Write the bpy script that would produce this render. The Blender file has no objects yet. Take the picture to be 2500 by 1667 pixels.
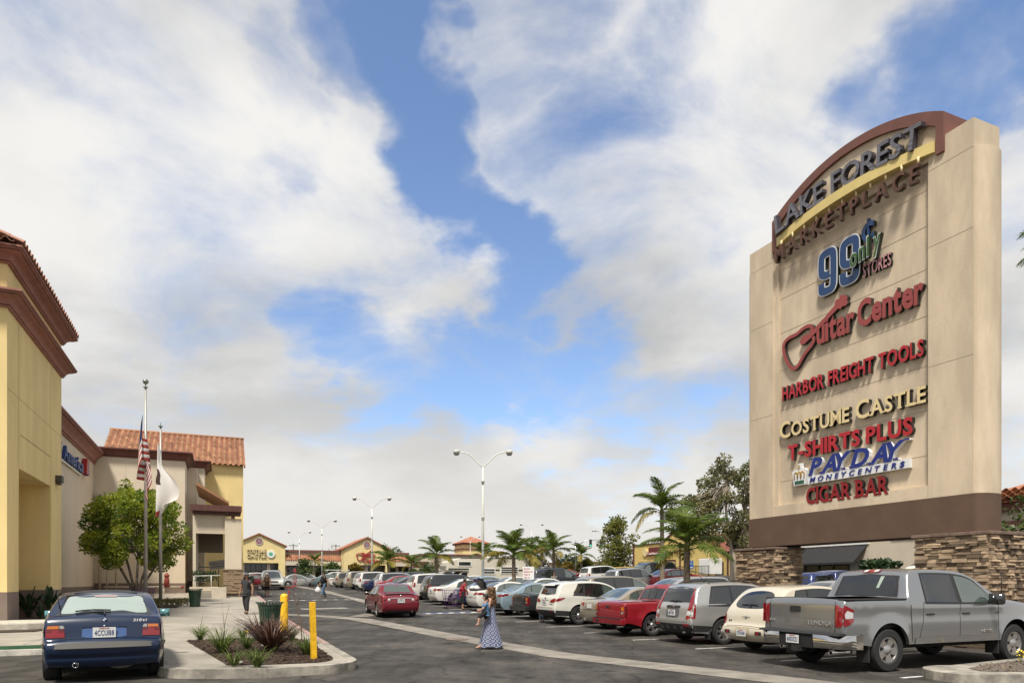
import bpy, bmesh, math, random
import numpy as np
from mathutils import Vector, Matrix, geometry
random.seed(7)
R = math.radians
scene = bpy.context.scene
COL = scene.collection

# ---------------------------------------------------------------- camera
CAMZ = 1.68
F = 1667.0            # focal length in pixels of the 2500 px wide photograph
HY = 1420.0           # row of the horizon
cam_d = bpy.data.cameras.new('camera')
cam = bpy.data.objects.new('camera', cam_d); COL.objects.link(cam)
cam.location = (0, 0, CAMZ); cam.rotation_euler = (R(90), 0, 0)
cam_d.sensor_width = 36.0; cam_d.lens = 36.0 * F / 2500.0
cam_d.shift_y = (HY - 833.5) / 2500.0
cam_d.clip_start = 0.1; cam_d.clip_end = 4000
scene.camera = cam

# ---------------------------------------------------------------- world: Nishita sky with a broken cloud layer
SUN_AZ = (-0.28, -1.0)      # horizontal direction towards the sun
SUN_EL = R(59)
world = bpy.data.worlds.new('World'); scene.world = world; world.use_nodes = True
wt = world.node_tree; wt.nodes.clear()
def wn(t, **kw):
    n = wt.nodes.new(t)
    for k, v in kw.items(): setattr(n, k, v)
    return n
def wl(a, b): wt.links.new(a, b)
def wmath(op, a, b=None, c=None, clamp=False):
    n = wn('ShaderNodeMath', operation=op, use_clamp=clamp)
    for i, v in enumerate((a, b, c)):
        if v is None: continue
        if isinstance(v, (int, float)): n.inputs[i].default_value = v
        else: wl(v, n.inputs[i])
    return n.outputs[0]
def wvec(op, a, b=None, scale=None):
    n = wn('ShaderNodeVectorMath', operation=op)
    for i, v in enumerate((a, b)):
        if v is None: continue
        if isinstance(v, (tuple, list)): n.inputs[i].default_value = v
        else: wl(v, n.inputs[i])
    if scale is not None: n.inputs['Scale'].default_value = scale
    return n.outputs['Value'] if op == 'DOT_PRODUCT' else n.outputs['Vector']
def wramp(v, lo, hi, a=0.0, b=1.0, kind='SMOOTHSTEP'):
    n = wn('ShaderNodeMapRange', interpolation_type=kind, clamp=True)
    wl(v, n.inputs[0])
    for i, q in enumerate((lo, hi, a, b)): n.inputs[i + 1].default_value = q
    return n.outputs[0]
def wnoise(vec, scale, detail, rough, dist=0.0):
    n = wn('ShaderNodeTexNoise', noise_dimensions='3D')
    wl(vec, n.inputs['Vector'])
    n.inputs['Scale'].default_value = scale; n.inputs['Detail'].default_value = detail
    n.inputs['Roughness'].default_value = rough; n.inputs['Distortion'].default_value = dist
    return n
def wmix(fac, a, b):
    n = wn('ShaderNodeMix', data_type='RGBA')
    if isinstance(fac, (int, float)): n.inputs[0].default_value = fac
    else: wl(fac, n.inputs[0])
    for i, v in ((6, a), (7, b)):
        if isinstance(v, (tuple, list)): n.inputs[i].default_value = (*v, 1)
        else: wl(v, n.inputs[i])
    return n.outputs[2]
sky = wn('ShaderNodeTexSky', sky_type='NISHITA', sun_disc=False)
sky.sun_elevation = SUN_EL
sky.sun_rotation = math.atan2(SUN_AZ[0], SUN_AZ[1])
sky.altitude = 100; sky.air_density = 1.0; sky.dust_density = 0.6; sky.ozone_density = 2.0
tc = wn('ShaderNodeTexCoord'); d0 = tc.outputs['Generated']
sep = wn('ShaderNodeSeparateXYZ'); wl(d0, sep.inputs[0])
zc = wmath('MAXIMUM', sep.outputs[2], 0.0)
# cloud layer seen on a flat ceiling: direction / (height + offset)
inv = wmath('DIVIDE', 1.0, wmath('ADD', zc, 0.30))
cmb = wn('ShaderNodeCombineXYZ')
wl(wmath('MULTIPLY', sep.outputs[0], inv), cmb.inputs[0])
wl(wmath('MULTIPLY', sep.outputs[1], inv), cmb.inputs[1]); cmb.inputs[2].default_value = 3.3
pl = cmb.outputs[0]
warp = wnoise(pl, 3.4, 5, 0.55)
wv = wvec('SUBTRACT', warp.outputs['Color'], (0.5, 0.5, 0.5))
d1 = wvec('NORMALIZE', wvec('ADD', d0, wvec('SCALE', wv, scale=0.30)))
HOLES = [(1000, 30, 95, 1), (1070, 0, 80, .8), (930, 150, 80, .8), (840, 190, 70, .6), (1010, 180, 90, 1), (1080, 290, 95, 1), (1110, 400, 80, .9),
         (1180, 500, 80, .8), (1230, 600, 85, .9), (1280, 690, 80, .8), (830, 860, 70, .5), (930, 870, 85, .7), (1080, 900, 90, .8), (1210, 940, 100, .9),
         (1330, 960, 90, .8), (1480, 970, 100, .9), (1600, 1010, 90, .7), (1730, 960, 80, .4), (2200, 195, 90, .7), (2310, 150, 110, .9), (2430, 110, 110, 1),
         (1400, 340, 90, .35), (1560, 90, 80, .25), (1300, 50, 90, .4), (1480, 1110, 110, .35), (2460, 1150, 110, .4), (700, 300, 60, .3), (1190, 130, 80, .35)]
tot = None
for (px, py, r, w) in HOLES:
    c = Vector(((px - 1250) / F, 1, (HY - py) / F)); k = 1 / c.length; c.normalize()
    a = r * 2.0 / F * k; b = r * 0.15 / F * k
    t = wmath('MULTIPLY', wramp(wvec('DOT_PRODUCT', d1, tuple(c)), math.cos(a), math.cos(b)), w)
    tot = t if tot is None else wmath('MAXIMUM', tot, t)
n1 = wnoise(pl, 2.3, 10, 0.60, 0.45)
cov = wmath('SUBTRACT', wmath('MULTIPLY', n1.outputs[0], 2.0), 0.20)
cov = wmath('SUBTRACT', cov, wmath('MULTIPLY', tot, 0.72))
low = wramp(sep.outputs[2], 0.02, 0.30, 0.30, 0.0)
cov = wmath('ADD', cov, low)
mask = wramp(cov, 0.10, 0.92)
n2 = wnoise(pl, 1.5, 6, 0.5, 0.3)
n3 = wnoise(pl, 4.5, 6, 0.55, 0.3)
shade = wmath('ADD', wmath('MULTIPLY', n2.outputs[0], 0.75), wmath('MULTIPLY', n3.outputs[0], 0.25))
lit = wramp(shade, 0.36, 0.64)
cloud = wmix(lit, (4.1, 4.15, 4.18), (7.0, 6.9, 6.7))
cloud = wmix(wramp(sep.outputs[2], 0.0, 0.35, 1.0, 0.0), cloud, (6.3, 6.12, 5.8))
blue = wvec('MULTIPLY', sky.outputs[0], (1.45, 1.47, 1.55))
skyc = wmix(mask, blue, cloud)
bg = wn('ShaderNodeBackground'); bg.inputs['Strength'].default_value = 0.10
wl(skyc, bg.inputs['Color'])
wo = wn('ShaderNodeOutputWorld'); wl(bg.outputs[0], wo.inputs['Surface'])

# ---------------------------------------------------------------- sun behind thin cloud
sun_d = bpy.data.lights.new('sun', 'SUN'); sun_d.energy = 4.0; sun_d.angle = R(10); sun_d.color = (1.0, 0.95, 0.86)
sun = bpy.data.objects.new('sun', sun_d); COL.objects.link(sun)
sd = Vector((SUN_AZ[0], SUN_AZ[1], 0)).normalized() * math.cos(SUN_EL) + Vector((0, 0, math.sin(SUN_EL)))
sun.rotation_euler = sd.to_track_quat('Z', 'Y').to_euler()
sun.location = (0, -20, 60)

vs = scene.view_settings
vs.view_transform = 'Standard'; vs.look = 'None'; vs.exposure = 0.38; vs.gamma = 1.0
vs.use_curve_mapping = False

# ---------------------------------------------------------------- the shopping centre's grid: b (right, away) and a (left, away)
TH = math.atan2(0.393, 0.9195)
CB, SB = math.cos(TH), math.sin(TH)
def ab(A, B, z=0.0): return Vector((-SB * A + CB * B, CB * A + SB * B, z))
_rd = [0, 24, 29, 35, 48, 65, 90, 136, 250, 600]
_rz = [0, 0.0, 0.09, 0.24, 0.61, 0.95, 1.25, 1.50, 1.95, 2.6]
def _rise0(d): return float(np.interp(d, _rd, _rz))
def rise(d): return sum(_rise0(d + k) for k in (-4, -2, 0, 2, 4)) / 5
def ground(x, y):
    B = CB * x + SB * y
    return rise(y) + 0.018 * min(max(5 - B, 0), 8) + 0.055 * min(max(B - 20, 0), 25) * min(max((120 - y) / 40, 0), 1)
def gab(A, B, dz=0.0):
    p = ab(A, B); p.z = ground(p.x, p.y) + dz; return p
def gpx(px, d, dz=0.0):
    """the point of the ground that the photograph shows in column px, d metres away"""
    x = (px - 1250) / F * d
    return Vector((x, d, ground(x, d) + dz))

# ---------------------------------------------------------------- materials
MATS = {}
def mat(name, col, rough=0.6, metal=0.0, var=0.0, vscale=3.0, bump=0.0, bscale=40.0, coat=0.0, spec=0.5,
        stain=0.0, rnd=0.0, ior=None, col2=None, emit=None, estr=1.0, stretch=None):
    """Principled material; var = noise variation of the colour, stain = large soft dirt, rnd = change per object."""
    if name in MATS: return MATS[name]
    m = bpy.data.materials.new(name); m.use_nodes = True; MATS[name] = m
    nt = m.node_tree; p = nt.nodes['Principled BSDF']
    p.inputs['Roughness'].default_value = rough; p.inputs['Metallic'].default_value = metal
    p.inputs['Coat Weight'].default_value = coat; p.inputs['Coat Roughness'].default_value = 0.04
    p.inputs['Specular IOR Level'].default_value = spec
    p.inputs['Base Color'].default_value = (*col, 1)
    m.diffuse_color = (*col, 1)
    if ior: p.inputs['IOR'].default_value = ior
    if emit:
        p.inputs['Emission Color'].default_value = (*emit, 1); p.inputs['Emission Strength'].default_value = estr
    L = nt.links.new
    if var or bump or stain or rnd:
        tcn = nt.nodes.new('ShaderNodeTexCoord'); vec = tcn.outputs['Object']
        if stretch:
            mp = nt.nodes.new('ShaderNodeMapping'); mp.inputs['Scale'].default_value = stretch
            L(vec, mp.inputs[0]); vec = mp.outputs[0]
    cur = None
    def mixc(fac, a, b, blend='MIX'):
        n = nt.nodes.new('ShaderNodeMix'); n.data_type = 'RGBA'; n.blend_type = blend
        if isinstance(fac, float): n.inputs[0].default_value = fac
        else: L(fac, n.inputs[0])
        for i, v in ((6, a), (7, b)):
            if isinstance(v, tuple): n.inputs[i].default_value = (*v, 1)
            else: L(v, n.inputs[i])
        return n.outputs[2]
    def noise(scale, detail=6, rgh=0.6):
        n = nt.nodes.new('ShaderNodeTexNoise'); L(vec, n.inputs['Vector'])
        n.inputs['Scale'].default_value = scale; n.inputs['Detail'].default_value = detail
        n.inputs['Roughness'].default_value = rgh; return n.outputs[0]
    def rampv(v, lo, hi, a=0.0, b=1.0):
        n = nt.nodes.new('ShaderNodeMapRange'); n.interpolation_type = 'SMOOTHSTEP'; L(v, n.inputs[0])
        for i, q in enumerate((lo, hi, a, b)): n.inputs[i + 1].default_value = q
        return n.outputs[0]
    base = col
    if var:
        c2 = col2 if col2 else tuple(min(1, c * (1 - var)) for c in col)
        c1 = col if col2 else tuple(min(1, c * (1 + var * 0.6)) for c in col)
        base = mixc(rampv(noise(vscale), 0.3, 0.7), c1, c2)
    if rnd:
        oi = nt.nodes.new('ShaderNodeObjectInfo')
        lo_ = tuple(c * (1 - rnd) for c in col); hi_ = tuple(min(1, c * (1 + rnd)) for c in (col2 or col))
        rc = mixc(oi.outputs['Random'], lo_, hi_)
        base = mixc(0.75, base, rc)
    if stain:
        base = mixc(rampv(noise(0.35, 8, 0.65), 0.42, 0.75, 0.0, stain), base, tuple(c * 0.55 for c in col))
    if not isinstance(base, tuple): L(base, p.inputs['Base Color'])
    if bump:
        b = nt.nodes.new('ShaderNodeBump'); b.inputs['Strength'].default_value = bump; b.inputs['Distance'].default_value = 0.02
        L(noise(bscale, 5, 0.65), b.inputs['Height']); L(b.outputs[0], p.inputs['Normal'])
    return m

# ---------------------------------------------------------------- mesh building
class MB:
    """collects vertices and faces, then links them as ONE mesh object"""
    def __init__(s): s.v = []; s.f = []; s.m = []; s.cur = 0
    def add(s, vs, fs):
        n = len(s.v); s.v.extend([tuple(v) for v in vs])
        for f in fs: s.f.append(tuple(n + i for i in f)); s.m.append(s.cur)
        return s
    def box(s, x0, x1, y0, y1, z0, z1):
        return s.add([(x0,y0,z0),(x1,y0,z0),(x1,y1,z0),(x0,y1,z0),(x0,y0,z1),(x1,y0,z1),(x1,y1,z1),(x0,y1,z1)],
                     [(0,3,2,1),(4,5,6,7),(0,1,5,4),(1,2,6,5),(2,3,7,6),(3,0,4,7)])
    def obox(s, M, sx, sy, sz):
        """box of half sizes with its frame in matrix M"""
        vs = [M @ Vector((i*sx, j*sy, k*sz)) for k in (-1,1) for j in (-1,1) for i in (-1,1)]
        return s.add(vs, [(0,2,3,1),(4,5,7,6),(0,1,5,4),(1,3,7,5),(3,2,6,7),(2,0,4,6)])
    def prism(s, pts, z0, z1):
        """polygon (x, y), counter-clockwise, pulled from z0 to z1"""
        n = len(pts)
        return s.add([(p[0],p[1],z0) for p in pts] + [(p[0],p[1],z1) for p in pts],
                     [tuple(range(n-1,-1,-1)), tuple(range(n,2*n))] + [(i,(i+1)%n,n+(i+1)%n,n+i) for i in range(n)])
    def prism_y(s, pts, y0, y1):
        """polygon (x, z) pulled along y"""
        n = len(pts)
        return s.add([(p[0],y0,p[1]) for p in pts] + [(p[0],y1,p[1]) for p in pts],
                     [tuple(range(n)), tuple(range(2*n-1,n-1,-1))] + [(i,n+i,n+(i+1)%n,(i+1)%n) for i in range(n)])
    def prism_x(s, pts, x0, x1):
        """polygon (y, z) pulled along x"""
        n = len(pts)
        return s.add([(x0,p[0],p[1]) for p in pts] + [(x1,p[0],p[1]) for p in pts],
                     [tuple(range(n-1,-1,-1)), tuple(range(n,2*n))] + [(i,(i+1)%n,n+(i+1)%n,n+i) for i in range(n)])
    def lathe(s, prof, seg=16, axis='z', c=(0,0,0), cap=True):
        n0 = len(s.v); vs = []
        for (r, h) in prof:
            for k in range(seg):
                a = 2*math.pi*k/seg; u, w = r*math.cos(a), r*math.sin(a)
                p = (u,w,h) if axis == 'z' else ((u,h,w) if axis == 'y' else (h,u,w))
                vs.append((p[0]+c[0], p[1]+c[1], p[2]+c[2]))
        fs = []
        for i in range(len(prof)-1):
            for k in range(seg):
                a, b = i*seg+k, i*seg+(k+1)%seg
                fs.append((a,b,b+seg,a+seg) if axis != 'y' else (a,a+seg,b+seg,b))
        if cap:
            e = (len(prof)-1)*seg
            t, u = tuple(range(seg)), tuple(range(e, e+seg))
            fs += [t[::-1], u] if axis != 'y' else [t, u[::-1]]
        return s.add(vs, fs)
    def tube(s, pts, rad, seg=8, cap=True):
        pts = [Vector(p) for p in pts]; n = len(pts)
        rads = rad if isinstance(rad, (list, tuple)) else [rad]*n
        vs = []; up = None
        for i, p in enumerate(pts):
            t = (pts[min(i+1,n-1)] - pts[max(i-1,0)]).normalized()
            if up is None:
                up = Vector((0,0,1)) if abs(t.z) < 0.9 else Vector((1,0,0))
            u = t.cross(up)
            if u.length < 1e-4: u = t.cross(Vector((0,1,0)))
            u.normalize(); w = u.cross(t).normalized(); up = w
            for k in range(seg):
                a = 2*math.pi*k/seg
                vs.append(p + (u*math.cos(a) + w*math.sin(a))*rads[i])
        fs = [(i*seg+k, i*seg+(k+1)%seg, (i+1)*seg+(k+1)%seg, (i+1)*seg+k) for i in range(n-1) for k in range(seg)]
        if cap: fs += [tuple(range(seg-1,-1,-1)), tuple(range((n-1)*seg, n*seg))]
        return s.add(vs, fs)
    def sphere(s, c, r, seg=12, rings=8, sc=(1,1,1)):
        prof = [(max(r*math.sin(math.pi*i/rings),1e-4), -r*math.cos(math.pi*i/rings)) for i in range(rings+1)]
        n0 = len(s.v); s.lathe(prof, seg, cap=False)
        for i in range(n0, len(s.v)):
            v = s.v[i]; s.v[i] = (v[0]*sc[0]+c[0], v[1]*sc[1]+c[1], v[2]*sc[2]+c[2])
        return s
    def grid(s, P):
        """P: rows of points"""
        nr, nc = len(P), len(P[0])
        return s.add([p for r in P for p in r], [(i*nc+j, i*nc+j+1, (i+1)*nc+j+1, (i+1)*nc+j) for i in range(nr-1) for j in range(nc-1)])
    def mesh(s, name, mats=None, smooth=False, angle=None):
        me = bpy.data.meshes.new(name)
        me.from_pydata(s.v, [], s.f)
        for m in (mats if isinstance(mats, (list, tuple)) else [mats]):
            if m: me.materials.append(m)
        if any(s.m): me.polygons.foreach_set('material_index', s.m)
        if smooth:
            me.polygons.foreach_set('use_smooth', [True]*len(me.polygons))
            if angle: me.set_sharp_from_angle(angle=R(angle))
        me.update(); return me
    def build(s, name, mats=None, parent=None, smooth=False, angle=None, **kw):
        return put(name, s.mesh(name, mats, smooth, angle), parent, **kw)

def put(name, me, parent=None, loc=None, rot=None, label=None, cat=None, group=None, kind=None, scale=None):
    o = bpy.data.objects.new(name, me); COL.objects.link(o)
    if parent: o.parent = parent
    if loc is not None: o.location = loc
    if rot is not None: o.rotation_euler = rot if isinstance(rot, (tuple, list)) else (0, 0, rot)
    if scale is not None: o.scale = scale if isinstance(scale, (tuple, list)) else (scale,)*3
    return tag(o, label, cat, group, kind)
def tag(o, label=None, cat=None, group=None, kind=None):
    if label: o['label'] = label
    if cat: o['category'] = cat
    if group: o['group'] = group
    if kind: o['kind'] = kind
    return o
def thing(name, label, cat, loc=(0,0,0), rot=0.0, group=None):
    o = bpy.data.objects.new(name, None); COL.objects.link(o)
    o.empty_display_size = 0.3
    o.location = loc; o.rotation_euler = (0, 0, rot)
    return tag(o, label, cat, group)
def copy_tree(o, parent=None):
    c = o.copy(); COL.objects.link(c); c.parent = parent
    for ch in [q for q in bpy.data.objects if q.parent == o]: copy_tree(ch, c)
    return c
def bevel(me, w, seg=2):
    bm = bmesh.new(); bm.from_mesh(me)
    bmesh.ops.bevel(bm, geom=list(bm.edges), offset=w, segments=seg, affect='EDGES', profile=0.5)
    bm.to_mesh(me); bm.free(); me.update(); return me
def lerp(a, b, t): return a + (b - a) * t
def fill2d(boundary, step=0.08):
    """triangles over a closed 2-D polygon with interior points"""
    pts = [Vector((p[0], p[1])) for p in boundary]; n = len(pts)
    xs = [p.x for p in pts]; ys = [p.y for p in pts]
    P = np.array([(p.x, p.y) for p in pts])
    inner = []
    nx = int((max(xs)-min(xs))/step); ny = int((max(ys)-min(ys))/step)
    for j in range(1, ny+1):
        for i in range(1, nx+1):
            q = (min(xs)+(i-0.5*(j % 2))*step, min(ys)+j*step)
            ins = False; a = n-1
            for b in range(n):
                if (P[b][1] > q[1]) != (P[a][1] > q[1]) and q[0] < (P[a][0]-P[b][0])*(q[1]-P[b][1])/(P[a][1]-P[b][1])+P[b][0]: ins = not ins
                a = b
            if ins and np.min(np.hypot(P[:,0]-q[0], P[:,1]-q[1])) > step*0.45: inner.append(Vector(q))
    vs, es, fs, *_ = geometry.delaunay_2d_cdt(pts+inner, [], [list(range(n))], 1, 1e-5)
    return [tuple(v) for v in vs], [tuple(f) for f in fs]
def chaikin(pts, it=2, closed=False):
    for _ in range(it):
        out = [] if closed else [pts[0]]
        n = len(pts)
        for i in range(n if closed else n-1):
            p, q = pts[i], pts[(i+1) % n]
            out.append(tuple(0.75*a+0.25*b for a, b in zip(p, q))); out.append(tuple(0.25*a+0.75*b for a, b in zip(p, q)))
        if not closed: out.append(pts[-1])
        pts = out
    return pts
# ================================================================ GROUND
def asphalt_mat():
    m = bpy.data.materials.new('asphalt'); m.use_nodes = True; nt = m.node_tree; p = nt.nodes['Principled BSDF']
    L = nt.links.new
    tcn = nt.nodes.new('ShaderNodeTexCoord')
    def mp(sc, rot=0.0):
        n = nt.nodes.new('ShaderNodeMapping'); n.inputs['Scale'].default_value = sc; n.inputs['Rotation'].default_value = (0, 0, rot)
        L(tcn.outputs['Object'], n.inputs[0]); return n.outputs[0]
    def noise(vec, s, d=6, r=0.6):
        n = nt.nodes.new('ShaderNodeTexNoise'); L(vec, n.inputs['Vector']); n.inputs['Scale'].default_value = s
        n.inputs['Detail'].default_value = d; n.inputs['Roughness'].default_value = r; return n.outputs[0]
    def rng(v, lo, hi, a, b):
        n = nt.nodes.new('ShaderNodeMapRange'); n.interpolation_type = 'SMOOTHSTEP'; L(v, n.inputs[0])
        for i, q in enumerate((lo, hi, a, b)): n.inputs[i+1].default_value = q
        return n.outputs[0]
    def mul(a, b):
        n = nt.nodes.new('ShaderNodeMath'); n.operation = 'MULTIPLY'; L(a, n.inputs[0])
        if isinstance(b, float): n.inputs[1].default_value = b
        else: L(b, n.inputs[1])
        return n.outputs[0]
    iso = mp((1, 1, 1)); lane = mp((1.6, 0.22, 1), -TH)
    v = rng(noise(iso, 0.22, 7, 0.62), 0.3, 0.72, 0.78, 1.18)          # big faded patches
    v = mul(v, rng(noise(lane, 1.0, 8, 0.62), 0.35, 0.72, 1.18, 0.60)) # streaks along the driving lanes
    v = mul(v, rng(noise(iso, 3.0, 8, 0.7), 0.3, 0.7, 0.88, 1.1))
    v = mul(v, rng(noise(iso, 160.0, 3, 0.7), 0.3, 0.7, 0.55, 1.5))   # aggregate
    v = mul(v, rng(noise(iso, 1.3, 3, 0.5), 0.62, 0.72, 1.0, 0.55))    # oil spots
    vo = nt.nodes.new('ShaderNodeTexVoronoi'); vo.feature = 'DISTANCE_TO_EDGE'; vo.inputs['Scale'].default_value = 0.33
    wn_ = nt.nodes.new('ShaderNodeVectorMath'); wn_.operation = 'ADD'; L(iso, wn_.inputs[0])
    nn = nt.nodes.new('ShaderNodeTexNoise'); nn.inputs['Scale'].default_value = 0.9; nn.inputs['Detail'].default_value = 6; L(iso, nn.inputs['Vector'])
    L(nn.outputs['Color'], wn_.inputs[1]); L(wn_.outputs[0], vo.inputs['Vector'])
    v = mul(v, rng(vo.outputs['Distance'], 0.0, 0.012, 0.5, 1.0))     # cracks
    vo2 = nt.nodes.new('ShaderNodeTexVoronoi'); vo2.feature = 'DISTANCE_TO_EDGE'; vo2.inputs['Scale'].default_value = 0.11
    L(wn_.outputs[0], vo2.inputs['Vector'])
    v = mul(v, rng(vo2.outputs['Distance'], 0.002, 0.006, 0.55, 1.0))   # tar sealed joints
    v = mul(v, rng(noise(iso, 0.55, 9, 0.72), 0.36, 0.62, 0.62, 1.35))  # worn and greyed areas
    cm = nt.nodes.new('ShaderNodeVectorMath'); cm.operation = 'SCALE'; cm.inputs[0].default_value = (0.058, 0.052, 0.045)
    L(v, cm.inputs['Scale']); L(cm.outputs[0], p.inputs['Base Color'])
    p.inputs['Roughness'].default_value = 0.85; p.inputs['Specular IOR Level'].default_value = 0.3
    b = nt.nodes.new('ShaderNodeBump'); b.inputs['Strength'].default_value = 0.55; b.inputs['Distance'].default_value = 0.01
    L(noise(iso, 130.0, 4, 0.7), b.inputs['Height']); L(b.outputs[0], p.inputs['Normal'])
    return m
M_ASPH = asphalt_mat()
M_CONC = mat('concrete walk', (0.335, 0.30, 0.245), 0.85, var=0.22, vscale=1.1, bump=0.15, bscale=60, stain=0.4)
M_KERB = mat('concrete kerb', (0.33, 0.30, 0.25), 0.9, var=0.5, vscale=3.0, bump=0.3, bscale=30, stain=0.8)
M_GUT = mat('gutter concrete', (0.24, 0.215, 0.18), 0.9, var=0.35, vscale=1.6, bump=0.2, bscale=50, stain=0.6)
M_REDK = mat('faded red kerb paint', (0.34, 0.16, 0.15), 0.8, var=0.3, vscale=5, col2=(0.38, 0.30, 0.26))
M_GREENK = mat('green kerb paint', (0.045, 0.13, 0.06), 0.7, var=0.25, vscale=6)
M_LINE = mat('worn white paint', (0.55, 0.54, 0.51), 0.8, var=0.4, vscale=9)
M_BLUEL = mat('worn blue paint', (0.06, 0.09, 0.17), 0.8, var=0.4, vscale=7)
M_JOINT = mat('joint', (0.16, 0.15, 0.13), 0.95)
M_MULCH = mat('bark mulch', (0.055, 0.034, 0.022), 0.95, var=0.5, vscale=14, bump=0.9, bscale=35)
M_CHIP = mat('bark chip', (0.085, 0.05, 0.032), 0.9, var=0.55, vscale=6, col2=(0.035, 0.02, 0.013))
M_DIRT = mat('dry soil', (0.15, 0.12, 0.095), 0.95, var=0.5, vscale=6, bump=0.8, bscale=22, stain=0.4)

def lines(*segs):
    out = []
    for a, b, st in segs:
        n = max(1, round((b-a)/st)); out += [a+(b-a)*i/n for i in range(n)]
    return out + [segs[-1][1]]
LA = lines((-900, -60, 210), (-60, -12, 8), (-12, 84, 1), (84, 160, 4), (160, 400, 40), (400, 2400, 400))
LB = lines((-2200, -60, 535), (-60, -12, 6), (-12, 46, 1), (46, 100, 3), (100, 250, 25), (250, 2400, 430))
g = MB(); g.grid([[gab(A, B) for B in LB] for A in LA])
for f in range(len(g.f)): g.f[f] = g.f[f]
g.build('ground', M_ASPH, smooth=True, kind='structure')

def sheet(name, poly, dz, m, step=0.9, parent=None, **kw):
    """a thin layer lying on the ground; poly in (A, B)"""
    vs, fs = fill2d([(q[1], q[0]) for q in poly], step)
    b = MB(); b.add([gab(v[1], v[0], dz) for v in vs], [f for f in fs])
    return b.build(name, m, parent, smooth=True, **kw)
def slab(name, poly, top, m, step=0.9, depth=0.4, parent=None, **kw):
    """a raised plate following the ground, with vertical edges"""
    vs, fs = fill2d([(q[1], q[0]) for q in poly], step)
    b = MB(); b.add([gab(v[1], v[0], top) for v in vs], fs)
    n = len(poly); area = sum(poly[i][1]*poly[(i+1) % n][0]-poly[(i+1) % n][1]*poly[i][0] for i in range(n))
    for i in range(n):
        p, q = poly[i], poly[(i+1) % n]
        if area < 0: p, q = q, p
        k = max(1, int(math.hypot(p[0]-q[0], p[1]-q[1])/1.0))
        for j in range(k):
            a0 = (lerp(p[0], q[0], j/k), lerp(p[1], q[1], j/k)); a1 = (lerp(p[0], q[0], (j+1)/k), lerp(p[1], q[1], (j+1)/k))
            b.add([gab(*a0, top-depth), gab(*a1, top-depth), gab(*a1, top), gab(*a0, top)], [(0, 1, 2, 3)])
    return b.build(name, m, parent, **kw)
def arc(cA, cB, r, t0, t1, n=8):
    return [(cA+r*math.sin(R(lerp(t0, t1, i/n))), cB+r*math.cos(R(lerp(t0, t1, i/n)))) for i in range(n+1)]
def strip(pts, w):
    """polygon (A, B) of a band of width w to the left of a polyline"""
    L_, n = [], len(pts)
    for i, p in enumerate(pts):
        a = pts[max(i-1, 0)]; b = pts[min(i+1, n-1)]
        t = Vector((b[0]-a[0], b[1]-a[1])).normalized()
        L_.append((p[0]+t.y*w, p[1]-t.x*w))
    return list(pts) + L_[::-1]

# ---- pavement in front of the shops with its planting bed
K = 2.25                         # kerb line along the aisle
front = [(46.0, K)] + [(A, K) for A in range(42, 14, -3)] + arc(13.35, K-0.95, 0.95, 0, -62, 7) + [(12.25, 0.7), (12.38, 0.0)] + arc(13.05, -0.2, 0.62, -125, -180, 5)
left_side = [(14.5, -0.95), (16.0, -1.1), (17.0, -1.15), (17.8, -1.5)]
outer = front + left_side + [(17.8, -8), (17.8, -14)]
walk = outer + [(34, -14), (60, -14), (80, -9), (80, K), (60, K)]
bed = [(12.78, 0.12), (12.72, 0.8)] + arc(13.5, K-1.05, 0.8, -60, 0, 5) + [(15.2, 2.0), (17.6, 2.0), (18.5, 1.75), (18.7, 0.3), (18.2, -0.75)]
slab('pavement', walk, 0.15, M_CONC, 1.2, kind='structure')
kerb_pts = front + left_side
slab('kerb', strip(kerb_pts[len(kerb_pts)-1::-1], -0.16)if False else strip(kerb_pts, 0.16), 0.157, M_KERB, 0.6, kind='structure')
slab('kerb', strip([(A, K+0.003) for A in (30, 27, 24, 21, 18.4, 16.9)], 0.165), 0.162, M_REDK, 0.8, kind='structure')
slab('kerb', strip([(A, K+0.003) for A in (80, 70, 60, 52, 46, 40)], 0.165), 0.162, M_REDK, 0.8, kind='structure')
slab('kerb', strip([(17.797, -1.6), (17.797, -6), (17.797, -14)], 0.16), 0.162, M_GREENK, 0.8, kind='structure')
sheet('mulch_bed', bed, 0.162, M_MULCH, 0.25, kind='structure')
# bark chips scattered over the bed
def inside(poly, A, B):
    ins = False; j = len(poly)-1
    for i in range(len(poly)):
        if (poly[i][0] > A) != (poly[j][0] > A) and B < (poly[j][1]-poly[i][1])*(A-poly[i][0])/(poly[j][0]-poly[i][0])+poly[i][1]: ins = not ins
        j = i
    return ins
def chips(name, poly, n, dz, m, size, bbox, parent=None):
    rn = random.Random(3); b = MB(); k = 0
    while k < n:
        A, B = rn.uniform(*bbox[0]), rn.uniform(*bbox[1])
        if not inside(poly, A, B): continue
        k += 1
        p = gab(A, B, dz + rn.uniform(0, 0.02)); s = rn.uniform(0.4, 1.3)*size
        M = Matrix.Translation(p) @ Matrix.Rotation(rn.uniform(0, 6.3), 4, 'Z') @ Matrix.Rotation(rn.gauss(0, 0.35), 4, 'X') @ Matrix.Rotation(rn.gauss(0, 0.35), 4, 'Y')
        b.obox(M, s, s*rn.uniform(0.25, 0.6), s*0.16)
    return b.build(name, m, parent, kind='stuff')
tag(chips('bark_chips', bed, 3400, 0.165, M_CHIP, 0.03, ((12.6, 18.8), (-0.9, 2.1))), 'brown bark mulch chips covering the planting bed', 'mulch')
M_PEB = mat('pale stone', (0.42, 0.39, 0.34), 0.9, var=0.3, vscale=20)
rn = random.Random(12)
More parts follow.
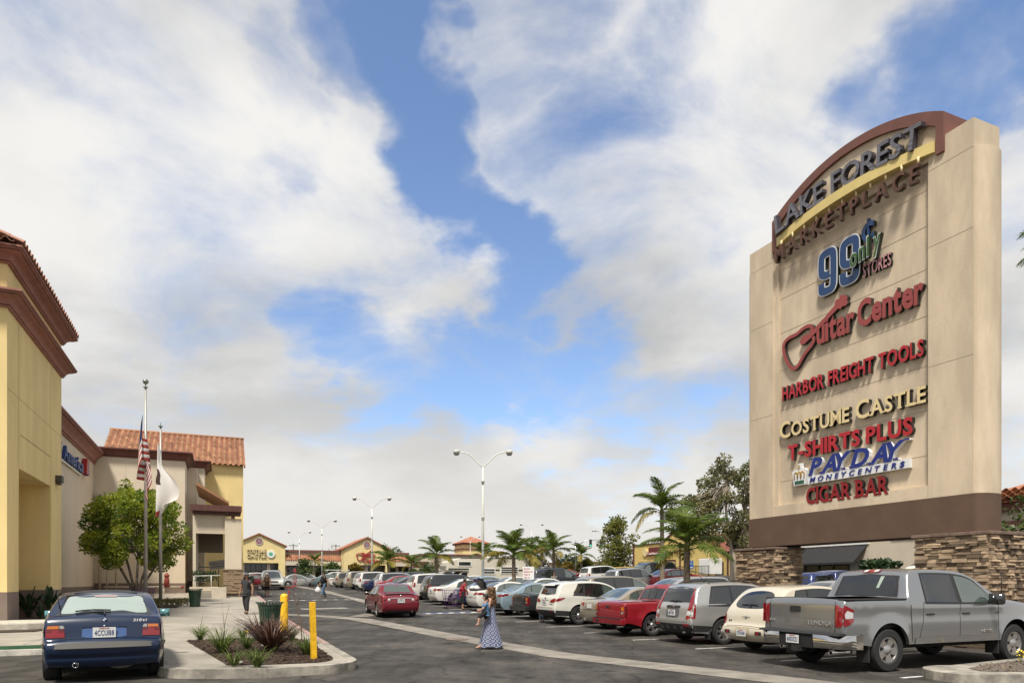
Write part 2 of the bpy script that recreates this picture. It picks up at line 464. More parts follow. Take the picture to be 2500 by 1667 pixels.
for i in range(3):
    while True:
        A, B = rn.uniform(12.8, 17.8), rn.uniform(-0.6, 1.9)
        if inside(bed, A, B): break
    b = MB(); b.sphere((0, 0, 0), rn.uniform(0.035, 0.07), 7, 5, (1.2, 0.9, 0.6))
    put('pebble', b.mesh('pebble', M_PEB, True), None, gab(A, B, 0.19), rn.uniform(0, 6), ['pale pebble in the first part of the bark mulch', 'pale pebble lying alone on the bark mulch', 'pale pebble near a grass clump on the mulch'][i], 'pebble', 'pebbles on the mulch bed')
# wheel stop in the parking bay on the left
b = MB(); b.prism_x([(-0.09, 0), (0.09, 0), (0.06, 0.13), (-0.06, 0.13)], -0.92, 0.92)
ws = put('wheel_stop', bevel(b.mesh('wheel_stop', mat('wheel stop concrete', (0.42, 0.39, 0.335), 0.9, var=0.3, vscale=5, bump=0.3, stain=0.3)), 0.012), None, gab(17.15, -3.55), TH,
         'low concrete wheel stop in front of the green kerb', 'wheel stop')
# joints in the pavement
jb = [strip([(A, K-0.17), (A, -1.0), (A, -5.9 if A > 20 else -1.0)], 0.012) for A in (19.6, 24.0, 28.5, 33.0, 37.5, 42.0)] + \
     [strip([(46, 0.1), (40, 0.1), (33, 0.1), (19.6, 0.1)], 0.012), strip([(46, -2.1), (36, -2.1), (24, -2.1), (18.0, -2.1)], 0.012), strip([(33, -4.0), (24, -4.0), (18.0, -4.0)], 0.012)]
for j in jb: sheet('pavement_joint', j, 0.153, M_JOINT, 1.0, kind='structure')

# ---- valley gutters
sheet('gutter', strip([(8.8, 9.4), (5.0, 10.1), (8.8, 9.4)][:2][::-1] + [(14.1, 7.62), (20.5, 6.95), (29.3, 5.9), (31.8, 4.6), (33.6, 2.3)], 0.92), 0.006, M_GUT, 0.6, kind='structure')
sheet('gutter', strip([(30.4, 6.0), (33.5, 8.1), (36.5, 8.75), (42, 8.85), (64, 8.95), (90, 9.0)], 0.9), 0.010, M_GUT, 0.8, kind='structure')
sheet('repair_patch', [(36.2, 3.9), (36.5, 6.3), (37.6, 6.2), (37.3, 3.8)], 0.006, mat('pale patch', (0.24, 0.225, 0.2), 0.9, var=0.3), kind='structure')
b = MB(); b.lathe([(0.0, 0.0), (0.33, 0.0), (0.33, 0.012), (0.27, 0.014), (0.0, 0.014)], 24, cap=False)
b.build('manhole_cover', mat('rusty iron', (0.17, 0.12, 0.09), 0.8, var=0.4, vscale=9), None, True, 30, loc=gab(18.9, 6.35, 0.008), label='round iron manhole cover set in the concrete gutter', cat='manhole cover')

# ---- painted lines
marks = []
for i, A in enumerate([8.3] + [11.1+2.83*k for k in range(26)]):
    w = 0.1
    sheet('parking_line', [(A-w/2, 10.95), (A+w/2, 10.95), (A+w/2, 16.2), (A-w/2, 16.2)], 0.007, M_LINE, 0.8, kind='structure')
    if i > 4: sheet('parking_line', [(A-w/2, 16.3), (A+w/2, 16.3), (A+w/2, 21.5), (A-w/2, 21.5)], 0.007, M_LINE, 1.2, kind='structure')
for A, B0, B1, n in ((31.0, 8.75, 11.6, 5), (45.2, 2.5, 8.6, 9)):
    sheet('crosswalk_line', [(A-0.05, B0), (A+0.06, B0), (A+0.06, B1), (A-0.05, B1)], 0.014, M_LINE, 0.8, kind='structure')
    for k in range(n):
        B = lerp(B0, B1, (k+0.5)/n)
        sheet('crosswalk_line', [(A+0.065, B-0.12), (A+0.065, B+0.12), (A+0.5, B+0.18), (A+0.5, B-0.06)], 0.014, M_LINE, 0.8, kind='structure')
sheet('blue_marking', [(31.07, 8.8), (31.07, 11.4), (31.9, 11.4), (31.9, 8.8)], 0.009, M_BLUEL, 0.8, kind='structure')
sheet('crosswalk_line', [(48.5, 2.6), (48.5, 8.4), (48.6, 8.4), (48.6, 2.6)], 0.014, M_LINE, 0.8, kind='structure')
for k in range(9):
    B = 2.9+k*0.62
    sheet('crosswalk_line', [(56.0, B), (56.0, B+0.2), (56.4, B+0.2), (56.4, B)], 0.014, M_LINE, 0.8, kind='structure')

# ---- island at the lower right
isl = [(8.6, 30.0), (8.75, 20), (8.7, 15.5), (8.45, 13.0)] + arc(7.75, 12.0, 0.75, 60, 200, 8) + [(7.0, 12.4), (6.3, 13.2), (4.5, 17), (2, 30)]
slab('island_kerb', isl, 0.15, M_KERB, 0.6, kind='structure')
isl_in = [(8.35, 30.0), (8.5, 20), (8.45, 15.5), (8.2, 13.1), (7.95, 12.2), (7.6, 12.0), (7.3, 12.5), (6.5, 13.6), (4.8, 17), (2.3, 30)]
sheet('soil_bed', isl_in, 0.157, M_DIRT, 0.3, kind='structure')
tag(chips('soil_litter', isl_in, 700, 0.16, mat('dry litter', (0.2, 0.15, 0.1), 0.9, var=0.5, vscale=8), 0.028, ((6.0, 8.5), (11.8, 17.5))), 'dry leaf litter strewn over the soil of the kerbed island', 'leaf litter')
b = MB(); b.prism([(-0.25, -0.16), (0.3, -0.2), (0.26, 0.17), (-0.28, 0.15)], 0, 0.03)
put('meter_box', bevel(b.mesh('meter_box', mat('greenish plastic lid', (0.26, 0.3, 0.27), 0.7, var=0.2)), 0.008), None, gab(7.75, 13.9, 0.16), TH+0.1, 'pale green utility box lid set in the island soil', 'utility lid')
# island with red kerb near the far shops
far_isl = [(77, 3.2), (77, 7.2), (80.5, 7.6), (80.5, 3.2)]
slab('far_island', far_isl, 0.16, mat('red island kerb', (0.3, 0.06, 0.05), 0.8, var=0.3), 1.5, kind='structure')
sheet('far_island_grass', [(77.25, 3.4), (77.25, 7.0), (80.3, 7.3), (80.3, 3.4)], 0.168, mat('island grass', (0.06, 0.10, 0.03), 0.9, var=0.5, vscale=4), 1.5, kind='structure')
# ================================================================ LETTERING
_glyph = {}
def glyph(ch, ext, bold=0.0, shear=0.0):
    """mesh of one built-in-font character, cap height 1, standing in the x-z plane and facing -y; returns verts, faces, x0, x1"""
    key = (ch, ext, bold, shear)
    if key in _glyph: return _glyph[key]
    cu = bpy.data.curves.new('glyph', 'FONT'); cu.body = ch; cu.size = 1.0/0.729; cu.extrude = ext/2; cu.offset = bold; cu.shear = shear
    cu.resolution_u = 3
    o = bpy.data.objects.new('glyph', cu)
    me = bpy.data.meshes.new_from_object(o)
    vs = [(v.co.x, -v.co.z, v.co.y) for v in me.vertices]; fs = [tuple(p.vertices) for p in me.polygons]
    bpy.data.objects.remove(o); bpy.data.curves.remove(cu); bpy.data.meshes.remove(me)
    xs = [v[0] for v in vs] or [0, 0.3]
    _glyph[key] = (vs, fs, min(xs), max(xs)); return _glyph[key]
SERIF = {'A': ((0.03, 0.97), ()), 'T': ((0.5,), ()), 'M': ((0.06, 0.94), (0.06, 0.94)), 'E': ((0.10,), (0.10,)), 'L': ((0.12,), (0.12,)),
         'U': ((), (0.10, 0.90)), 'P': ((0.12,), (0.08,)), 'D': ((0.08,), (0.08,)), 'Y': ((0.5,), (0.04, 0.96)), 'N': ((0.08,), (0.08, 0.92)),
         'R': ((0.08,), (0.08,)), 'B': ((0.07,), (0.07,)), 'I': ((0.5,), (0.5,))}
def lettering(parent, text, x0, z0, width, height, depth, face, side, y=0.0, bold=0.02, shear=0.0, gap=0.12, space=0.42,
              serif=False, curve=None, caps=1.0, name='letter', narrow=None, label=None, upright=False):
    """letters as single objects under one part; x runs along the wall, z up, faces -y. curve(t) lifts a letter."""
    root = bpy.data.objects.new('lettering', None); COL.objects.link(root); root.parent = parent; root.empty_display_size = 0.1
    if label: root['label'] = label
    items = []; x = 0.0; first = True
    for ti, ch in enumerate(text):
        if ch == ' ': x += space; first = True; continue
        vs, fs, a, b = glyph(ch, depth/height, bold, shear)
        k = caps if (first and caps != 1.0) else 1.0
        items.append((ch, x, k)); x += (b-a)*k + gap; first = False
        nx = text[ti+1:ti+2]; x -= {'RT': .10, 'PA': .16, 'AY': .16, 'YD': .14, 'DA': .05, 'TS': .02, 'LA': .0, 'AC': .03, 'TL': .0, 'FO': .03, 'KE': .03}.get(ch+nx, 0)
    total = x-gap; sx = width/total
    for ch, cx, k in items:
        vs, fs, a, b = glyph(ch, depth/height, bold, shear)
        q = MB(); V = [((v[0]-a)*k*sx, v[1]*height, v[2]*k*height) for v in vs]
        q.add(V, fs)
        if serif and ch in SERIF:
            w = (b-a)*k*sx; hb, ht = SERIF[ch]; hh = 0.085*height; hw = 0.15*height
            for t, zz in [(t, 0.0) for t in hb] + [(t, k*height-hh) for t in ht]:
                s_ = shear*(zz+hh/2)/1.0*sx/height*height
                q.box(t*w-hw+s_*0.6, t*w+hw+s_*0.6, -depth/2-0.003, depth/2, zz, zz+hh)
        me = q.mesh(name, [face, side])
        idx = [0 if p.normal.y < -0.9 else 1 for p in me.polygons]
        me.polygons.foreach_set('material_index', idx)
        px = x0+cx*sx; t = (cx*sx)/width
        o = put(name, me, root)
        if curve:
            wmid = (b-a)*k*sx/2; tt = (cx*sx+wmid)/width
            zz, ang = curve(tt)
            o.location = (px, y, z0+zz)
            if not upright: o.rotation_euler = (0, -ang, 0)
        else: o.location = (px, y, z0)
    return root
def stroke_mesh(name, path, th, depth, m1, m2, smooth=3):
    """a bent bar of even width in the x-z plane, facing -y: face in m1, edges in m2"""
    P_ = chaikin(path, smooth); n = len(P_); L1, L2 = [], []
    for i in range(n):
        t = (Vector(P_[min(i+1, n-1)])-Vector(P_[max(i-1, 0)])).normalized(); q = Vector((-t.y, t.x))*(th/2); L1.append(Vector(P_[i])+q); L2.append(Vector(P_[i])-q)
    b = MB(); F_ = [(p.x, -depth, p.y) for p in L1+L2]; K_ = [(p.x, 0, p.y) for p in L1+L2]
    b.add(F_, [(i, n+i, n+i+1, i+1) for i in range(n-1)]); b.cur = 1
    b.add(F_+K_, [(i, i+1, 2*n+i+1, 2*n+i) for i in range(n-1)]+[(n+i, 3*n+i, 3*n+i+1, n+i+1) for i in range(n-1)]+[(0, 2*n, 3*n, n), (n-1, 2*n-1, 4*n-1, 3*n-1)])
    return b.mesh(name, [m1, m2])
def guitar_sign(parent, loc, s, th, depth, m1, m2):
    """outline of a slanted guitar whose body curls into the initial, with neck and headstock"""
    body = [(1.34, 1.10), (1.40, 1.26), (1.23, 1.36), (0.96, 1.34), (0.72, 1.23), (0.4, 1.24), (0.17, 1.15), (0.11, 0.95), (0.19, 0.64), (0.36, 0.3), (0.56, 0.09), (0.76, 0.12), (0.92, 0.32), (1.08, 0.49), (1.31, 0.63), (1.46, 0.77), (1.42, 0.93)]
    neck = [(0.92, 0.80), (1.08, 0.80), (1.44, 0.97), (1.94, 1.24), (2.4, 1.49), (2.51, 1.44), (2.58, 1.5), (2.7, 1.47), (2.79, 1.53), (2.75, 1.62), (2.78, 1.71), (2.68, 1.82), (2.51, 1.87), (2.45, 1.77), (2.37, 1.81), (2.3, 1.75), (2.28, 1.63), (1.87, 1.38), (1.30, 1.09), (0.98, 1.08), (0.86, 0.94)]
    o = put('guitar_outline', stroke_mesh('guitar_outline', [(x*s, z*s) for x, z in body], th, depth, m1, m2, 2), parent); o.location = loc
    b = MB(); b.prism_y([(x*s, z*s) for x, z in neck], -depth-.006, -.002); me = b.mesh('guitar_neck', [m1, m2])
    me.polygons.foreach_set('material_index', [0 if abs(p.normal.y) > .5 else 1 for p in me.polygons]); o = put('guitar_neck', me, parent); o.location = loc
# ================================================================ SHOPS
M_YEL = mat('yellow stucco', (0.78, 0.605, 0.275), 0.9, var=0.08, vscale=1.3, bump=0.25, bscale=90, stain=0.18, stretch=(1, 1, 0.35))
M_BEI = mat('beige stucco', (0.66, 0.565, 0.43), 0.9, var=0.06, vscale=1.2, bump=0.25, bscale=90, stain=0.18, stretch=(1, 1, 0.35))
M_BASE = mat('taupe base paint', (0.21, 0.155, 0.125), 0.9, var=0.12, vscale=1.6, bump=0.2, bscale=80, stain=0.25)
M_COR = mat('terracotta cornice', (0.31, 0.135, 0.10), 0.8, var=0.14, vscale=2.5, bump=0.1)
M_CORD = mat('dark brown cornice', (0.16, 0.062, 0.046), 0.75, var=0.15, vscale=2.5)
M_TILE = mat('clay roof tile', (0.235, 0.108, 0.055), 0.85, var=0.35, vscale=3, rnd=0.3, col2=(0.33, 0.165, 0.085), bump=0.2)
M_TILEP = mat('old pink roof tile', (0.36, 0.17, 0.12), 0.85, var=0.3, vscale=3, rnd=0.2, col2=(0.44, 0.25, 0.18), bump=0.2)
M_PERG = mat('brown stained timber', (0.105, 0.04, 0.03), 0.7, var=0.25, vscale=5)
M_GLASS = mat('shop glass', (0.012, 0.015, 0.017), 0.04, spec=0.8)
M_FRAME = mat('dark bronze frame', (0.035, 0.03, 0.027), 0.5)
M_WHITEP = mat('white paint', (0.75, 0.74, 0.70), 0.6, var=0.08, vscale=4)
M_PIPE = mat('cream pipe', (0.50, 0.43, 0.33), 0.6, var=0.15, vscale=5)
M_REDV = mat('red valve paint', (0.22, 0.03, 0.025), 0.5)
M_IRON = mat('black iron', (0.02, 0.02, 0.02), 0.5)
M_ROOFF = mat('flat roof', (0.3, 0.29, 0.27), 0.9)
def building(name, label, A0, B0, cat='building', group=None):
    r = thing(name, label, cat, ab(A0, B0), TH, group); r['_o'] = (B0, A0); return r
def bp(root, mb, name, m, smooth=False, angle=None, parent=None, kind=None):
    """part of a building; the mesh is written in centre coordinates (B, A, Z)"""
    bo, ao = root['_o'] if '_o' in root else (0, 0)
    mb.v = [(v[0]-bo, v[1]-ao, v[2]) for v in mb.v]
    return mb.build(name, m, parent or root, smooth, angle, kind=kind)
def cornice(path, prof, closed=False):
    """sweep of profile (out, z) along a path of (B, A); out is to the right of the path, corners mitred"""
    n = len(path); P = []
    for i, p in enumerate(path):
        p = Vector(p); nb = []
        for j in (i-1, i):
            if 0 <= j and j+1 < n:
                t = (Vector(path[j+1])-Vector(path[j])).normalized(); nb.append(Vector((t.y, -t.x)))
        nn = nb[0] if len(nb) == 1 else (nb[0]+nb[1])/(1+nb[0].dot(nb[1]))
        P.append([(p.x+nn.x*o, p.y+nn.y*o, z) for o, z in prof])
    b = MB(); b.grid([list(r)[::-1] for r in P])
    k = len(prof); b.add(P[0], [tuple(range(k))]); b.add(P[-1], [tuple(range(k-1, -1, -1))])
    return b
def ogee(z, h, o):
    """classical profile, z bottom, h height, o projection"""
    q = [(-0.02, 0), (.16, 0), (.18, .03), (.18, .09), (.10, .095), (.10, .14), (.24, .15), (.26, .20), (.28, .30), (.36, .42), (.52, .54), (.70, .62), (.78, .68), (.70, .685), (.70, .73), (.90, .74), (.92, .80), (.84, .805), (.84, .84), (1, .85), (1, .98), (.96, 1.0), (-.05, 1.04)]
    return [(a*o, z+c*h) for a, c in q]
def s_tile(w, l, h=0.075, t=0.016):
    b = MB(); top = []
    for i in range(13):
        u = i/12
        z = h*math.sin(math.pi*u/0.62) if u < 0.62 else -h*0.35*math.sin(math.pi*(u-0.62)/0.38)
        top.append(((u-0.5)*w*1.06, z))
    ring = top + [(x, z-t) for x, z in top[::-1]]
    b.prism_y(ring, -l*0.5, l*0.56)
    return b.mesh('roof_tile', M_TILE, True, 50)
def tile_field(root, me, origin, ex, es, cols, rows, w, l, en):
    """tiles laid over a slope: ex along the eave, es up the slope, en normal (local vectors of the root)"""
    ex, es, en = Vector(ex), Vector(es), Vector(en)
    M = Matrix((ex, es, en)).transposed()
    for r in range(rows):
        for c in range(cols):
            p = Vector(origin)+ex*((c+0.5)*w)+es*((r+0.5)*l)+en*0.012*(random.random())
            o = put('roof_tile', me, root); o.location = p
            o.rotation_euler = (M @ Matrix.Rotation(-0.045+random.gauss(0, 0.008), 3, 'X') @ Matrix.Rotation(random.gauss(0, 0.006), 3, 'Z')).to_euler()

# ---------------------------------------------------------------- yellow corner block on the left
yb = building('corner_building', 'tall yellow stucco shop block with two red brown cornices beside the parked car', 25, -5.93)
b = MB(); y0, y1, xw = 25.0, 32.7, -5.93
pts_top = 11.9
b.box(-22, xw, y0, 26.3, 1.372, 11.4); b.box(-22, xw, 30.8, y1, 1.382, 11.4)
b.box(-22, xw, 26.3, 30.8, 5.32, 11.4); b.box(-22, -8.6, 26.3, 30.8, 1.38, 5.32)
bp(yb, b, 'wall', M_YEL)
b = MB()
b.box(-22, xw+0.004, y0-0.004, 26.304, -0.2, 1.372); b.box(-22, xw+0.004, 30.796, y1+0.004, -0.2, 1.382); b.box(-22, -8.596, 26.304, 30.796, -0.2, 1.38)
bp(yb, b, 'base_band', M_BASE)
pth = [(-22, y0), (xw, y0), (xw, y1), (-12, y1)]
bp(yb, cornice(pth, ogee(9.97, 0.46, 0.48)), 'cornice', M_COR, True, 35)
bp(yb, cornice(pth, ogee(11.30, 0.44, 0.50)), 'cornice', M_COR, True, 35)
b = MB(); e = 0.42
b.add([(-22, y0-e, 11.78), (xw+e, y0-e, 11.78), (xw+e, y1+e, 11.78), (-22, y1+e, 11.78), (-22, 28.8, 13.3), (-9.6, 28.8, 13.3)],
      [(0, 1, 5, 4), (1, 2, 5), (2, 3, 4, 5), (3, 2, 1, 0)])
bp(yb, b, 'roof', M_TILEP)
tm = s_tile(0.31, 0.42, 0.085); tm.materials.clear(); tm.materials.append(M_TILEP)
sl = math.atan2(1.52, 4.1); cs, sn = math.cos(sl), math.sin(sl)
tile_field(yb, tm, (0.52, -0.55, 11.81), (0, 1, 0), (-cs, 0, sn), 28, 3, 0.312, 0.38, (sn, 0, cs))
sl2 = math.atan2(1.52, 4.2); c2, s2 = math.cos(sl2), math.sin(sl2)
tile_field(yb, tm, (-5.0, -0.55, 11.81), (1, 0, 0), (0, c2, s2), 17, 3, 0.312, 0.38, (0, -s2, c2))
b = MB(); b.box(xw, xw+0.012, 26.5, 30.7, 6.42, 6.43); bp(yb, b, 'wall_reveal', M_BASE)
for a_ in (26.3, 30.8):
    b = MB(); b.box(xw, xw+0.006, a_-0.012, a_, 5.35, 9.95); bp(yb, b, 'control_joint', mat('stucco joint', (0.42, 0.33, 0.16), 0.95))
b = MB(); b.box(xw, xw+0.006, 25.02, 32.68, 7.55, 7.562); bp(yb, b, 'control_joint', mat('stucco joint', (0.42, 0.33, 0.16), 0.95))
b = MB(); b.box(xw, xw+0.22, 31.55, 31.95, 5.6, 5.85); b.box(xw+0.05, xw+0.16, 31.6, 31.9, 5.5, 5.6); bp(yb, b, 'wall_lamp', mat('bronze lamp', (0.06, 0.05, 0.04), 0.5))
# rough concrete footing block by the corner
b = MB(); b.prism([(-9, 23.4), (-5.1, 23.6), (-4.55, 23.9), (-4.5, 24.6), (-5.0, 25.2), (-9, 25.3)], 0, 0.52)
b.v = [(v[0]*1.0, v[1], v[2]) for v in b.v]
me = b.mesh('footing', mat('rough cream concrete', (0.50, 0.46, 0.37), 0.95, var=0.2, vscale=4, bump=0.6, bscale=14))
o = put('footing_block', bevel(me, 0.05, 2), None, ab(0, 0), TH, 'low cream concrete footing block at the foot of the yellow corner', 'footing')
# the side bed with big leaves
sheet('mulch_bed', [(22.6, -4.75), (24.0, -4.5), (32.5, -4.3), (32.5, -8.6), (22.6, -8.6)], 0.17, M_MULCH, 0.6, kind='structure')

# ---------------------------------------------------------------- bank wing
bk = building('bank_wing', 'beige stucco bank wing with blue lettering under a red brown cornice', 34, -7.9)
b = MB(); b.box(-20, -7.9, 32.75, 53.86, 1.39, 10.4); bp(bk, b, 'wall', M_BEI)
b = MB(); b.box(-20, -7.896, 32.76, 53.85, 0.0, 1.39); bp(bk, b, 'base_band', M_BASE)
bp(bk, cornice([(-7.9, 32.75), (-7.9, 53.84)], ogee(9.68, 0.82, 0.62)), 'cornice', M_COR, True, 35)
M_BLUE = mat('blue sign face', (0.02, 0.085, 0.30), 0.35); M_BLUES = mat('blue sign return', (0.015, 0.05, 0.16), 0.5)
lt = bpy.data.objects.new('wall_sign', None); COL.objects.link(lt); lt.parent = bk; lt.location = (0.16, 37.4-34, 0); lt.rotation_euler = (0, 0, R(90))
lettering(lt, 'Bank of America', 0, 8.32, 11.2, 0.78, 0.16, M_BLUE, M_BLUES, bold=0.02, gap=0.14)
b = MB(); b.box(37.3-34, 48.8-34, -0.13, -0.06, 8.16, 8.24); o = b.build('sign_rail', M_WHITEP, bk); o.rotation_euler = (0, 0, R(90))
b = MB(); x = 49.2-34
for k in range(3):
    b.cur = k % 2
    b.prism_y([(x+0.05+k*0.42, 8.35), (x+0.42+k*0.42, 8.35+0.1), (x+0.62+k*0.2, 9.25), (x+0.22+k*0.2, 9.35)], -0.30+k*0.01, -0.06)
o = b.build('logo', [mat('sign red', (0.36, 0.02, 0.025), 0.35), M_BLUE], bk); o.rotation_euler = (0, 0, R(90)); o.location = (0.0, 0, 0)

# ---------------------------------------------------------------- market building
mk = building('market_building', 'beige and yellow market hall with a clay tile gable roof and entrance arcade', 54, -4)
b = MB(); b.box(-20, -2.3, 53.9, 75, 1.6, 10.7); b.box(-2.3, -1.95, 60.5, 75, 1.6, 10.7); bp(mk, b, 'wall', M_BEI)
b = MB(); b.box(-20, -2.296, 53.896, 61, 0.3, 1.6); b.box(-2.3, -1.6, 57.6, 60, 0.3, 1.75); bp(mk, b, 'base_band', M_BASE)
b = MB(); b.box(-2.29, -1.62, 57.62, 60.4, 1.75, 10.4); bp(mk, b, 'pilaster', M_BEI)
bp(mk, cornice([(-8.2, 53.9), (-2.3, 53.9), (-2.3, 60)], ogee(10.28, 0.58, 0.5)), 'cornice', M_CORD, True, 35)
b = MB(); b.box(-1.95, -1.15, 60.0, 75, 1.6, 10.9); bp(mk, b, 'wall', M_BEI)
bp(mk, cornice([(-2.0, 60.0), (-1.15, 60.0), (-1.15, 64)], ogee(10.78, 0.55, 0.5)), 'cornice', M_CORD, True, 35)
# tall yellow gable hall behind
b = MB()
b.prism_x([(64, 1.0), (74, 1.0), (74, 11.95), (69, 15.0), (64, 11.95)], -8.6, 1.85); bp(mk, b, 'hall_wall', M_YEL)
pit = math.atan2(3.05, 5.0); cp, sp_ = math.cos(pit), math.sin(pit)
b = MB()
b.add([(-8.85, 63.6, 11.74), (2.0, 63.6, 11.74), (2.0, 69, 15.06), (-8.85, 69, 15.06), (2.0, 74.4, 11.74), (-8.85, 74.4, 11.74)], [(0, 1, 2, 3), (3, 2, 4, 5)])
rf = bp(mk, b, 'roof', mat('roof underlay', (0.2, 0.07, 0.04), 0.9))
tm2 = s_tile(0.435, 0.52, 0.10)
tile_field(mk, tm2, (-8.87+4, 63.55-54, 11.74), (1, 0, 0), (0, cp, sp_), 25, 12, 0.435, 0.527, (0, -sp_, cp))
b = MB()
b.tube([(-8.9, 69.0, 15.1), (2.05, 69.0, 15.1)], 0.12, 8); bp(mk, b, 'ridge_cap', M_TILE, True)
b = MB()
b.prism_x([(63.5, 11.55), (63.7, 11.55), (69.1, 14.85), (69.1, 15.0)], 1.9, 2.02); bp(mk, b, 'rake_board', M_TILE)
for x_ in (-6.0, -4.1):
    b = MB(); b.box(x_, x_+0.012, 53.893, 53.899, 1.62, 10.25); bp(mk, b, 'control_joint', mat('beige joint', (0.40, 0.34, 0.27), 0.95))
b = MB(); b.box(-7.85, -2.32, 53.893, 53.899, 5.9, 5.912); bp(mk, b, 'control_joint', mat('beige joint', (0.40, 0.34, 0.27), 0.95))
# small lean-to roof beside the arcade
b = MB(); b.prism_y([(-1.5, 8.35), (0.55, 7.1), (0.55, 6.95), (-1.5, 8.15)], 50.0, 57.0); bp(mk, b, 'lean_to_roof', M_TILE)
# arcade: front lintel, columns, ceiling
A1 = 47.75
b = MB(); b.box(-1.6, 0.3, A1, A1+0.5, 4.78, 6.1); b.box(-1.6, -1.42, A1, A1+0.5, 0.9, 4.78); bp(mk, b, 'arcade_front', M_BEI)
b = MB(); b.box(0.27, 1.27, A1-0.25, A1+0.75, 2.48, 5.75); bp(mk, b, 'column', M_BEI)
b = MB(); b.box(0.30, 1.2, 57.0, 58.0, 0.9, 5.75); bp(mk, b, 'column', M_BEI)
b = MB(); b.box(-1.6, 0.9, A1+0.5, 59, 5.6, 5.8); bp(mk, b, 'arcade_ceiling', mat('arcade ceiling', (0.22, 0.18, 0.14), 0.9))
b = MB(); b.box(-1.6, -1.5, A1+0.5, 57.5, 0.8, 5.6); bp(mk, b, 'arcade_wall', M_BEI)
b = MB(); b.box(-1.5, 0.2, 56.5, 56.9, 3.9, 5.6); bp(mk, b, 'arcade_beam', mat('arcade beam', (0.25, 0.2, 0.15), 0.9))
b = MB(); b.box(0.9, 1.3, A1+0.75, 58.0, 5.0, 5.8); bp(mk, b, 'arcade_beam', M_BEI)
# pergola
for z in range(1):
    b = MB(); b.box(-1.75, 1.28, A1-0.55, A1-0.4, 6.18, 6.55); bp(mk, b, 'pergola_beam', M_PERG)
    b = MB(); b.box(-1.75, 1.28, A1+0.8, A1+0.95, 6.18, 6.55); bp(mk, b, 'pergola_beam', M_PERG)
for k in range(7):
    b = MB(); b.box(-1.6, 1.22, A1-0.38+k*0.165, A1-0.30+k*0.165, 5.98, 6.175); bp(mk, b, 'pergola_slat', M_PERG)
b = MB(); b.box(0.65, 0.87, A1-0.36, A1-0.16, 5.75, 6.17); bp(mk, b, 'pergola_post', M_PERG)
# stone foot of the column
M_LEDGE = mat('ledge stone', (0.18, 0.12, 0.078), 0.9, var=0.6, vscale=7.0, rnd=0.8, col2=(0.31, 0.225, 0.145), bump=0.6, bscale=18)
b = MB(); rn = random.Random(5); z = 0.95
while z < 2.4:
    h = rn.uniform(0.07, 0.13)
    for fx in range(2):
        t = 0.0
        while t < 1.16:
            w = min(rn.uniform(0.18, 0.45), 1.16-t+0.02); d = rn.uniform(0.0, 0.05)
            if fx == 0: b.box(0.19+t, 0.19+t+w-0.012, A1-0.33-d, A1-0.2, z, z+h-0.012)
            else: b.box(1.2, 1.35+d, A1-0.33+t, A1-0.33+t+w-0.012, z, z+h-0.012)
            t += w
    z += h
bp(mk, b, 'column_stonework', M_LEDGE, kind='stuff')
b = MB(); b.box(0.22, 1.3, A1-0.3, A1+0.8, 0.5, 2.42); bp(mk, b, 'column_foot', mat('mortar', (0.10, 0.08, 0.065), 0.95))
b = MB(); b.box(0.14, 1.4, A1-0.4, A1+0.9, 2.42, 2.50); bp(mk, b, 'column_cap', mat('cap stone', (0.2, 0.14, 0.1), 0.9, var=0.2))
# low planter walls, steps and rail in front of the arcade
b = MB(); b.box(-1.75, -0.1, A1-1.0, A1-0.78, 0.4, 1.38); bp(mk, b, 'planter_wall', M_BEI)
b = MB(); b.box(-0.5, 0.35, A1-1.75, A1-0.8, 0.4, 1.35); bp(mk, b, 'planter_wall', mat('cream wall', (0.56, 0.49, 0.39), 0.9, var=0.1))
for k in range(3):
    b = MB(); b.box(-1.75, -0.52, A1-1.75+k*0.25, A1-1.5+k*0.25, 0.4, 0.84+k*0.15); bp(mk, b, 'step', M_CONC)
b = MB(); b.tube([(-1.5, A1-0.9, 2.05), (0.0, A1-0.9, 2.1)], 0.022, 6); b.tube([(-0.52, A1-0.9, 1.3), (-0.52, A1-0.9, 2.1)], 0.025, 6); b.tube([(-1.5, A1-0.9, 1.3), (-1.5, A1-0.9, 2.05)], 0.022, 6)
bp(mk, b, 'hand_rail', M_WHITEP, True)
# pipes, downspout and fire line along the wall
dp = thing('downspout', 'cream downspout with a box head in the corner beside the bank wing', 'downspout', ab(53.5, -7.5), TH)
b = MB(); b.box(-0.22, 0.22, -0.2, 0.2, 7.0, 7.65); b.build('rain_head', M_PIPE, dp)
b = MB(); b.tube([(0, 0, 0.4), (0, 0, 7.0)], 0.09, 10); b.build('pipe', M_PIPE, dp, True)
fp = thing('fire_riser', 'cream fire water pipes with red valves running along the wall base', 'fire riser', ab(53.0, -6.5), TH)
b = MB(); b.tube([(-0.7, 0, 1.32), (4.0, 0, 1.32)], 0.085, 10); b.build('pipe', M_PIPE, fp, True)
b = MB(); b.tube([(0, 0.3, 0.5), (0, 0.3, 5.2)], 0.07, 8); b.build('pipe', M_PIPE, fp, True)
b = MB(); b.tube([(-0.55, 0.35, 0.5), (-0.55, 0.35, 4.6)], 0.05, 8); b.build('pipe', M_PIPE, fp, True)
for x in (0.9, 2.9):
    b = MB(); b.tube([(x, 0, 0.6), (x, 0, 1.3)], 0.07, 8); b.build('pipe', M_PIPE, fp, True)
b = MB(); b.tube([(3.1, -0.1, 1.3), (3.1, -0.1, 1.75), (3.1, -0.1, 2.3)], [0.16, 0.17, 0.06], 8); b.sphere((3.1, -0.1, 2.1), 0.17, 8, 6); b.build('valve', M_REDV, fp, True)
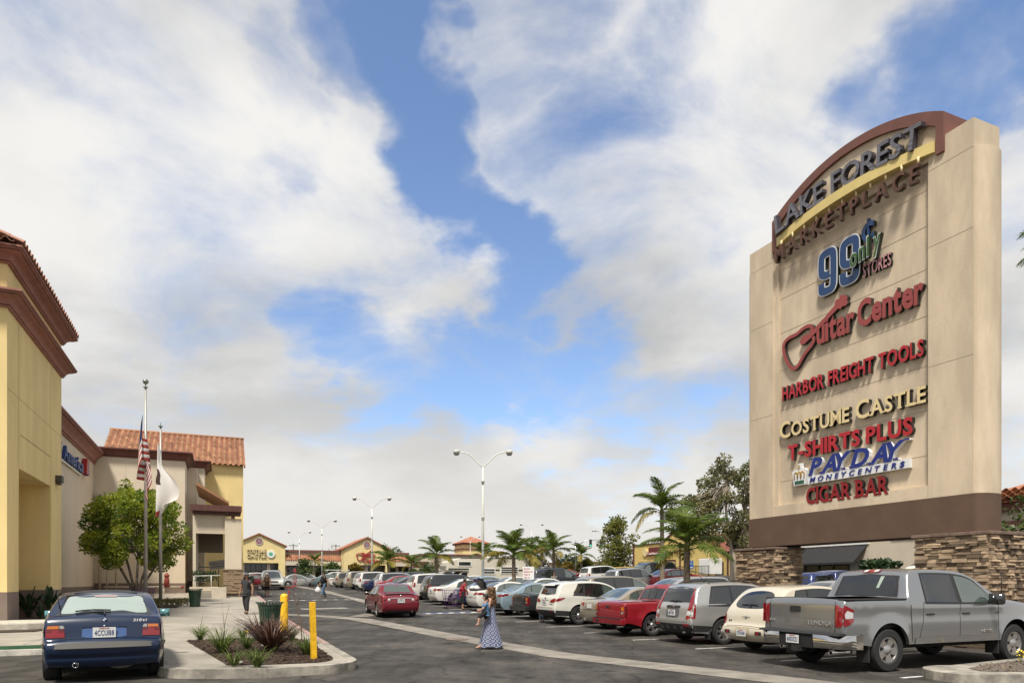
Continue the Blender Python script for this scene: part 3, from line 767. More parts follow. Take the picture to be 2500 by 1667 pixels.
for x, z in ((4.05, 1.32), (0.35, 2.5), (1.4, 1.4)):
    b = MB(); b.lathe([(0.06, -0.1), (0.1, -0.08), (0.1, 0.08), (0.06, 0.1)], 10, 'x', (x, 0, z)); b.build('valve', M_REDV if x > 2 or z > 2 else M_IRON, fp, True)
b = MB(); b.sphere((0, 0, 0), 0.11, 10, 8, (1, 1, 1.5)); put('alarm_bell', b.mesh('alarm_bell', M_REDV, True), None, ab(53.75, -3.1, 6.2), 0, 'small dark red alarm bell high on the beige wall', 'alarm bell')
# low hedge by the wall
# ---------------------------------------------------------------- far row of shops
M_YEL2 = mat('pale yellow stucco', (0.72, 0.58, 0.28), 0.9, var=0.08, vscale=0.8)
M_BEI2 = mat('pale beige stucco', (0.58, 0.50, 0.39), 0.9, var=0.08, vscale=0.8)
M_TER = mat('far clay tile', (0.36, 0.14, 0.075), 0.85, var=0.25, vscale=2)
M_RED = mat('red letter face', (0.42, 0.018, 0.025), 0.35); M_BLK = mat('black letter return', (0.018, 0.016, 0.015), 0.5)
M_CREAM = mat('cream letter face', (0.72, 0.57, 0.30), 0.4)
def storefront(root, B0, B1, A, z0, z1, n, doors=()):
    """glass bays between mullions, each pane a part"""
    w = (B1-B0)/n
    for i in range(n):
        b = MB(); b.box(B0+i*w+0.05, B0+(i+1)*w-0.05, A, A+0.05, z0, z1); p = bp(root, b, 'pane', M_GLASS)
        b = MB(); f = 0.06
        x0, x1 = B0+i*w, B0+(i+1)*w
        b.box(x0, x0+f, A-0.05, A+0.08, z0, z1); b.box(x1-f, x1-0.002, A-0.05, A+0.08, z0, z1); b.box(x0+f, x1-f, A-0.05, A+0.08, z1-f, z1); b.box(x0+f, x1-f, A-0.05, A+0.08, z0, z0+f)
        if i in doors: b.box(x0+f, x1-f, A-0.05, A+0.08, z0+2.15, z0+2.25)
        bp(root, b, 'window_frame', M_FRAME)
def pent_roof(root, B0, B1, A, z0, z1, out, pitch=0.42):
    b = MB(); b.prism_x([(A-out, z0), (A, z0), (A, z1)], B0, B1); bp(root, b, 'pent_roof', M_TER)
    n = int((B1-B0)/pitch); me = None
    L_ = math.hypot(out, z1-z0); sl_ = math.atan2(z1-z0, out)
    q = MB(); q.tube([(0, 0, 0), (0, L_, 0)], 0.12, 6); me = q.mesh('roof_tile', M_TILE, True)
    bo, ao = root['_o']
    for i in range(n):
        o = put('roof_tile', me, root); o.location = (B0+(i+0.5)*pitch-bo, A-out-ao-0.03, z0+0.02); o.rotation_euler = (sl_, 0, 0)
def gable_front(root, B0, B1, A, zb, ze, za, open0, open1, zo, depth, m=M_YEL2):
    mid = (B0+B1)/2
    b = MB()
    b.prism_y([(B0, zo), (B1, zo), (B1, ze), (mid, za), (B0, ze)], A, A+depth)
    b.box(B0, open0, A, A+depth, zb, zo); b.box(open1, B1, A, A+depth, zb, zo); b.box(open0, open1, A+1.2, A+depth, zb, zo)
    bp(root, b, 'wall', m)
    b = MB(); t = 0.22
    b.prism_y([(B0-0.35, ze-0.1), (B0-0.35, ze+t-0.1), (mid, za+t+0.05), (B1+0.35, ze+t-0.1), (B1+0.35, ze-0.1), (mid, za+0.05)], A-0.35, A+depth+0.3)
    bp(root, b, 'roof', M_TER)
    b = MB(); zc = za-1.3
    b.lathe([(0.0, A-0.05), (0.55, A-0.05), (0.58, A-0.12), (0.70, A-0.12), (0.72, A+0.02)], 24, 'y', (mid, 0, zc), cap=False)
    md = bp(root, b, 'medallion', mat('pale rim', (0.5, 0.48, 0.44), 0.7), True, 30)
    b = MB(); b.lathe([(0.0, A-0.09), (0.54, A-0.09)], 24, 'y', (mid, 0, zc), cap=False); bp(root, b, 'medallion_field', mat('medallion red', (0.30, 0.05, 0.04), 0.6))
    b = MB()
    for k in range(4):
        a = k*math.pi/4+0.39; r = 0.52
        b.add([(mid+r*math.cos(a), A-0.10, zc+r*math.sin(a)), (mid-0.1*math.sin(a), A-0.10, zc+0.1*math.cos(a)), (mid-r*math.cos(a), A-0.10, zc-r*math.sin(a)), (mid+0.1*math.sin(a), A-0.10, zc-0.1*math.cos(a))], [(0, 1, 2, 3)])
    bp(root, b, 'medallion_star', mat('medallion grey blue', (0.28, 0.32, 0.40), 0.6))
def wall_letters(root, B, A, *a, **kw):
    lt = bpy.data.objects.new('wall_sign', None); COL.objects.link(lt); lt.parent = root
    bo, ao = root['_o']; lt.location = (B-bo, A-ao, 0)
    return lettering(lt, *a, **kw)
cc = building('costume_shop', 'yellow gabled shop front with a round medallion beyond the aisle', 138, 6.8)
gable_front(cc, 2.1, 11.5, 138, 1.2, 8.5, 10.7, 2.5, 10.3, 5.3, 8)
storefront(cc, 4.3, 8.2, 139.0, 1.5, 5.2, 4, (1, 2)); storefront(cc, 8.9, 10.25, 139.0, 2.0, 5.2, 1)
b = MB(); b.box(8.25, 8.85, 138.9, 139.1, 1.4, 5.3); b.box(2.5, 4.25, 138.9, 139.1, 1.4, 5.3); bp(cc, b, 'pier', M_BEI2)
M_DKY = mat('dark gold return', (0.12, 0.09, 0.04), 0.6)
wall_letters(cc, 4.6, 137.85, 'COSTUME', 0, 7.2, 3.4, 0.72, 0.2, M_CREAM, M_DKY, bold=0.015)
wall_letters(cc, 4.6, 137.85, 'CASTLE', 0, 6.3, 3.4, 0.72, 0.2, M_CREAM, M_DKY, bold=0.015)
b = MB(); b.lathe([(0.0, 137.8), (0.72, 137.8), (0.72, 138.0)], 20, 'y', (8.9, 0, 7.0), cap=False); bp(cc, b, 'round_sign', mat('white sign face', (0.75, 0.77, 0.74), 0.5))
b = MB(); b.lathe([(0.0, 137.78), (0.4, 137.78)], 6, 'y', (8.9, 0, 7.0), cap=False); bp(cc, b, 'round_sign_mark', mat('sign green', (0.1, 0.38, 0.22), 0.5))
b = MB(); b.box(2.5, 3.8, 137.85, 137.98, 7.3, 7.75); b.box(2.6, 3.7, 137.85, 137.98, 5.9, 6.0); b.box(2.6, 3.7, 137.85, 137.98, 5.6, 5.7); bp(cc, b, 'small_sign', mat('dark sign', (0.05, 0.045, 0.03), 0.6))
b = MB(); b.box(2.6, 3.7, 137.86, 137.98, 6.1, 7.2); bp(cc, b, 'small_sign', mat('yellow sign', (0.6, 0.52, 0.08), 0.6))

def strip_mall(name, label, A, B0, B1, zp, panes):
    r = building(name, label, A, (B0+B1)/2)
    b = MB(); b.box(B0, B1, A, A+12, 4.9, zp); b.box(B0, B1, A+1.5, A+11.9, 1.2, 4.9); bp(r, b, 'wall', M_BEI2)
    b = MB(); b.box(B0, B1, A-0.35, A+12.1, zp-0.002, zp+0.45); bp(r, b, 'parapet', M_CORD)
    pent_roof(r, B0+0.02, B1-0.02, A-0.003, 5.85, 7.05, 1.6)
    b = MB(); b.box(B0, B1, A-1.55, A-0.004, 4.9, 5.85); bp(r, b, 'fascia', M_BEI2)
    n = panes; w = (B1-B0)/n
    for i in range(n):
        b = MB(); b.box(B0+i*w, B0+i*w+0.55, A+0.9, A+1.45, 1.2, 4.9); bp(r, b, 'pier', M_BEI2)
    storefront(r, B0+0.6, B1-0.05, A+1.3, 1.7, 4.8, panes*2, (1, 4))
    return r
strip_mall('shop_row', 'low beige shop row with a tiled pent roof between the two yellow gables', 139.5, 11.56, 22.1, 7.5, 4)
strip_mall('shop_row', 'low beige shop row with a tiled pent roof right of the guitar shop', 139.5, 31.1, 36.2, 7.3, 2)
gc = building('guitar_shop', 'yellow gabled shop with red guitar lettering and a round medallion', 135, 26.6)
gable_front(gc, 22.2, 31.0, 135, 1.2, 8.1, 10.3, 22.9, 30.3, 5.0, 12)
storefront(gc, 22.95, 26.3, 136.0, 1.6, 4.95, 3); storefront(gc, 26.95, 30.25, 136.0, 1.6, 4.95, 3, (1,))
b = MB(); b.box(26.3, 26.95, 135.9, 136.1, 1.4, 4.98); bp(gc, b, 'pier', M_BEI2)
M_RED2 = mat('deep red letter', (0.33, 0.012, 0.02), 0.4)
wall_letters(gc, 26.2, 134.8, 'uitar', 0, 6.55, 2.1, 0.85, 0.15, M_RED2, M_RED2, bold=0.03, gap=0.06)
wall_letters(gc, 25.7, 134.8, 'Center', 0, 5.5, 3.6, 0.85, 0.15, M_RED2, M_RED2, bold=0.03, gap=0.06)
guitar_sign(gc, (24.4-26.6, -0.1, 5.75), 1.2, 0.17, 0.15, M_RED2, M_RED2)

# beige shops with a square tower, further right
tw = building('beige_shops', 'long beige shop building with dark parapet and a red roofed tower', 140, 46)
b = MB(); b.box(36.3, 56, 140, 155, 1.2, 6.9); b.box(38.6, 56, 139.2, 139.99, 1.2, 7.3); bp(tw, b, 'wall', M_BEI2)
b = MB(); b.box(38.4, 56.2, 138.9, 155, 7.3, 7.6); b.box(36.2, 38.4, 139.8, 155, 6.9, 7.15); bp(tw, b, 'parapet', M_CORD)
b = MB(); b.box(49.4, 55.2, 143, 149, 7.6, 10.0); bp(tw, b, 'tower', M_YEL2)
b = MB(); b.box(49.2, 55.4, 142.8, 149.2, 8.9, 9.15); b.box(49.0, 55.6, 142.6, 149.4, 10.0, 10.35); bp(tw, b, 'tower_band', M_CORD)
b = MB(); b.add([(48.8, 142.4, 10.35), (55.8, 142.4, 10.35), (55.8, 149.6, 10.35), (48.8, 149.6, 10.35), (52.3, 146, 12.0)], [(0, 1, 4), (1, 2, 4), (2, 3, 4), (3, 0, 4), (3, 2, 1, 0)]); bp(tw, b, 'tower_roof', M_TER)
b = MB(); b.box(36.35, 39.5, 136.8, 137.1, 4.6, 5.9); bp(tw, b, 'pergola_beam', M_PERG)
for k in range(5):
    b = MB(); b.box(36.5+k*0.68, 36.62+k*0.68, 137.1, 139.1, 5.2, 5.5); bp(tw, b, 'pergola_rafter', M_PERG)
b = MB(); b.box(42.8, 46.0, 139.1, 139.19, 4.9, 5.7); bp(tw, b, 'shop_sign', mat('white sign face', (0.75, 0.77, 0.74), 0.5))
wall_letters(tw, 43.0, 139.05, 'Subs', 0, 5.05, 2.6, 0.5, 0.06, mat('sign green', (0.1, 0.38, 0.22), 0.5), M_BLK) if False else None
b = MB(); b.box(43.0, 43.6, 139.05, 139.1, 5.0, 5.6); bp(tw, b, 'shop_sign_mark', mat('yellow sign', (0.6, 0.52, 0.08), 0.6))
b = MB(); b.box(43.0, 45.8, 139.05, 139.1, 4.93, 4.99); bp(tw, b, 'shop_sign_mark', mat('sign green', (0.1, 0.38, 0.22), 0.5))
wall_letters(tw, 46.9, 139.1, 'Nail', 0, 5.6, 2.0, 0.5, 0.06, M_BLK, M_BLK)
for x in (41, 44, 47.5, 50.5):
    b = MB(); b.box(x, x+1.9, 139.12, 139.19, 1.6, 3.9); bp(tw, b, 'pane', M_GLASS)

# ---------------------------------------------------------------- yellow clapboard restaurant on the right
rs = building('restaurant', 'yellow clapboard restaurant with brown trim and a red sign behind the palms', 62, 45.6)
M_CLAP = mat('yellow clapboard', (0.66, 0.49, 0.17), 0.7, var=0.08, vscale=1.5)
M_BTRIM = mat('brown trim', (0.10, 0.035, 0.03), 0.7)
XR = 45.6
b = MB(); b.prism_x([(56.0, 0.8), (69.5, 0.8), (69.5, 6.0), (63.8, 6.0), (61.6, 7.1), (59.6, 6.0), (56.0, 6.0)], XR, XR+10); bp(rs, b, 'wall', M_CLAP)
b = MB()
b.prism_x([(53.7, 0.8), (56.0, 0.8), (58.8, 0.8), (58.8, 4.9), (56.2, 6.45), (53.7, 4.85)], XR+0.6, XR+15); bp(rs, b, 'wall', M_CLAP)
k = 0
for i in range(28):
    z = 0.9+i*0.18
    b = MB(); b.prism_x([(56.02, z), (69.48, z), (69.48, z+0.172), (56.02, z+0.172)], XR-0.03, XR-0.002)
    b.v = [(v[0]+(0.018 if (v[2] > z+0.1 and v[0] < XR-0.01) else 0), v[1], v[2]) for v in b.v]
    bp(rs, b, 'clapboard', M_CLAP)
for i in range(22):
    z = 0.9+i*0.18
    b = MB(); b.prism_x([(53.72, z), (55.98, z), (55.98, z+0.172), (53.72, z+0.172)], XR+0.57, XR+0.598)
    b.v = [(v[0]+(0.018 if (v[2] > z+0.1 and v[0] < XR+0.59) else 0), v[1], v[2]) for v in b.v]
    bp(rs, b, 'clapboard', M_CLAP)
b = MB(); b.box(XR-0.12, XR+10.1, 69.35, 69.6, 0.8, 6.1); bp(rs, b, 'corner_trim', M_BTRIM)
b = MB(); b.box(XR-0.1, XR-0.035, 60.4, 60.6, 0.8, 6.0); bp(rs, b, 'corner_trim', M_BTRIM)
b = MB(); b.box(XR+0.5, XR+0.62, 53.62, 53.78, 0.8, 4.85); bp(rs, b, 'corner_trim', M_BTRIM)
b = MB(); b.box(XR-0.12, XR+0.3, 55.9, 59.6, 6.0, 6.12); b.box(XR-0.12, XR+0.3, 63.8, 69.6, 6.0, 6.12)
b.prism_x([(59.5, 6.0), (59.5, 6.14), (61.6, 7.26), (63.9, 6.14), (63.9, 6.0), (61.6, 7.12)], XR-0.12, XR+0.3); bp(rs, b, 'parapet_trim', M_BTRIM)
# tiled roof of the wing
b = MB(); b.add([(XR+0.2, 53.3, 4.62), (XR+15, 53.3, 4.62), (XR+15, 56.2, 6.5), (XR+0.2, 56.2, 6.5), (XR+15, 59.2, 4.62), (XR+0.2, 59.2, 4.62)], [(0, 1, 2, 3), (3, 2, 4, 5)])
bp(rs, b, 'roof', mat('roof underlay', (0.2, 0.07, 0.04), 0.9))
tm3 = s_tile(0.42, 0.5, 0.1); tm3.materials.clear(); tm3.materials.append(mat('dark red roof tile', (0.20, 0.065, 0.045), 0.85, var=0.3, vscale=3, rnd=0.25, col2=(0.28, 0.10, 0.07)))
pr = math.atan2(1.88, 2.9); tile_field(rs, tm3, (0.2, 53.25-62, 4.64), (1, 0, 0), (0, math.cos(pr), math.sin(pr)), 26, 7, 0.42, 0.5, (0, -math.sin(pr), math.cos(pr)))
# red sign, doors, vent
b = MB(); b.box(XR-0.2, XR-0.035, 62.6, 66.6, 4.75, 5.1); sg = bp(rs, b, 'sign_board', mat('restaurant red', (0.27, 0.02, 0.03), 0.5))
lt = bpy.data.objects.new('wall_sign', None); COL.objects.link(lt); lt.parent = rs; lt.location = (-0.26, 66.4-62, 0); lt.rotation_euler = (0, 0, R(-90))
lettering(lt, 'Fresh Mexican Food', 0, 4.82, 3.5, 0.24, 0.04, M_WHITEP, M_WHITEP, bold=0.01)
lettering(lt, 'GRILL', 0.3, 4.9, 3.2, 0.55, 0.08, mat('sign dark red', (0.2, 0.02, 0.03), 0.5), M_BLK, bold=0.02) if False else None
b = MB(); b.box(XR-0.18, XR-0.035, 63.0, 66.2, 5.15, 5.65); bp(rs, b, 'sign_board', mat('sign dark brown red', (0.13, 0.02, 0.02), 0.5))
b = MB(); b.lathe([(0.0, XR-0.16), (0.45, XR-0.16), (0.45, XR-0.035)], 16, 'x', (0, 67.0, 5.1), cap=False); bp(rs, b, 'sign_disc', M_CREAM)
b = MB()
for (a0, a1, c0, c1) in ((61.3, 61.42, 1.1, 4.1), (64.9, 65.02, 1.1, 4.1), (61.42, 64.9, 4.0, 4.12)): b.box(XR-0.07, XR-0.033, a0, a1, c0, c1)
bp(rs, b, 'door_frame', M_BTRIM)
for a0 in (61.75, 62.8, 63.9):
    b = MB(); b.box(XR-0.05, XR-0.033, a0, a0+0.6, 3.2, 3.7); bp(rs, b, 'vent_grille', mat('vent tan', (0.36, 0.27, 0.12), 0.8))
b = MB(); b.box(XR-0.09, XR-0.033, 67.4, 68.4, 3.5, 4.0); w_ = bp(rs, b, 'window', M_BTRIM)
b = MB(); b.box(XR-0.1, XR-0.092, 67.5, 68.3, 3.57, 3.93); bp(rs, b, 'pane', mat('pale pane', (0.35, 0.36, 0.35), 0.2), parent=w_)
b = MB(); b.box(XR+0.54, XR+0.568, 54.3, 55.6, 1.2, 3.7); bp(rs, b, 'service_door', mat('dark doorway', (0.09, 0.06, 0.04), 0.8))
# low yellow wall in front, ramp with black railing, white bin
b = MB(); b.box(0, 0.15, 0, 11, 0, 1.0); b.build('low_wall', M_CLAP, None, loc=gab(64, 43.2, 0.1), rot=TH, label='low yellow wall in front of the clapboard restaurant', cat='wall')
rl = thing('ramp_railing', 'black iron ramp railing beside the restaurant service door', 'railing', ab(54.8, 43.4, 2.2), TH)
b = MB(); b.tube([(0, -1.6, 1.05), (0, 3.4, 1.05)], 0.03, 6); b.tube([(0, -1.6, 0.12), (0, 3.4, 0.12)], 0.025, 6); b.build('rail', M_IRON, rl, True)
b = MB(); b.tube([(-0.5, -1.6, 0.25), (-0.5, 3.0, 0.95)], 0.04, 6); b.build('rail', M_IRON, rl, True)
for i in range(26):
    b = MB(); y = -1.6+i*0.2; r_ = 0.022 if i % 5 == 0 else 0.011; b.box(-r_, r_, y-r_, y+r_, -0.25, 1.05); b.build('baluster', M_IRON, rl)
b = MB(); b.box(-0.7, 0.7, -0.9, 0.9, 0, 1.55); put('storage_bin', bevel(b.mesh('storage_bin', M_WHITEP), 0.05), None, gab(54.4, 44.6, 0.1), TH, 'white storage bin behind the black ramp railing', 'bin')

# ---------------------------------------------------------------- beige shop behind the pylon
sb = building('awning_shop', 'beige stucco shop with a charcoal awning seen under the pylon sign', 33, 38)
b = MB(); b.box(38, 52, 25.5, 44, 0.2, 6.2); b.box(37.3, 52, 17, 25.4, 0.2, 5.3); bp(sb, b, 'wall', M_BEI2)
M_AWN = mat('charcoal awning cloth', (0.022, 0.021, 0.023), 0.85, var=0.2, vscale=6)
for (a0, a1) in ((31.2, 36.0), (36.1, 39.8)):
    b = MB(); b.prism_y([(38.0, 4.08), (36.75, 2.95), (36.75, 2.82), (38.0, 3.95)], a0, a1); bp(sb, b, 'awning', M_AWN)
b = MB(); b.box(37.93, 37.998, 31.0, 40.0, 4.1, 4.25); bp(sb, b, 'awning_rail', M_WHITEP)
for i in range(7):
    b = MB(); b.box(37.95, 37.995, 31.4+i*1.2, 32.5+i*1.2, 0.9, 3.0); bp(sb, b, 'pane', M_GLASS if i else mat('pale pane', (0.35, 0.36, 0.35), 0.2))
    b = MB(); b.box(37.9, 37.998, 31.28+i*1.2, 31.38+i*1.2, 0.7, 3.1); bp(sb, b, 'mullion', M_FRAME)
b = MB(); b.box(37.0, 52, 16.9, 25.5, 5.3, 5.75); b.box(37.15, 52, 17, 25.5, 4.6, 4.8); bp(sb, b, 'band', M_CORD)
b = MB(); b.add([(36.7, 16.6, 5.75), (46, 16.6, 5.75), (46, 25.8, 5.75), (36.7, 25.8, 5.75), (41.3, 21.2, 7.6)], [(0, 1, 4), (1, 2, 4), (2, 3, 4), (3, 0, 4), (3, 2, 1, 0)]); bp(sb, b, 'roof', M_TER)
pr = math.atan2(1.85, 4.6); tile_field(sb, tm2, (-1.35, 16.6-33, 5.77), (0, 1, 0), (math.cos(pr), 0, math.sin(pr)), 21, 4, 0.435, 0.5, (-math.sin(pr), 0, math.cos(pr)))
b = MB(); b.box(37.9, 37.998, 24.6, 25.0, 2.9, 3.2); bp(sb, b, 'wall_lamp', M_IRON)
b = MB(); b.box(37.9, 37.99, 27.2, 29.4, 4.35, 4.9); bp(sb, b, 'shop_sign', mat('lime sign', (0.45, 0.6, 0.12), 0.5))
# ---------------------------------------------------------------- pinkish shop across the street
ps = building('tan_shop', 'small tan shop building across the street behind the parked cars', 128, 68)
b = MB(); b.box(66, 80, 124, 134, 1.0, 5.6); bp(ps, b, 'wall', mat('tan stucco', (0.50, 0.36, 0.25), 0.9, var=0.1))
for x in (67, 70.5):
    b = MB(); b.box(x, x+2.4, 123.9, 123.99, 1.4, 3.9); bp(ps, b, 'pane', M_GLASS)
b = MB(); b.box(65.9, 80.1, 123.8, 134.1, 5.6, 5.9); bp(ps, b, 'parapet', M_CORD)
# ================================================================ PYLON SIGN
M_PYL = mat('pylon stucco', (0.62, 0.505, 0.365), 0.92, var=0.16, vscale=1.6, bump=0.5, bscale=60, stain=0.35, stretch=(1, 1, 0.3))
M_PYLD = mat('pylon brown band', (0.115, 0.07, 0.045), 0.9, var=0.12, vscale=1.5, bump=0.3, bscale=70)
M_ARCH = mat('pylon arch brown', (0.16, 0.065, 0.048), 0.7, var=0.15, vscale=1.5)
M_GOLD = mat('yellow arch band', (0.66, 0.52, 0.20), 0.6, var=0.06)
PB = 18.0
pyl = building('pylon_sign', 'tall beige shopping centre pylon sign with an arched brown top and many shop names', 15.65, 18.5, 'sign')
# body: panel and two side columns with rounded ends
b = MB(); b.box(PB+0.14, PB+0.9, 12.70, 18.74, 3.99, 14.2); bp(pyl, b, 'panel', M_PYL)
b = MB(); b.box(PB, PB+1.05, 11.6, 12.84, 3.99, 13.75); bp(pyl, b, 'column', M_PYL)
b = MB(); b.box(PB, PB+1.05, 18.6, 19.75, 3.99, 13.75); bp(pyl, b, 'column', M_PYL)
def half_round(A, sgn, z0, z1):
    q = MB(); pts = [(PB+0.52+0.5*math.cos(t), A+sgn*0.22*math.sin(t)) for t in [math.pi*i/14 for i in range(15)]]
    if sgn < 0: pts = pts[::-1]
    q.prism(pts, z0, z1); return q
for A, sgn in ((11.6, -1), (19.75, 1)):
    bp(pyl, half_round(A, sgn, 3.99, 13.0), 'rounded_end', M_PYL, True, 40)
    bp(pyl, half_round(A, sgn, 2.95, 3.986), 'rounded_foot', M_PYLD, True, 40)
b = MB(); b.box(PB-0.03, PB+1.08, 11.58, 19.77, 2.95, 3.986); bp(pyl, b, 'base_band', M_PYLD)
b = MB(); b.box(PB+0.06, PB+0.15, 18.40, 18.62, 3.99, 13.7); bp(pyl, b, 'panel_edge', M_PYL)
b = MB(); b.box(PB+0.02, PB+0.142, 12.7, 18.62, 3.988, 4.35); bp(pyl, b, 'panel_sill', M_PYL)
# fine joints between the stucco panels
M_SEAM = mat('stucco seam', (0.40, 0.33, 0.25), 0.95)
for z in (5.2, 6.45, 7.7, 9.1, 10.4, 11.6, 12.6):
    b = MB(); b.box(PB+0.134, PB+0.141, 12.85, 18.39, z, z+0.012); bp(pyl, b, 'seam', M_SEAM)
for z in (7.6, 10.9, 13.0):
    b = MB(); b.box(PB-0.004, PB+0.002, 11.6, 12.83, z, z+0.012); bp(pyl, b, 'seam', M_SEAM)
    b = MB(); b.box(PB-0.004, PB+0.002, 18.61, 19.7, z, z+0.012); bp(pyl, b, 'seam', M_SEAM)
# arched top
AC, HW = 15.47, 3.11
def arcz(A, zend, sag):
    Rr = (HW*HW+sag*sag)/(2*sag); return zend+math.sqrt(max(Rr*Rr-(A-AC)**2, 0))-(Rr-sag)
N = 28; AA = [AC-HW+2*HW*i/N for i in range(N+1)]
q = MB(); IW = HW-0.22
outer_ = [(A, arcz(A, 14.37, 0.93)) for A in AA]
inner_ = [(AC-IW+2*IW*i/N) for i in range(N+1)]
inner_ = [(A, arcz(AC+(A-AC)*HW/IW, 14.10, 0.93)) for A in inner_]
ring = [(AC-HW, 13.3)] + outer_ + [(AC+HW, 13.3), (AC+IW, 13.3)] + inner_[::-1] + [(AC-IW, 13.3)]
n = len(ring)
m_ = N+1
o0, o1 = PB-0.07, PB+1.15
vs = [(o0, p[0], p[1]) for p in ring]+[(o1, p[0], p[1]) for p in ring]
fs = [(i, n+i, n+(i+1) % n, (i+1) % n) for i in range(n)]
q.add(vs, fs)
OUT = [(AC-HW, 13.3)]+outer_+[(AC+HW, 13.3)]; INN = [(AC-IW, 13.3)]+inner_+[(AC+IW, 13.3)]
for X, fl in ((o0, 0), (o1, 1)):
    P = [(X, p[0], p[1]) for p in OUT]+[(X, p[0], p[1]) for p in INN]; k = len(OUT)
    q.add(P, [((i, k+i, k+i+1, i+1) if not fl else (i, i+1, k+i+1, k+i)) for i in range(k-1)])
bp(pyl, q, 'arch', M_ARCH)
q = MB(); pts = [(A, z) for A, z in inner_]
q.add([(PB+0.03, AC-IW, 13.3)]+[(PB+0.03, A, z+0.02) for A, z in pts]+[(PB+0.03, AC+IW, 13.3)], [tuple(range(len(pts)+1, -1, -1))])
bp(pyl, q, 'arch_panel', M_PYL)
# yellow curved band standing in front
IW2 = 2.86
def bandz(A): return arcz(AC+(A-AC)*HW/IW2, 13.40, 0.20)
q = MB(); bd = [AC-IW2+2*IW2*i/N for i in range(N+1)]
rows = []
for A in bd:
    z = bandz(A); t = (A-AC)/IW2; xo = PB-0.10-0.18*(1-t*t)
    rows.append([(PB+0.14, A, z), (xo, A, z), (xo, A, z+0.30), (PB+0.14, A, z+0.30)])
q.grid([r+[r[0]] for r in rows]); q.add(rows[0], [(0, 1, 2, 3)]); q.add(rows[-1], [(3, 2, 1, 0)])
bp(pyl, q, 'curved_band', M_GOLD, True, 40)
# text frame: x runs from the far end (left in the picture) to the near end, faces the aisle
tf = bpy.data.objects.new('sign_face', None); COL.objects.link(tf); tf.parent = pyl
tf.location = (PB-18.5, 19.8-15.65, 0); tf.rotation_euler = (0, 0, R(-90))
def X(A): return 19.8-A
M_DKM = mat('dark ribbed letter', (0.045, 0.042, 0.05), 0.45, var=0.5, vscale=1.0, stretch=(1, 1, 60), col2=(0.26, 0.255, 0.28), metal=0.2)
M_DKS = mat('letter side violet grey', (0.05, 0.045, 0.06), 0.5)
M_RUST = mat('rust brown letter', (0.13, 0.05, 0.025), 0.6, var=0.4, vscale=4, col2=(0.06, 0.03, 0.02))
def c1(t):
    A = 18.25-t*5.4; return bandz(A)+0.30-13.70, math.atan2(bandz(A-0.1)-bandz(A+0.1), 0.2)
lettering(tf, 'LAKE FOREST', X(18.22), 13.71, 5.3, 0.68, 0.2, M_DKM, M_DKS, y=-0.16, bold=0.018, gap=0.05, space=0.40, curve=c1, label='dark ribbed capital lettering on the yellow band')
def c2(t):
    A = 18.25-t*5.3; return bandz(A)-13.40, math.atan2(bandz(A-0.1)-bandz(A+0.1), 0.2)
lettering(tf, 'MARKETPLACE', X(18.25), 12.74, 5.25, 0.5, 0.14, M_RUST, mat('rust letter side', (0.055, 0.03, 0.02), 0.6), y=-0.17, bold=0.03, gap=0.42, curve=c2, label='spaced rust brown capital lettering hanging below the yellow band')
for i in range(11):
    A = 18.03-5.25*i/10.45; q = MB(); z = bandz(A); q.tube([(PB-0.17, A, z-0.18), (PB-0.17, A, z+0.02)], 0.035, 6); bp(pyl, q, 'letter_hanger', M_CREAM, True)
# 99 cents sign: outlined digits
M_WHT = mat('white outline', (0.72, 0.72, 0.72), 0.4); M_NAVY = mat('navy letter face', (0.016, 0.05, 0.14), 0.4); M_GRN = mat('dark green letter', (0.035, 0.10, 0.02), 0.4)
M_PNK = mat('pink letter', (0.52, 0.24, 0.26), 0.4); M_DKG = mat('dark green return', (0.01, 0.02, 0.012), 0.5)
NINE = [(.16, .46), (.16, .30), (.18, .18), (.40, .16), (.62, .18), (.64, .45), (.64, 1.10), (.62, 1.37), (.40, 1.39), (.18, 1.37), (.16, 1.15), (.16, .92), (.18, .72), (.40, .66), (.475, .70)]
for k, A in enumerate((16.64, 15.80)):
    o = put('digit', stroke_mesh('digit', NINE, .30, .13, M_WHT, M_DKG), tf); o.location = (X(A), 0.13, 10.9)
    o = put('digit_face', stroke_mesh('digit_face', NINE, .225, .012, M_NAVY, M_NAVY), tf); o.location = (X(A)+.0, -0.004, 10.9)
lettering(tf, 'C', X(14.97), 12.0, 0.44, 0.54, 0.12, M_NAVY, M_DKG, y=0.05, bold=0.07)
q = MB(); q.box(PB-0.0, PB+0.1, 14.72, 14.78, 11.90, 12.66); bp(pyl, q, 'cent_stroke', M_NAVY)
lettering(tf, 'only', X(15.24), 11.30, 1.12, 0.62, 0.14, M_WHT, M_DKG, y=-0.08, bold=0.05, shear=0.3, gap=0.02, curve=lambda t: (0.22*t, 0.17))
lettering(tf, 'only', X(15.225), 11.315, 1.09, 0.585, 0.02, M_GRN, M_GRN, y=-0.155, bold=0.015, shear=0.3, gap=0.08, curve=lambda t: (0.22*t, 0.17))
lettering(tf, 'STORES', X(14.95), 10.95, 0.95, 0.40, 0.10, M_PNK, M_DKG, y=0.08, bold=0.01, gap=0.14)
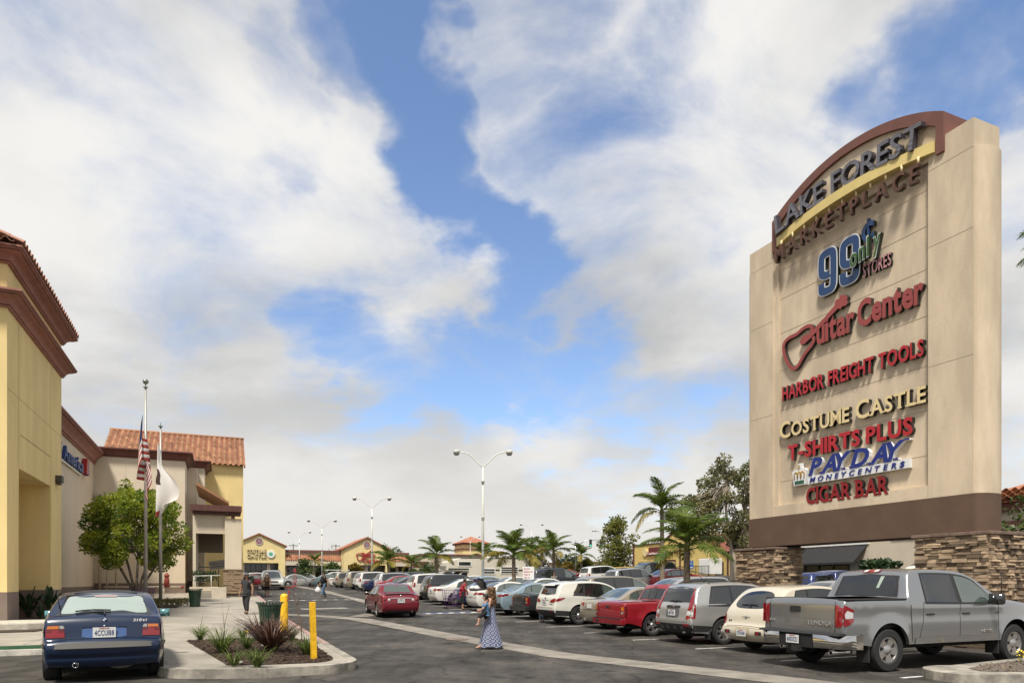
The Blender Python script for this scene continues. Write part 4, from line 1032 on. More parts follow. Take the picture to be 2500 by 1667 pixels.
# guitar shop
M_BRK = mat('brick red letter', (0.30, 0.055, 0.048), 0.45, var=0.08); M_BRKS = mat('dark letter side', (0.03, 0.025, 0.02), 0.5)
guitar_sign(tf, (X(18.25), 0.135, 8.85), 1.0, 0.12, 0.13, M_BRK, M_BRKS)
lettering(tf, 'uitar', X(18.25)+1.56, 9.48, 1.46, 0.84, 0.13, M_BRK, M_BRKS, y=0.07, bold=0.045, gap=0.03)
lettering(tf, 'Center', X(18.25)+3.12, 9.5, 2.15, 0.80, 0.13, M_BRK, M_BRKS, y=0.07, bold=0.05, gap=0.03)
# other tenants
lettering(tf, 'HARBOR FREIGHT TOOLS', X(18.18), 8.0, 5.2, 0.47, 0.13, M_RED, M_BLK, y=0.07, bold=0.035, gap=0.10, label='red narrow capital lettering')
lettering(tf, 'COSTUME CASTLE', X(18.28), 6.68, 5.38, 0.47, 0.14, M_CREAM, M_BLK, y=0.065, bold=0.03, serif=True, caps=1.22, gap=0.10, label='cream serif capital lettering')
lettering(tf, 'T-SHIRTS PLUS', X(17.92), 5.88, 4.62, 0.5, 0.13, M_RED, M_BLK, y=0.07, bold=0.05, gap=0.09, space=0.35, label='bold red capital lettering')
M_PBL = mat('royal blue letter', (0.012, 0.028, 0.19), 0.35)
lettering(tf, 'PAYDAY', X(17.0), 5.22, 3.5, 0.55, 0.15, M_PBL, M_WHT, y=0.06, bold=0.055, shear=0.32, serif=True, gap=0.02, label='slanted royal blue serif lettering')
q = MB(); q.box(PB+0.0, PB+0.13, 13.4, 17.05, 4.93, 5.19); bp(pyl, q, 'name_plate', M_WHT)
lettering(tf, 'MONEYCENTER$', X(16.95), 4.975, 3.42, 0.17, 0.02, M_PBL, M_PBL, y=-0.012, bold=0.02, shear=0.2, gap=0.45)
q = MB(); q.prism_x([(17.65, 4.95), (17.15, 4.95), (17.12, 5.2), (17.08, 5.42), (17.2, 5.5), (17.3, 5.48), (17.32, 5.68), (17.48, 5.68), (17.5, 5.48), (17.6, 5.5), (17.72, 5.42), (17.68, 5.2)][::-1], PB+0.0, PB+0.12); bp(pyl, q, 'crown_plate', M_WHT)
q = MB(); q.box(PB-0.012, PB-0.003, 17.2, 17.6, 4.99, 5.1); bp(pyl, q, 'crown_band', mat('crown green', (0.015, 0.10, 0.05), 0.4))
q = MB()
for A0, A1_ in ((17.62, 17.45), (17.35, 17.18), (17.49, 17.31)): q.tube([(PB-0.008, A0-0.02, 5.16), (PB-0.008, A0+0.01, 5.34), (PB-0.008, (A0+A1_)/2, 5.41), (PB-0.008, A1_-0.01, 5.34), (PB-0.008, A1_+0.02, 5.16)], 0.018, 5)
bp(pyl, q, 'crown_outline', mat('crown gold', (0.45, 0.27, 0.04), 0.4), True)
lettering(tf, '$', X(17.46), 5.52, 0.11, 0.13, 0.02, mat('crown gold', (0.45, 0.27, 0.04), 0.4), M_WHT, y=-0.012)
lettering(tf, 'CIGAR BAR', X(17.12), 4.28, 3.05, 0.54, 0.13, mat('wine red letter', (0.24, 0.012, 0.015), 0.35), M_BLK, y=0.07, bold=0.035, serif=True, gap=0.10, space=0.35, label='wine red serif capital lettering')

# ---------------------------------------------------------------- stone piers
M_MORT = mat('pier mortar', (0.075, 0.06, 0.05), 0.95)
M_CAP = mat('pier cap stone', (0.17, 0.115, 0.085), 0.9, var=0.3, vscale=5, bump=0.4)
_st = []
rn = random.Random(21)
for i in range(14):
    q = MB(); q.box(-0.5, 0.5, -0.5, 0.5, -0.5, 0.5)
    q.v = [(v[0], v[1]+(rn.uniform(-0.18, 0.1) if v[1] < 0 else 0), v[2]) for v in q.v]
    # a rough split face
    bm = bmesh.new(); me = q.mesh('stone', M_LEDGE); bm.from_mesh(me)
    bmesh.ops.subdivide_edges(bm, edges=[e for e in bm.edges if abs(e.verts[0].co.x-e.verts[1].co.x) > 0.5], cuts=1)
    for v in bm.verts:
        if v.co.y < -0.2: v.co.y += rn.uniform(-0.12, 0.12); v.co.z += rn.uniform(-0.05, 0.05)
    bm.to_mesh(me); bm.free(); _st.append(me)
def stones(root, o, ex, en, length, z0, z1, parts=True, seed=1):
    """courses of ledge stone over one face: o corner (root local), ex along, en outward"""
    rr = random.Random(seed); z = z0; o = Vector(o); ex = Vector(ex); en = Vector(en); n = 0
    rest = MB()
    while z < z1-0.03:
        h = min(rr.uniform(0.05, 0.115), z1-z)
        t = 0.0
        while t < length-0.02:
            w = rr.uniform(0.12, 0.42)
            if length-t-w < 0.12: w = length-t
            dep = rr.uniform(0.04, 0.12)
            c = o+ex*(t+w/2)+en*(dep/2-0.02)+Vector((0, 0, z+h/2))
            rot = Matrix((ex, -en, Vector((0, 0, 1)))).transposed()
            if parts:
                s = put('stone', rr.choice(_st), root); s.location = c; s.scale = (w-0.008, dep, h-0.010); s.rotation_euler = rot.to_euler()
                n += 1
            else:
                rest.obox(Matrix.Translation(c) @ rot.to_4x4(), w/2-0.004, dep/2, h/2-0.005)
            t += w
        z += h
    if not parts: rest.build('stonework', M_LEDGE, root, kind='stuff')
    return n
def pier(label, A0, A1, B0, B1, zt, zsplit, seed):
    r = building('stone_pier', label, (A0+A1)/2, (B0+B1)/2, 'pier', 'stone piers under the pylon sign')
    q = MB(); q.box(B0+0.03, B1-0.03, A0+0.03, A1-0.03, -0.3, zt-0.002); bp(r, q, 'core', M_MORT)
    w, d = (A1-A0)/2, (B1-B0)/2
    n = stones(r, (-d, w, 0), (0, -1, 0), (-1, 0, 0), 2*w, zsplit, zt, True, seed)
    n += stones(r, (-d, -w, 0), (1, 0, 0), (0, -1, 0), 2*d, zsplit, zt, True, seed+1)
    stones(r, (-d, w, 0), (0, -1, 0), (-1, 0, 0), 2*w, -0.05, zsplit-0.006, False, seed+2)
    stones(r, (-d, -w, 0), (1, 0, 0), (0, -1, 0), 2*d, -0.05, zsplit-0.006, False, seed+3)
    stones(r, (d, -w, 0), (0, 1, 0), (1, 0, 0), 2*w, -0.05, zt, False, seed+4)
    stones(r, (d, w, 0), (-1, 0, 0), (0, 1, 0), 2*d, -0.05, zt, False, seed+5)
    q = MB(); q.box(-d-0.10, d+0.10, -w-0.10, w+0.10, zt, zt+0.085)
    put('cap', bevel(q.mesh('cap', M_CAP), 0.015), r)
    return n
pier('stone clad pier under the near right end of the pylon sign', 10.88, 12.78, 17.45, 19.15, 2.86, 1.12, 31)
pier('stone clad pier under the far left end of the pylon sign', 18.05, 19.85, 17.5, 18.75, 2.80, 0.95, 41)
q = MB(); q.box(PB+0.2, PB+0.8, 10.95+0.4, 12.6, 2.946, 2.949); q.box(PB+0.1, PB+0.9, 18.2, 19.7, 2.88, 2.949); bp(pyl, q, 'bearing', M_IRON)
# ================================================================ CARS
M_TYRE = mat('tyre rubber', (0.018, 0.018, 0.018), 0.85, var=0.2, vscale=30)
M_RIM = mat('alloy', (0.48, 0.47, 0.46), 0.28, metal=0.85)
M_RIMD = mat('dark wheel centre', (0.03, 0.03, 0.03), 0.5)
M_TRIM = mat('black plastic trim', (0.022, 0.022, 0.023), 0.6, var=0.2, vscale=20)
M_UNDER = mat('underbody', (0.008, 0.008, 0.008), 0.9)
M_CHROME = mat('chrome', (0.62, 0.61, 0.59), 0.10, metal=1.0)
M_TAIL = mat('tail lamp red', (0.22, 0.006, 0.010), 0.12, coat=1.0)
M_TAILD = mat('tail lamp dark red', (0.12, 0.006, 0.008), 0.12, coat=1.0)
M_AMB = mat('amber lamp', (0.50, 0.14, 0.012), 0.15, coat=1.0)
M_LENS = mat('clear lamp', (0.55, 0.55, 0.54), 0.12, coat=1.0)
M_PLATE = mat('plate white', (0.66, 0.66, 0.64), 0.5)
M_PTXT = mat('plate blue', (0.05, 0.07, 0.16), 0.6)
M_PRED = mat('plate red', (0.45, 0.05, 0.05), 0.6)
M_SEAMC = mat('panel gap', (0.012, 0.012, 0.012), 0.9)
M_MIRG = mat('mirror glass', (0.20, 0.42, 0.44), 0.06, metal=0.6)
M_CG = mat('car glass clear', (0.06, 0.08, 0.07), 0.03, ior=2.3)
M_CGT = mat('car glass tinted', (0.010, 0.011, 0.012), 0.03, ior=2.0)
M_CAB = mat('cabin interior', (0.035, 0.033, 0.031), 0.9)
M_SEAT = mat('seat cloth', (0.10, 0.09, 0.08), 0.9)
def paint(name, col, metal=0.0, rough=0.32, coat=0.9): return mat('paint '+name, col, rough, metal=metal, coat=coat, spec=0.5)

_wheels = {}
def wheel_meshes(rad, wid, spokes, style):
    key = (rad, wid, spokes, style)
    if key in _wheels: return _wheels[key]
    rr = rad*(0.68 if style != 'truck' else 0.60); w = wid/2
    t = MB(); t.lathe([(rr, -w*0.8), (rr+0.02, -w), (rad*0.93, -w), (rad*0.985, -w*0.8), (rad, -w*0.45), (rad, w*0.45), (rad*0.985, w*0.8), (rad*0.93, w), (rr+0.02, w), (rr, w*0.8)], 28, 'y', cap=False)
    tm_ = t.mesh('tyre', M_TYRE, True, 40)
    r = MB()
    r.lathe([(rr+0.004, -w*0.86), (rr-0.02, -w*0.86), (rr-0.035, -w*0.6), (rr-0.035, w*0.5)], 28, 'y', cap=False)
    r.cur = 1; r.lathe([(0.001, w*0.15), (rr-0.03, w*0.15)], 24, 'y', cap=False); r.cur = 0
    yo = -w*0.72
    for k in range(spokes):
        a = 2*math.pi*k/spokes; ca, sa = math.cos(a), math.sin(a)
        sw0, sw1 = (0.035, 0.03) if spokes > 6 else ((0.045, 0.042) if style != 'truck' else (0.055, 0.075))
        def P(rad_, off, y): return (rad_*ca-off*sa, y, rad_*sa+off*ca)
        if style == 'split':
            for s_ in (-1, 1):
                o_ = s_*0.035
                r.add([P(0.05, o_*0.5-0.014, yo+0.0), P(0.05, o_*0.5+0.014, yo+0.0), P(rr-0.02, o_*1.6+0.02, yo-0.01), P(rr-0.02, o_*1.6-0.02, yo-0.01),
                       P(0.05, o_*0.5-0.014, yo+0.05), P(0.05, o_*0.5+0.014, yo+0.05), P(rr-0.02, o_*1.6+0.02, yo+0.05), P(rr-0.02, o_*1.6-0.02, yo+0.05)],
                      [(0, 3, 2, 1), (0, 1, 5, 4), (1, 2, 6, 5), (2, 3, 7, 6), (3, 0, 4, 7)])
        else:
            r.add([P(0.04, -sw0, yo+0.0), P(0.04, sw0, yo+0.0), P(rr-0.02, sw1, yo-0.01), P(rr-0.02, -sw1, yo-0.01),
                   P(0.04, -sw0, yo+0.06), P(0.04, sw0, yo+0.06), P(rr-0.02, sw1, yo+0.06), P(rr-0.02, -sw1, yo+0.06)],
                  [(0, 3, 2, 1), (0, 1, 5, 4), (1, 2, 6, 5), (2, 3, 7, 6), (3, 0, 4, 7)])
    hb = 0.075 if style != 'truck' else 0.095
    r.lathe([(0.001, yo-0.03), (hb*0.6, yo-0.03), (hb, yo-0.005), (hb, yo+0.06)], 16, 'y', cap=False)
    rm = r.mesh('rim', [M_RIM, M_RIMD], True, 35)
    _wheels[key] = (tm_, rm); return _wheels[key]

class Shell:
    """car body surface. x forward, y left, z up; built from a centre-line profile and a half-width function"""
    def __init__(s, d):
        s.d = d
        s.W = d['W']/2; s.belt = d['belt']
        pr = chaikin(d['profile'], 2)
        s.P = [Vector((p[0], p[1])) for p in pr]; n = len(s.P)
        s.N = []
        for i in range(n):
            t = (s.P[min(i+1, n-1)]-s.P[max(i-1, 0)]).normalized(); s.N.append(Vector((t.y, -t.x)))   # path runs front to rear over the top
        s.ztop = max(range(n), key=lambda i: s.P[i].y)
        s.xf = max(p.x for p in s.P); s.xr = min(p.x for p in s.P)
        s.r = d.get('r', 0.07)
        s.crown = d.get('crown', 0.035)
        xs = sorted(set(round(p.x, 4) for p in s.P))
        s.fr = s.P[:s.ztop+1]; s.re = s.P[s.ztop:]
        # upper envelope
        s.ex = np.linspace(s.xr+0.01, s.xf-0.01, 200); s.ez = []
        for x in s.ex:
            z = 0
            for i in range(n-1):
                a, b = s.P[i], s.P[i+1]
                if (a.x-x)*(b.x-x) <= 0 and abs(a.x-b.x) > 1e-6: z = max(z, a.y+(b.y-a.y)*(x-a.x)/(b.x-a.x))
            s.ez.append(z)
        s.ez = np.array(s.ez)
    def T(s, x): return float(np.interp(x, s.ex, s.ez))
    def B(s, x):
        xs_, zs = zip(*s.belt); return float(np.interp(x, xs_, zs))
    def Y(s, x, z):
        d = s.d; L = s.xf-s.xr
        u = (x-(s.xf-d.get('ftaper', 0.9)))/d.get('ftaper', 0.9); v = ((s.xr+d.get('rtaper', 0.8))-x)/d.get('rtaper', 0.8)
        w = s.W*(1-d.get('ft', 0.15)*max(u, 0)**2.4-d.get('rt', 0.09)*max(v, 0)**2.4)
        b = s.B(x); z0 = 0.2
        if z <= b:
            t = (b-z)/(b-z0); w -= 0.028*(1-t)**3*0.6+d.get('tuck', 0.07)*max(t-0.45, 0)**2*3.3
            c = d.get('crease')
            if c: w -= 0.012*math.exp(-((z-c)/0.045)**2)
        else:
            w -= 0.017+math.tan(R(d.get('tumble', 22)))*(z-b)*(1 if z-b > 0.06 else (z-b)/0.06)
        for xw in (d['xf'], d['xr']):
            q = math.hypot(x-xw, z-d['wr'])-d['wr']-0.07
            if z <= b and q > -0.02: w += d.get('flare', 0.012)*math.exp(-(q/0.11)**2)
        return max(w, 0.05)
    def low(s):
        """lower outline, rear to front, with wheel arches"""
        d = s.d; R0 = d['wr']+d.get('gap', 0.075); zr = d['rock']; out = []
        a0 = math.asin(min(1, max(-1, (zr-d['wr'])/R0)))
        x = s.P[-1].x; out = []
        def arch(xw): return [(xw-R0*math.cos(t), d['wr']+R0*math.sin(t)) for t in np.linspace(a0, math.pi-a0, 17)]
        zre = s.P[-1].y
        ar, af = arch(d['xr']), arch(d['xf'])
        out += [(lerp(x, ar[0][0], t), lerp(zre, ar[0][1], t**2)) for t in (0.2, 0.45, 0.7, 0.88)] + ar
        out += [(lerp(ar[-1][0], af[0][0], t), zr) for t in np.linspace(0.06, 0.94, 12)] + af
        xe, ze = s.P[0].x, s.P[0].y
        out += [(lerp(af[-1][0], xe, t), lerp(af[-1][1], ze, t**0.7)) for t in (0.12, 0.3, 0.55, 0.8)]
        return out
    def mesh(s):
        d = s.d; n = len(s.P); rr = s.r
        E = [(s.P[i].x-s.N[i].x*rr, s.P[i].y-s.N[i].y*rr) for i in range(n)]
        E[0] = (s.P[0].x-0.03, s.P[0].y); E[-1] = (s.P[-1].x+0.03, s.P[-1].y)
        # drop inset points that cross over
        bnd = [E[0]]
        keep = [0]
        for i in range(1, n):
            e = Vector(E[i])-Vector(bnd[-1]); t = s.P[i]-s.P[keep[-1]]
            if e.dot(t) > 0 and e.length > 0.004: bnd.append(E[i]); keep.append(i)
        lo = s.low()
        vs, fs = fill2d(bnd+lo, 0.10)
        b = MB()
        for sg in (1, -1):
            V = [(v[0], sg*s.Y(v[0], v[1]), v[1]) for v in vs]
            b.add(V, [f if sg < 0 else f[::-1] for f in fs])
        bed = d.get('bed'); rows = []
        K1 = [R(a) for a in (0, 22, 45, 68, 90)]
        for j, i in enumerate(keep):
            p, nn = s.P[i], s.N[i]; ye = s.Y(*bnd[j]); row = []
            for ph in K1: row.append((ye-rr*(1-math.cos(ph)), -rr+rr*math.sin(ph)))
            yi = ye-rr
            for t in (0.82, 0.62, 0.42, 0.2, 0.0): row.append((yi*t, s.crown*(1-t*t)))
            if j in (0, len(keep)-1): row = [(y, dd if k_ > 4 else 0) for k_, (y, dd) in enumerate(row)]
            pts = [(p.x+nn.x*dd, y, p.y+nn.y*dd) for y, dd in row]
            pts[0] = (bnd[j][0], ye, bnd[j][1])
            rows.append(pts+[(q[0], -q[1], q[2]) for q in pts[-2::-1]])
        nc = len(rows[0]); base = len(b.v); b.v.extend([p for r_ in rows for p in r_])
        for i in range(len(rows)-1):
            for j in range(nc-1):
                if bed and bed[0] < (rows[i][9][0]+rows[i+1][9][0])/2 < bed[1] and rows[i][9][2] > 0.75 and 4 <= j < nc-5: continue
                b.f.append((base+i*nc+j, base+(i+1)*nc+j, base+(i+1)*nc+j+1, base+i*nc+j+1)); b.m.append(0)
        me = b.mesh('body', None, True)
        bm = bmesh.new(); bm.from_mesh(me); bmesh.ops.remove_doubles(bm, verts=bm.verts, dist=0.003)
        bmesh.ops.recalc_face_normals(bm, faces=bm.faces)
        # turn the lower edge inwards
        ed = [e for e in bm.edges if e.is_boundary and max(v.co.z for v in e.verts) < d['wr']*2+0.25 and not (bed and min(v.co.z for v in e.verts) > 0.8)]
        ex = bmesh.ops.extrude_edge_only(bm, edges=ed)
        for v in [g_ for g_ in ex['geom'] if isinstance(g_, bmesh.types.BMVert)]:
            v.co.y *= 0.93; v.co.z += 0.004
        bm.to_mesh(me); bm.free()
        me.set_sharp_from_angle(angle=R(38)); me.update(); s.keep = keep; s.bnd = bnd
        return me
    def _prof(s, part, z):
        """profile point and normal at height z on the front or rear half"""
        idx = range(s.ztop) if part == 'f' else range(s.ztop, len(s.P)-1)
        best = None
        for i in idx:
            a, b = s.P[i], s.P[i+1]
            if (a.y-z)*(b.y-z) <= 0 and abs(a.y-b.y) > 1e-7:
                t = (z-a.y)/(b.y-a.y); p = a.lerp(b, t); nn = s.N[i].lerp(s.N[i+1], t).normalized()
                if best is None or (part == 'r' and p.x < best[0].x) or (part == 'f' and p.x > best[0].x): best = (p, nn)
        return best or ((s.P[0], s.N[0]) if part == 'f' else (s.P[-1], s.N[-1]))
    def end(s, part, y, z, off):
        p, nn = s._prof(part, z); rr = s.r
        ye = s.Y(p.x-nn.x*rr, p.y-nn.y*rr); yi = ye-rr; a = abs(y)
        if a <= yi: dd = s.crown*(1-(a/yi)**2)
        else:
            c = min(1, max(0, 1-(ye-min(a, ye))/rr)); dd = -rr+rr*math.sqrt(max(0, 1-c*c))
        dd += off; y = math.copysign(min(a, ye+0.004), y)
        return (p.x+nn.x*dd, y, p.y+nn.y*dd)
    def end_patch(s, part, poly, off=0.006, step=0.07):
        vs, fs = fill2d(poly, step); b = MB()
        b.add([s.end(part, v[0], v[1], off) for v in vs], fs); return b
    def side_patch(s, poly, sg, off=0.006, step=0.12):
        vs, fs = fill2d(poly, step); b = MB()
        b.add([(v[0], sg*(s.Y(v[0], v[1])+off), v[1]) for v in vs], [f if sg < 0 else f[::-1] for f in fs]); return b
    def top_patch(s, poly, off=0.006, step=0.12):
        vs, fs = fill2d(poly, step); b = MB()
        for v in vs:
            z = s.T(v[0]); ye = s.Y(v[0], z-s.r)-s.r
            b.v.append((v[0], v[1], z+s.crown*(1-min(1, (v[1]/ye)**2))+off))
        b.f += fs; b.m += [0]*len(fs); return b
    def window(s, w, zlo=0.025, top=0.085):
        (xb0, xt0), (xb1, xt1) = w[0], w[1]
        n = 10
        lower = [(lerp(xb0, xb1, i/n), s.B(lerp(xb0, xb1, i/n))+zlo) for i in range(n+1)]
        upper = [(lerp(xt1, xt0, i/n), max(s.T(lerp(xt1, xt0, i/n))-top, s.B(lerp(xt1, xt0, i/n))+zlo+0.02)) for i in range(n+1)]
        return lower+upper
def ribbon(pts, w):
    L_, R_ = [], []
    n = len(pts)
    for i, p in enumerate(pts):
        a = Vector(pts[max(i-1, 0)]); c = Vector(pts[min(i+1, n-1)]); t = (c-a).normalized(); q = Vector((-t.y, t.x))*w/2
        L_.append(tuple(Vector(p)+q)); R_.append(tuple(Vector(p)-q))
    return L_+R_[::-1]
def resample(pts, st=0.1):
    out = [pts[0]]
    for a, b in zip(pts, pts[1:]):
        k = max(1, int(math.hypot(a[0]-b[0], a[1]-b[1])/st)); out += [(lerp(a[0], b[0], i/k), lerp(a[1], b[1], i/k)) for i in range(1, k+1)]
    return out
def rpoly(pts, c=.055):
    """polygon with small rounded corners"""
    out = []; n = len(pts)
    for i in range(n):
        p = Vector(pts[i]); a = Vector(pts[i-1])-p; b = Vector(pts[(i+1) % n])-p
        q0 = p+a.normalized()*min(c, a.length*.45); q1 = p+b.normalized()*min(c, b.length*.45)
        out += [tuple(q0), tuple(q0*.25+p*.5+q1*.25), tuple(q1)]
    return out
def mir(poly): return [(-p[0], p[1]) for p in poly]
def rnd_rect(cx, cz, w, h, k=2): return chaikin([(cx-w/2, cz-h/2), (cx, cz-h/2), (cx+w/2, cz-h/2), (cx+w/2, cz), (cx+w/2, cz+h/2), (cx, cz+h/2), (cx-w/2, cz+h/2), (cx-w/2, cz)], 1, True)

_model = {}
def model(name):
    """meshes of one car model: list of (part name, mesh, paint slot or material, parent part)"""
    if name in _model: return _model[name]
    d = MODELS[name]; s = Shell(d); parts = []
    def P(nm, mb_or_me, m, sm=True, par=None, label=None):
        me = mb_or_me if isinstance(mb_or_me, bpy.types.Mesh) else mb_or_me.mesh(nm, None, sm)
        me.materials.clear(); me.materials.append(m if m != 'paint' else None)
        parts.append((nm, me, m, par, label))
    P('body', s.mesh(), 'paint')
    # underbody and cabin
    b = MB(); wi = s.W-0.27
    b.box(s.xr+0.25, s.xf-0.25, -wi, wi, d['rock']*0.8, d['wr']*2+0.08); P('underbody', b, M_UNDER, False)
    full = d.get('detail', 1)
    gm = M_CGT if not d.get('clear') else M_CG
    for sg in (1, -1):
        if full and len(d['win']) > 1:
            f0, l1 = d['win'][0], d['win'][-1]; e = .035
            P('window_surround', s.side_patch(s.window([(f0[0][0]+e*1.6, f0[0][1]+e), (l1[1][0]-e*.7, l1[1][1]-e*.7)], -.005, .062), sg, .003), M_TRIM)
        for k, w in enumerate(d['win']):
            g_ = (M_CGT if k >= d.get('tint_from', 99) else gm)
            poly = s.window(w, *(w[2] if len(w) > 2 else ()))
            P('window', s.side_patch(poly, sg), g_)
        for ln in (d.get('seams', []) if full else []):
            P('door_gap', s.side_patch(ribbon(resample(ln), 0.009), sg, 0.0035, 0.5), M_SEAMC)
        for (hx, hz, hm) in (d.get('handles', []) if full else []):
            b = MB(); y = s.Y(hx, hz); b.box(hx-0.10, hx+0.10, sg*y-0.0, sg*y+sg*0.03, hz-0.018, hz+0.018) if sg > 0 else b.box(hx-0.10, hx+0.10, sg*y-0.03, sg*y, hz-0.018, hz+0.018)
            P('door_handle', bevel(b.mesh('door_handle'), 0.008), hm)
        for (poly, m_) in d.get('side_bits', []):
            P('side_trim' if m_ not in (M_TAIL, M_LENS, M_AMB) else 'lamp', s.side_patch(poly, sg, 0.007), m_)
        if 'mirror' in d:
            mx, mz, mw = d['mirror']; y = s.Y(mx, mz)
            b = MB(); c = (mx, sg*(y+0.03+mw/2), mz+0.02)
            hz_ = 0.085 if mw < 0.26 else 0.13; b.sphere((0, 0, 0), 1, 14, 10); b.v = [(c[0]+math.copysign(abs(v[0])**.5, v[0])*.065, c[1]+math.copysign(abs(v[1])**.5, v[1])*mw*.46, c[2]+math.copysign(abs(v[2])**.5, v[2])*hz_*.9) for v in b.v]; b.tube([(mx+0.03, sg*(y-0.02), mz-0.03), (mx, sg*(y+0.08), mz-0.02)], 0.03, 6)
            P('mirror', b, M_TRIM if d.get('mirror_black') else 'paint')
            b = MB(); b.box(-0.071, -0.069, -1, 1, -1, 1)
            b.v = [(c[0]+v[0], c[1]+v[1]*mw/2*0.85, c[2]+v[2]*(0.085 if mw < 0.26 else 0.13)*0.85) for v in b.v]; P('mirror_glass', b, M_MIRG if d.get('teal') else M_CGT)
        if d.get('rails'):
            x0, x1, yy, hh = d['rails']; b = MB(); b.tube([(x0, sg*yy, s.T(x0)-0.02), (x0-0.08, sg*yy, s.T(x0-0.08)+hh), ((x0+x1)/2, sg*yy, s.T((x0+x1)/2)+hh+0.01), (x1+0.08, sg*yy, s.T(x1+0.08)+hh), (x1, sg*yy, s.T(x1)-0.02)], 0.018, 6); P('roof_rail', b, M_TRIM if d.get('rail_black', 1) else M_RIM)
    rw = d['rear_win']; P('rear_window', s.end_patch('r', rpoly(rw) if len(rw) < 9 else rw), d.get('rear_glass', gm))
    P('windscreen', s.end_patch('f', d['wind']), M_CG if d.get('clear') else M_CGT)
    for nm, poly, m_, *rest in d.get('rear', []):
        off = rest[0] if rest else 0.008
        P(nm, s.end_patch('r', poly, off), m_)
        if d.get('both', True) and min(p[0] for p in poly) > 0.02: P(nm, s.end_patch('r', mir(poly), off), m_)
    for nm, poly, m_, *rest in d.get('front', []):
        off = rest[0] if rest else 0.008
        P(nm, s.end_patch('f', poly, off), m_)
        if min(p[0] for p in poly) > 0.02: P(nm, s.end_patch('f', mir(poly), off), m_)
    for nm, poly, m_ in d.get('top', []): P(nm, s.top_patch(poly), m_)
    if 'extra' in d: d['extra'](s, P)
    # number plate on the rear
    if 'plate' in d:
        py, pz = d['plate']; c = Vector(s.end('r', py, pz, 0.022)); c.x += d.get('plate_dx', 0); b = MB()
        b.box(c.x-0.012, c.x, py-0.155, py+0.155, c.z-0.078, c.z+0.078); P('number_plate', b, M_PLATE, False)
        s.plate = c
    d['_plate'] = getattr(s, 'plate', None)
    tm_, rm = wheel_meshes(d['wr'], d.get('ww', 0.215), *d.get('wheel', (5, 'plain')))
    _model[name] = (parts, tm_, rm, s); return _model[name]
def car(kind, label, pnt, pos, head, group=None, cat='car', name=None, plate=None):
    """one car: every part an object of its own, meshes shared between cars of a model"""
    parts, tm_, rm, s = model(kind); d = MODELS[kind]
    r = thing(name or d.get('name', 'parked_car'), label, cat, pos, head, group)
    # follow the slope of the ground
    f = Vector((math.cos(head), math.sin(head))); L_ = 1.4; p = Vector(pos)
    zf = ground(p.x+f.x*L_, p.y+f.y*L_); zb_ = ground(p.x-f.x*L_, p.y-f.y*L_)
    r.rotation_euler = (0, -math.atan2(zf-zb_, 2*L_), head); r.location.z = (zf+zb_)/2
    for nm, me, m_, par, lab in parts:
        o = put(nm, me, r)
        if m_ == 'paint':
            o.material_slots[0].link = 'OBJECT'; o.material_slots[0].material = pnt
        if lab: o['label'] = lab
    yw = s.W-0.01-d.get('ww', 0.215)/2
    for xw in (d['xf'], d['xr']):
        for sg in (1, -1):
            w = bpy.data.objects.new('wheel', None); COL.objects.link(w); w.parent = r; w.location = (xw, sg*yw, d['wr']); w.empty_display_size = 0.1
            if sg > 0: w.rotation_euler = (0, 0, math.pi)
            t = put('tyre', tm_, w); q = put('rim', rm, w); q.rotation_euler = (0, random.uniform(0, 6), 0)
    if plate and d['_plate'] is not None:
        lt = bpy.data.objects.new('plate_text', None); COL.objects.link(lt); lt.parent = r
        c = d['_plate']; lt.location = (c.x-0.014, c.y+0.13, c.z-0.045); lt.rotation_euler = (0, 0, R(-90))
        lettering(lt, plate, 0, 0, 0.26, 0.085, 0.004, M_PTXT, M_PTXT, bold=0.02, gap=0.16)
        lettering(lt, 'California', 0.06, 0.1, 0.14, 0.022, 0.004, M_PRED, M_PRED, bold=0.01, gap=0.06)
    return r
def text_mb(text, width, height, depth, bold=0.02, gap=0.12, shear=0.0):
    """text as one mesh for small badges, reading left to right seen from behind the car; origin at its centre"""
    b = MB(); x = 0.0; it = []
    for ch in text:
        if ch == ' ': x += 0.4; continue
        vs, fs, a, c = glyph(ch, depth/height, bold, shear); it.append((x, vs, fs, a)); x += c-a+gap
    sx = width/(x-gap)
    for cx, vs, fs, a in it: b.add([(v[1]*height, -((v[0]-a+cx)*sx-width/2), (v[2]-0.5)*height) for v in vs], fs)
    return b
def moved(b, p, side=0):
    if side: b.v = [(v[1]*-1*side*-1 if False else (-v[1]*side), 0, 0) for v in b.v]
    b.v = [(v[0]+p[0], v[1]+p[1], v[2]+p[2]) for v in b.v]; return b
def wiper(s, P, y0, y1, z, pivot):
    b = MB(); pts = [s.end('r', lerp(y0, y1, t), z+0.012*math.sin(3*t), 0.03) for t in np.linspace(0, 1, 7)]
    b.tube(pts, 0.012, 5); b.tube([s.end('r', pivot, z-0.05, 0.02), s.end('r', pivot, z-0.01, 0.045), pts[3]], 0.014, 5); P('rear_wiper', b, M_TRIM)
def exhaust(P, x, y, z, r=0.03, l=0.3):
    b = MB(); b.lathe([(r*0.8, 0.02), (r*0.8, 0), (r, 0), (r, l)], 12, 'x', (x, y, z), cap=False); P('exhaust_pipe', b, M_CHROME)
    b = MB(); b.lathe([(0.0001, 0.03), (r*0.8, 0.03)], 12, 'x', (x, y, z), cap=False); P('exhaust_mouth', b, M_UNDER)
def band(y, z0, z1, n=7):
    return [(lerp(-y, y, i/n), z0) for i in range(n+1)]+[(lerp(y, -y, i/n), z1) for i in range(n+1)]
MODELS = {}
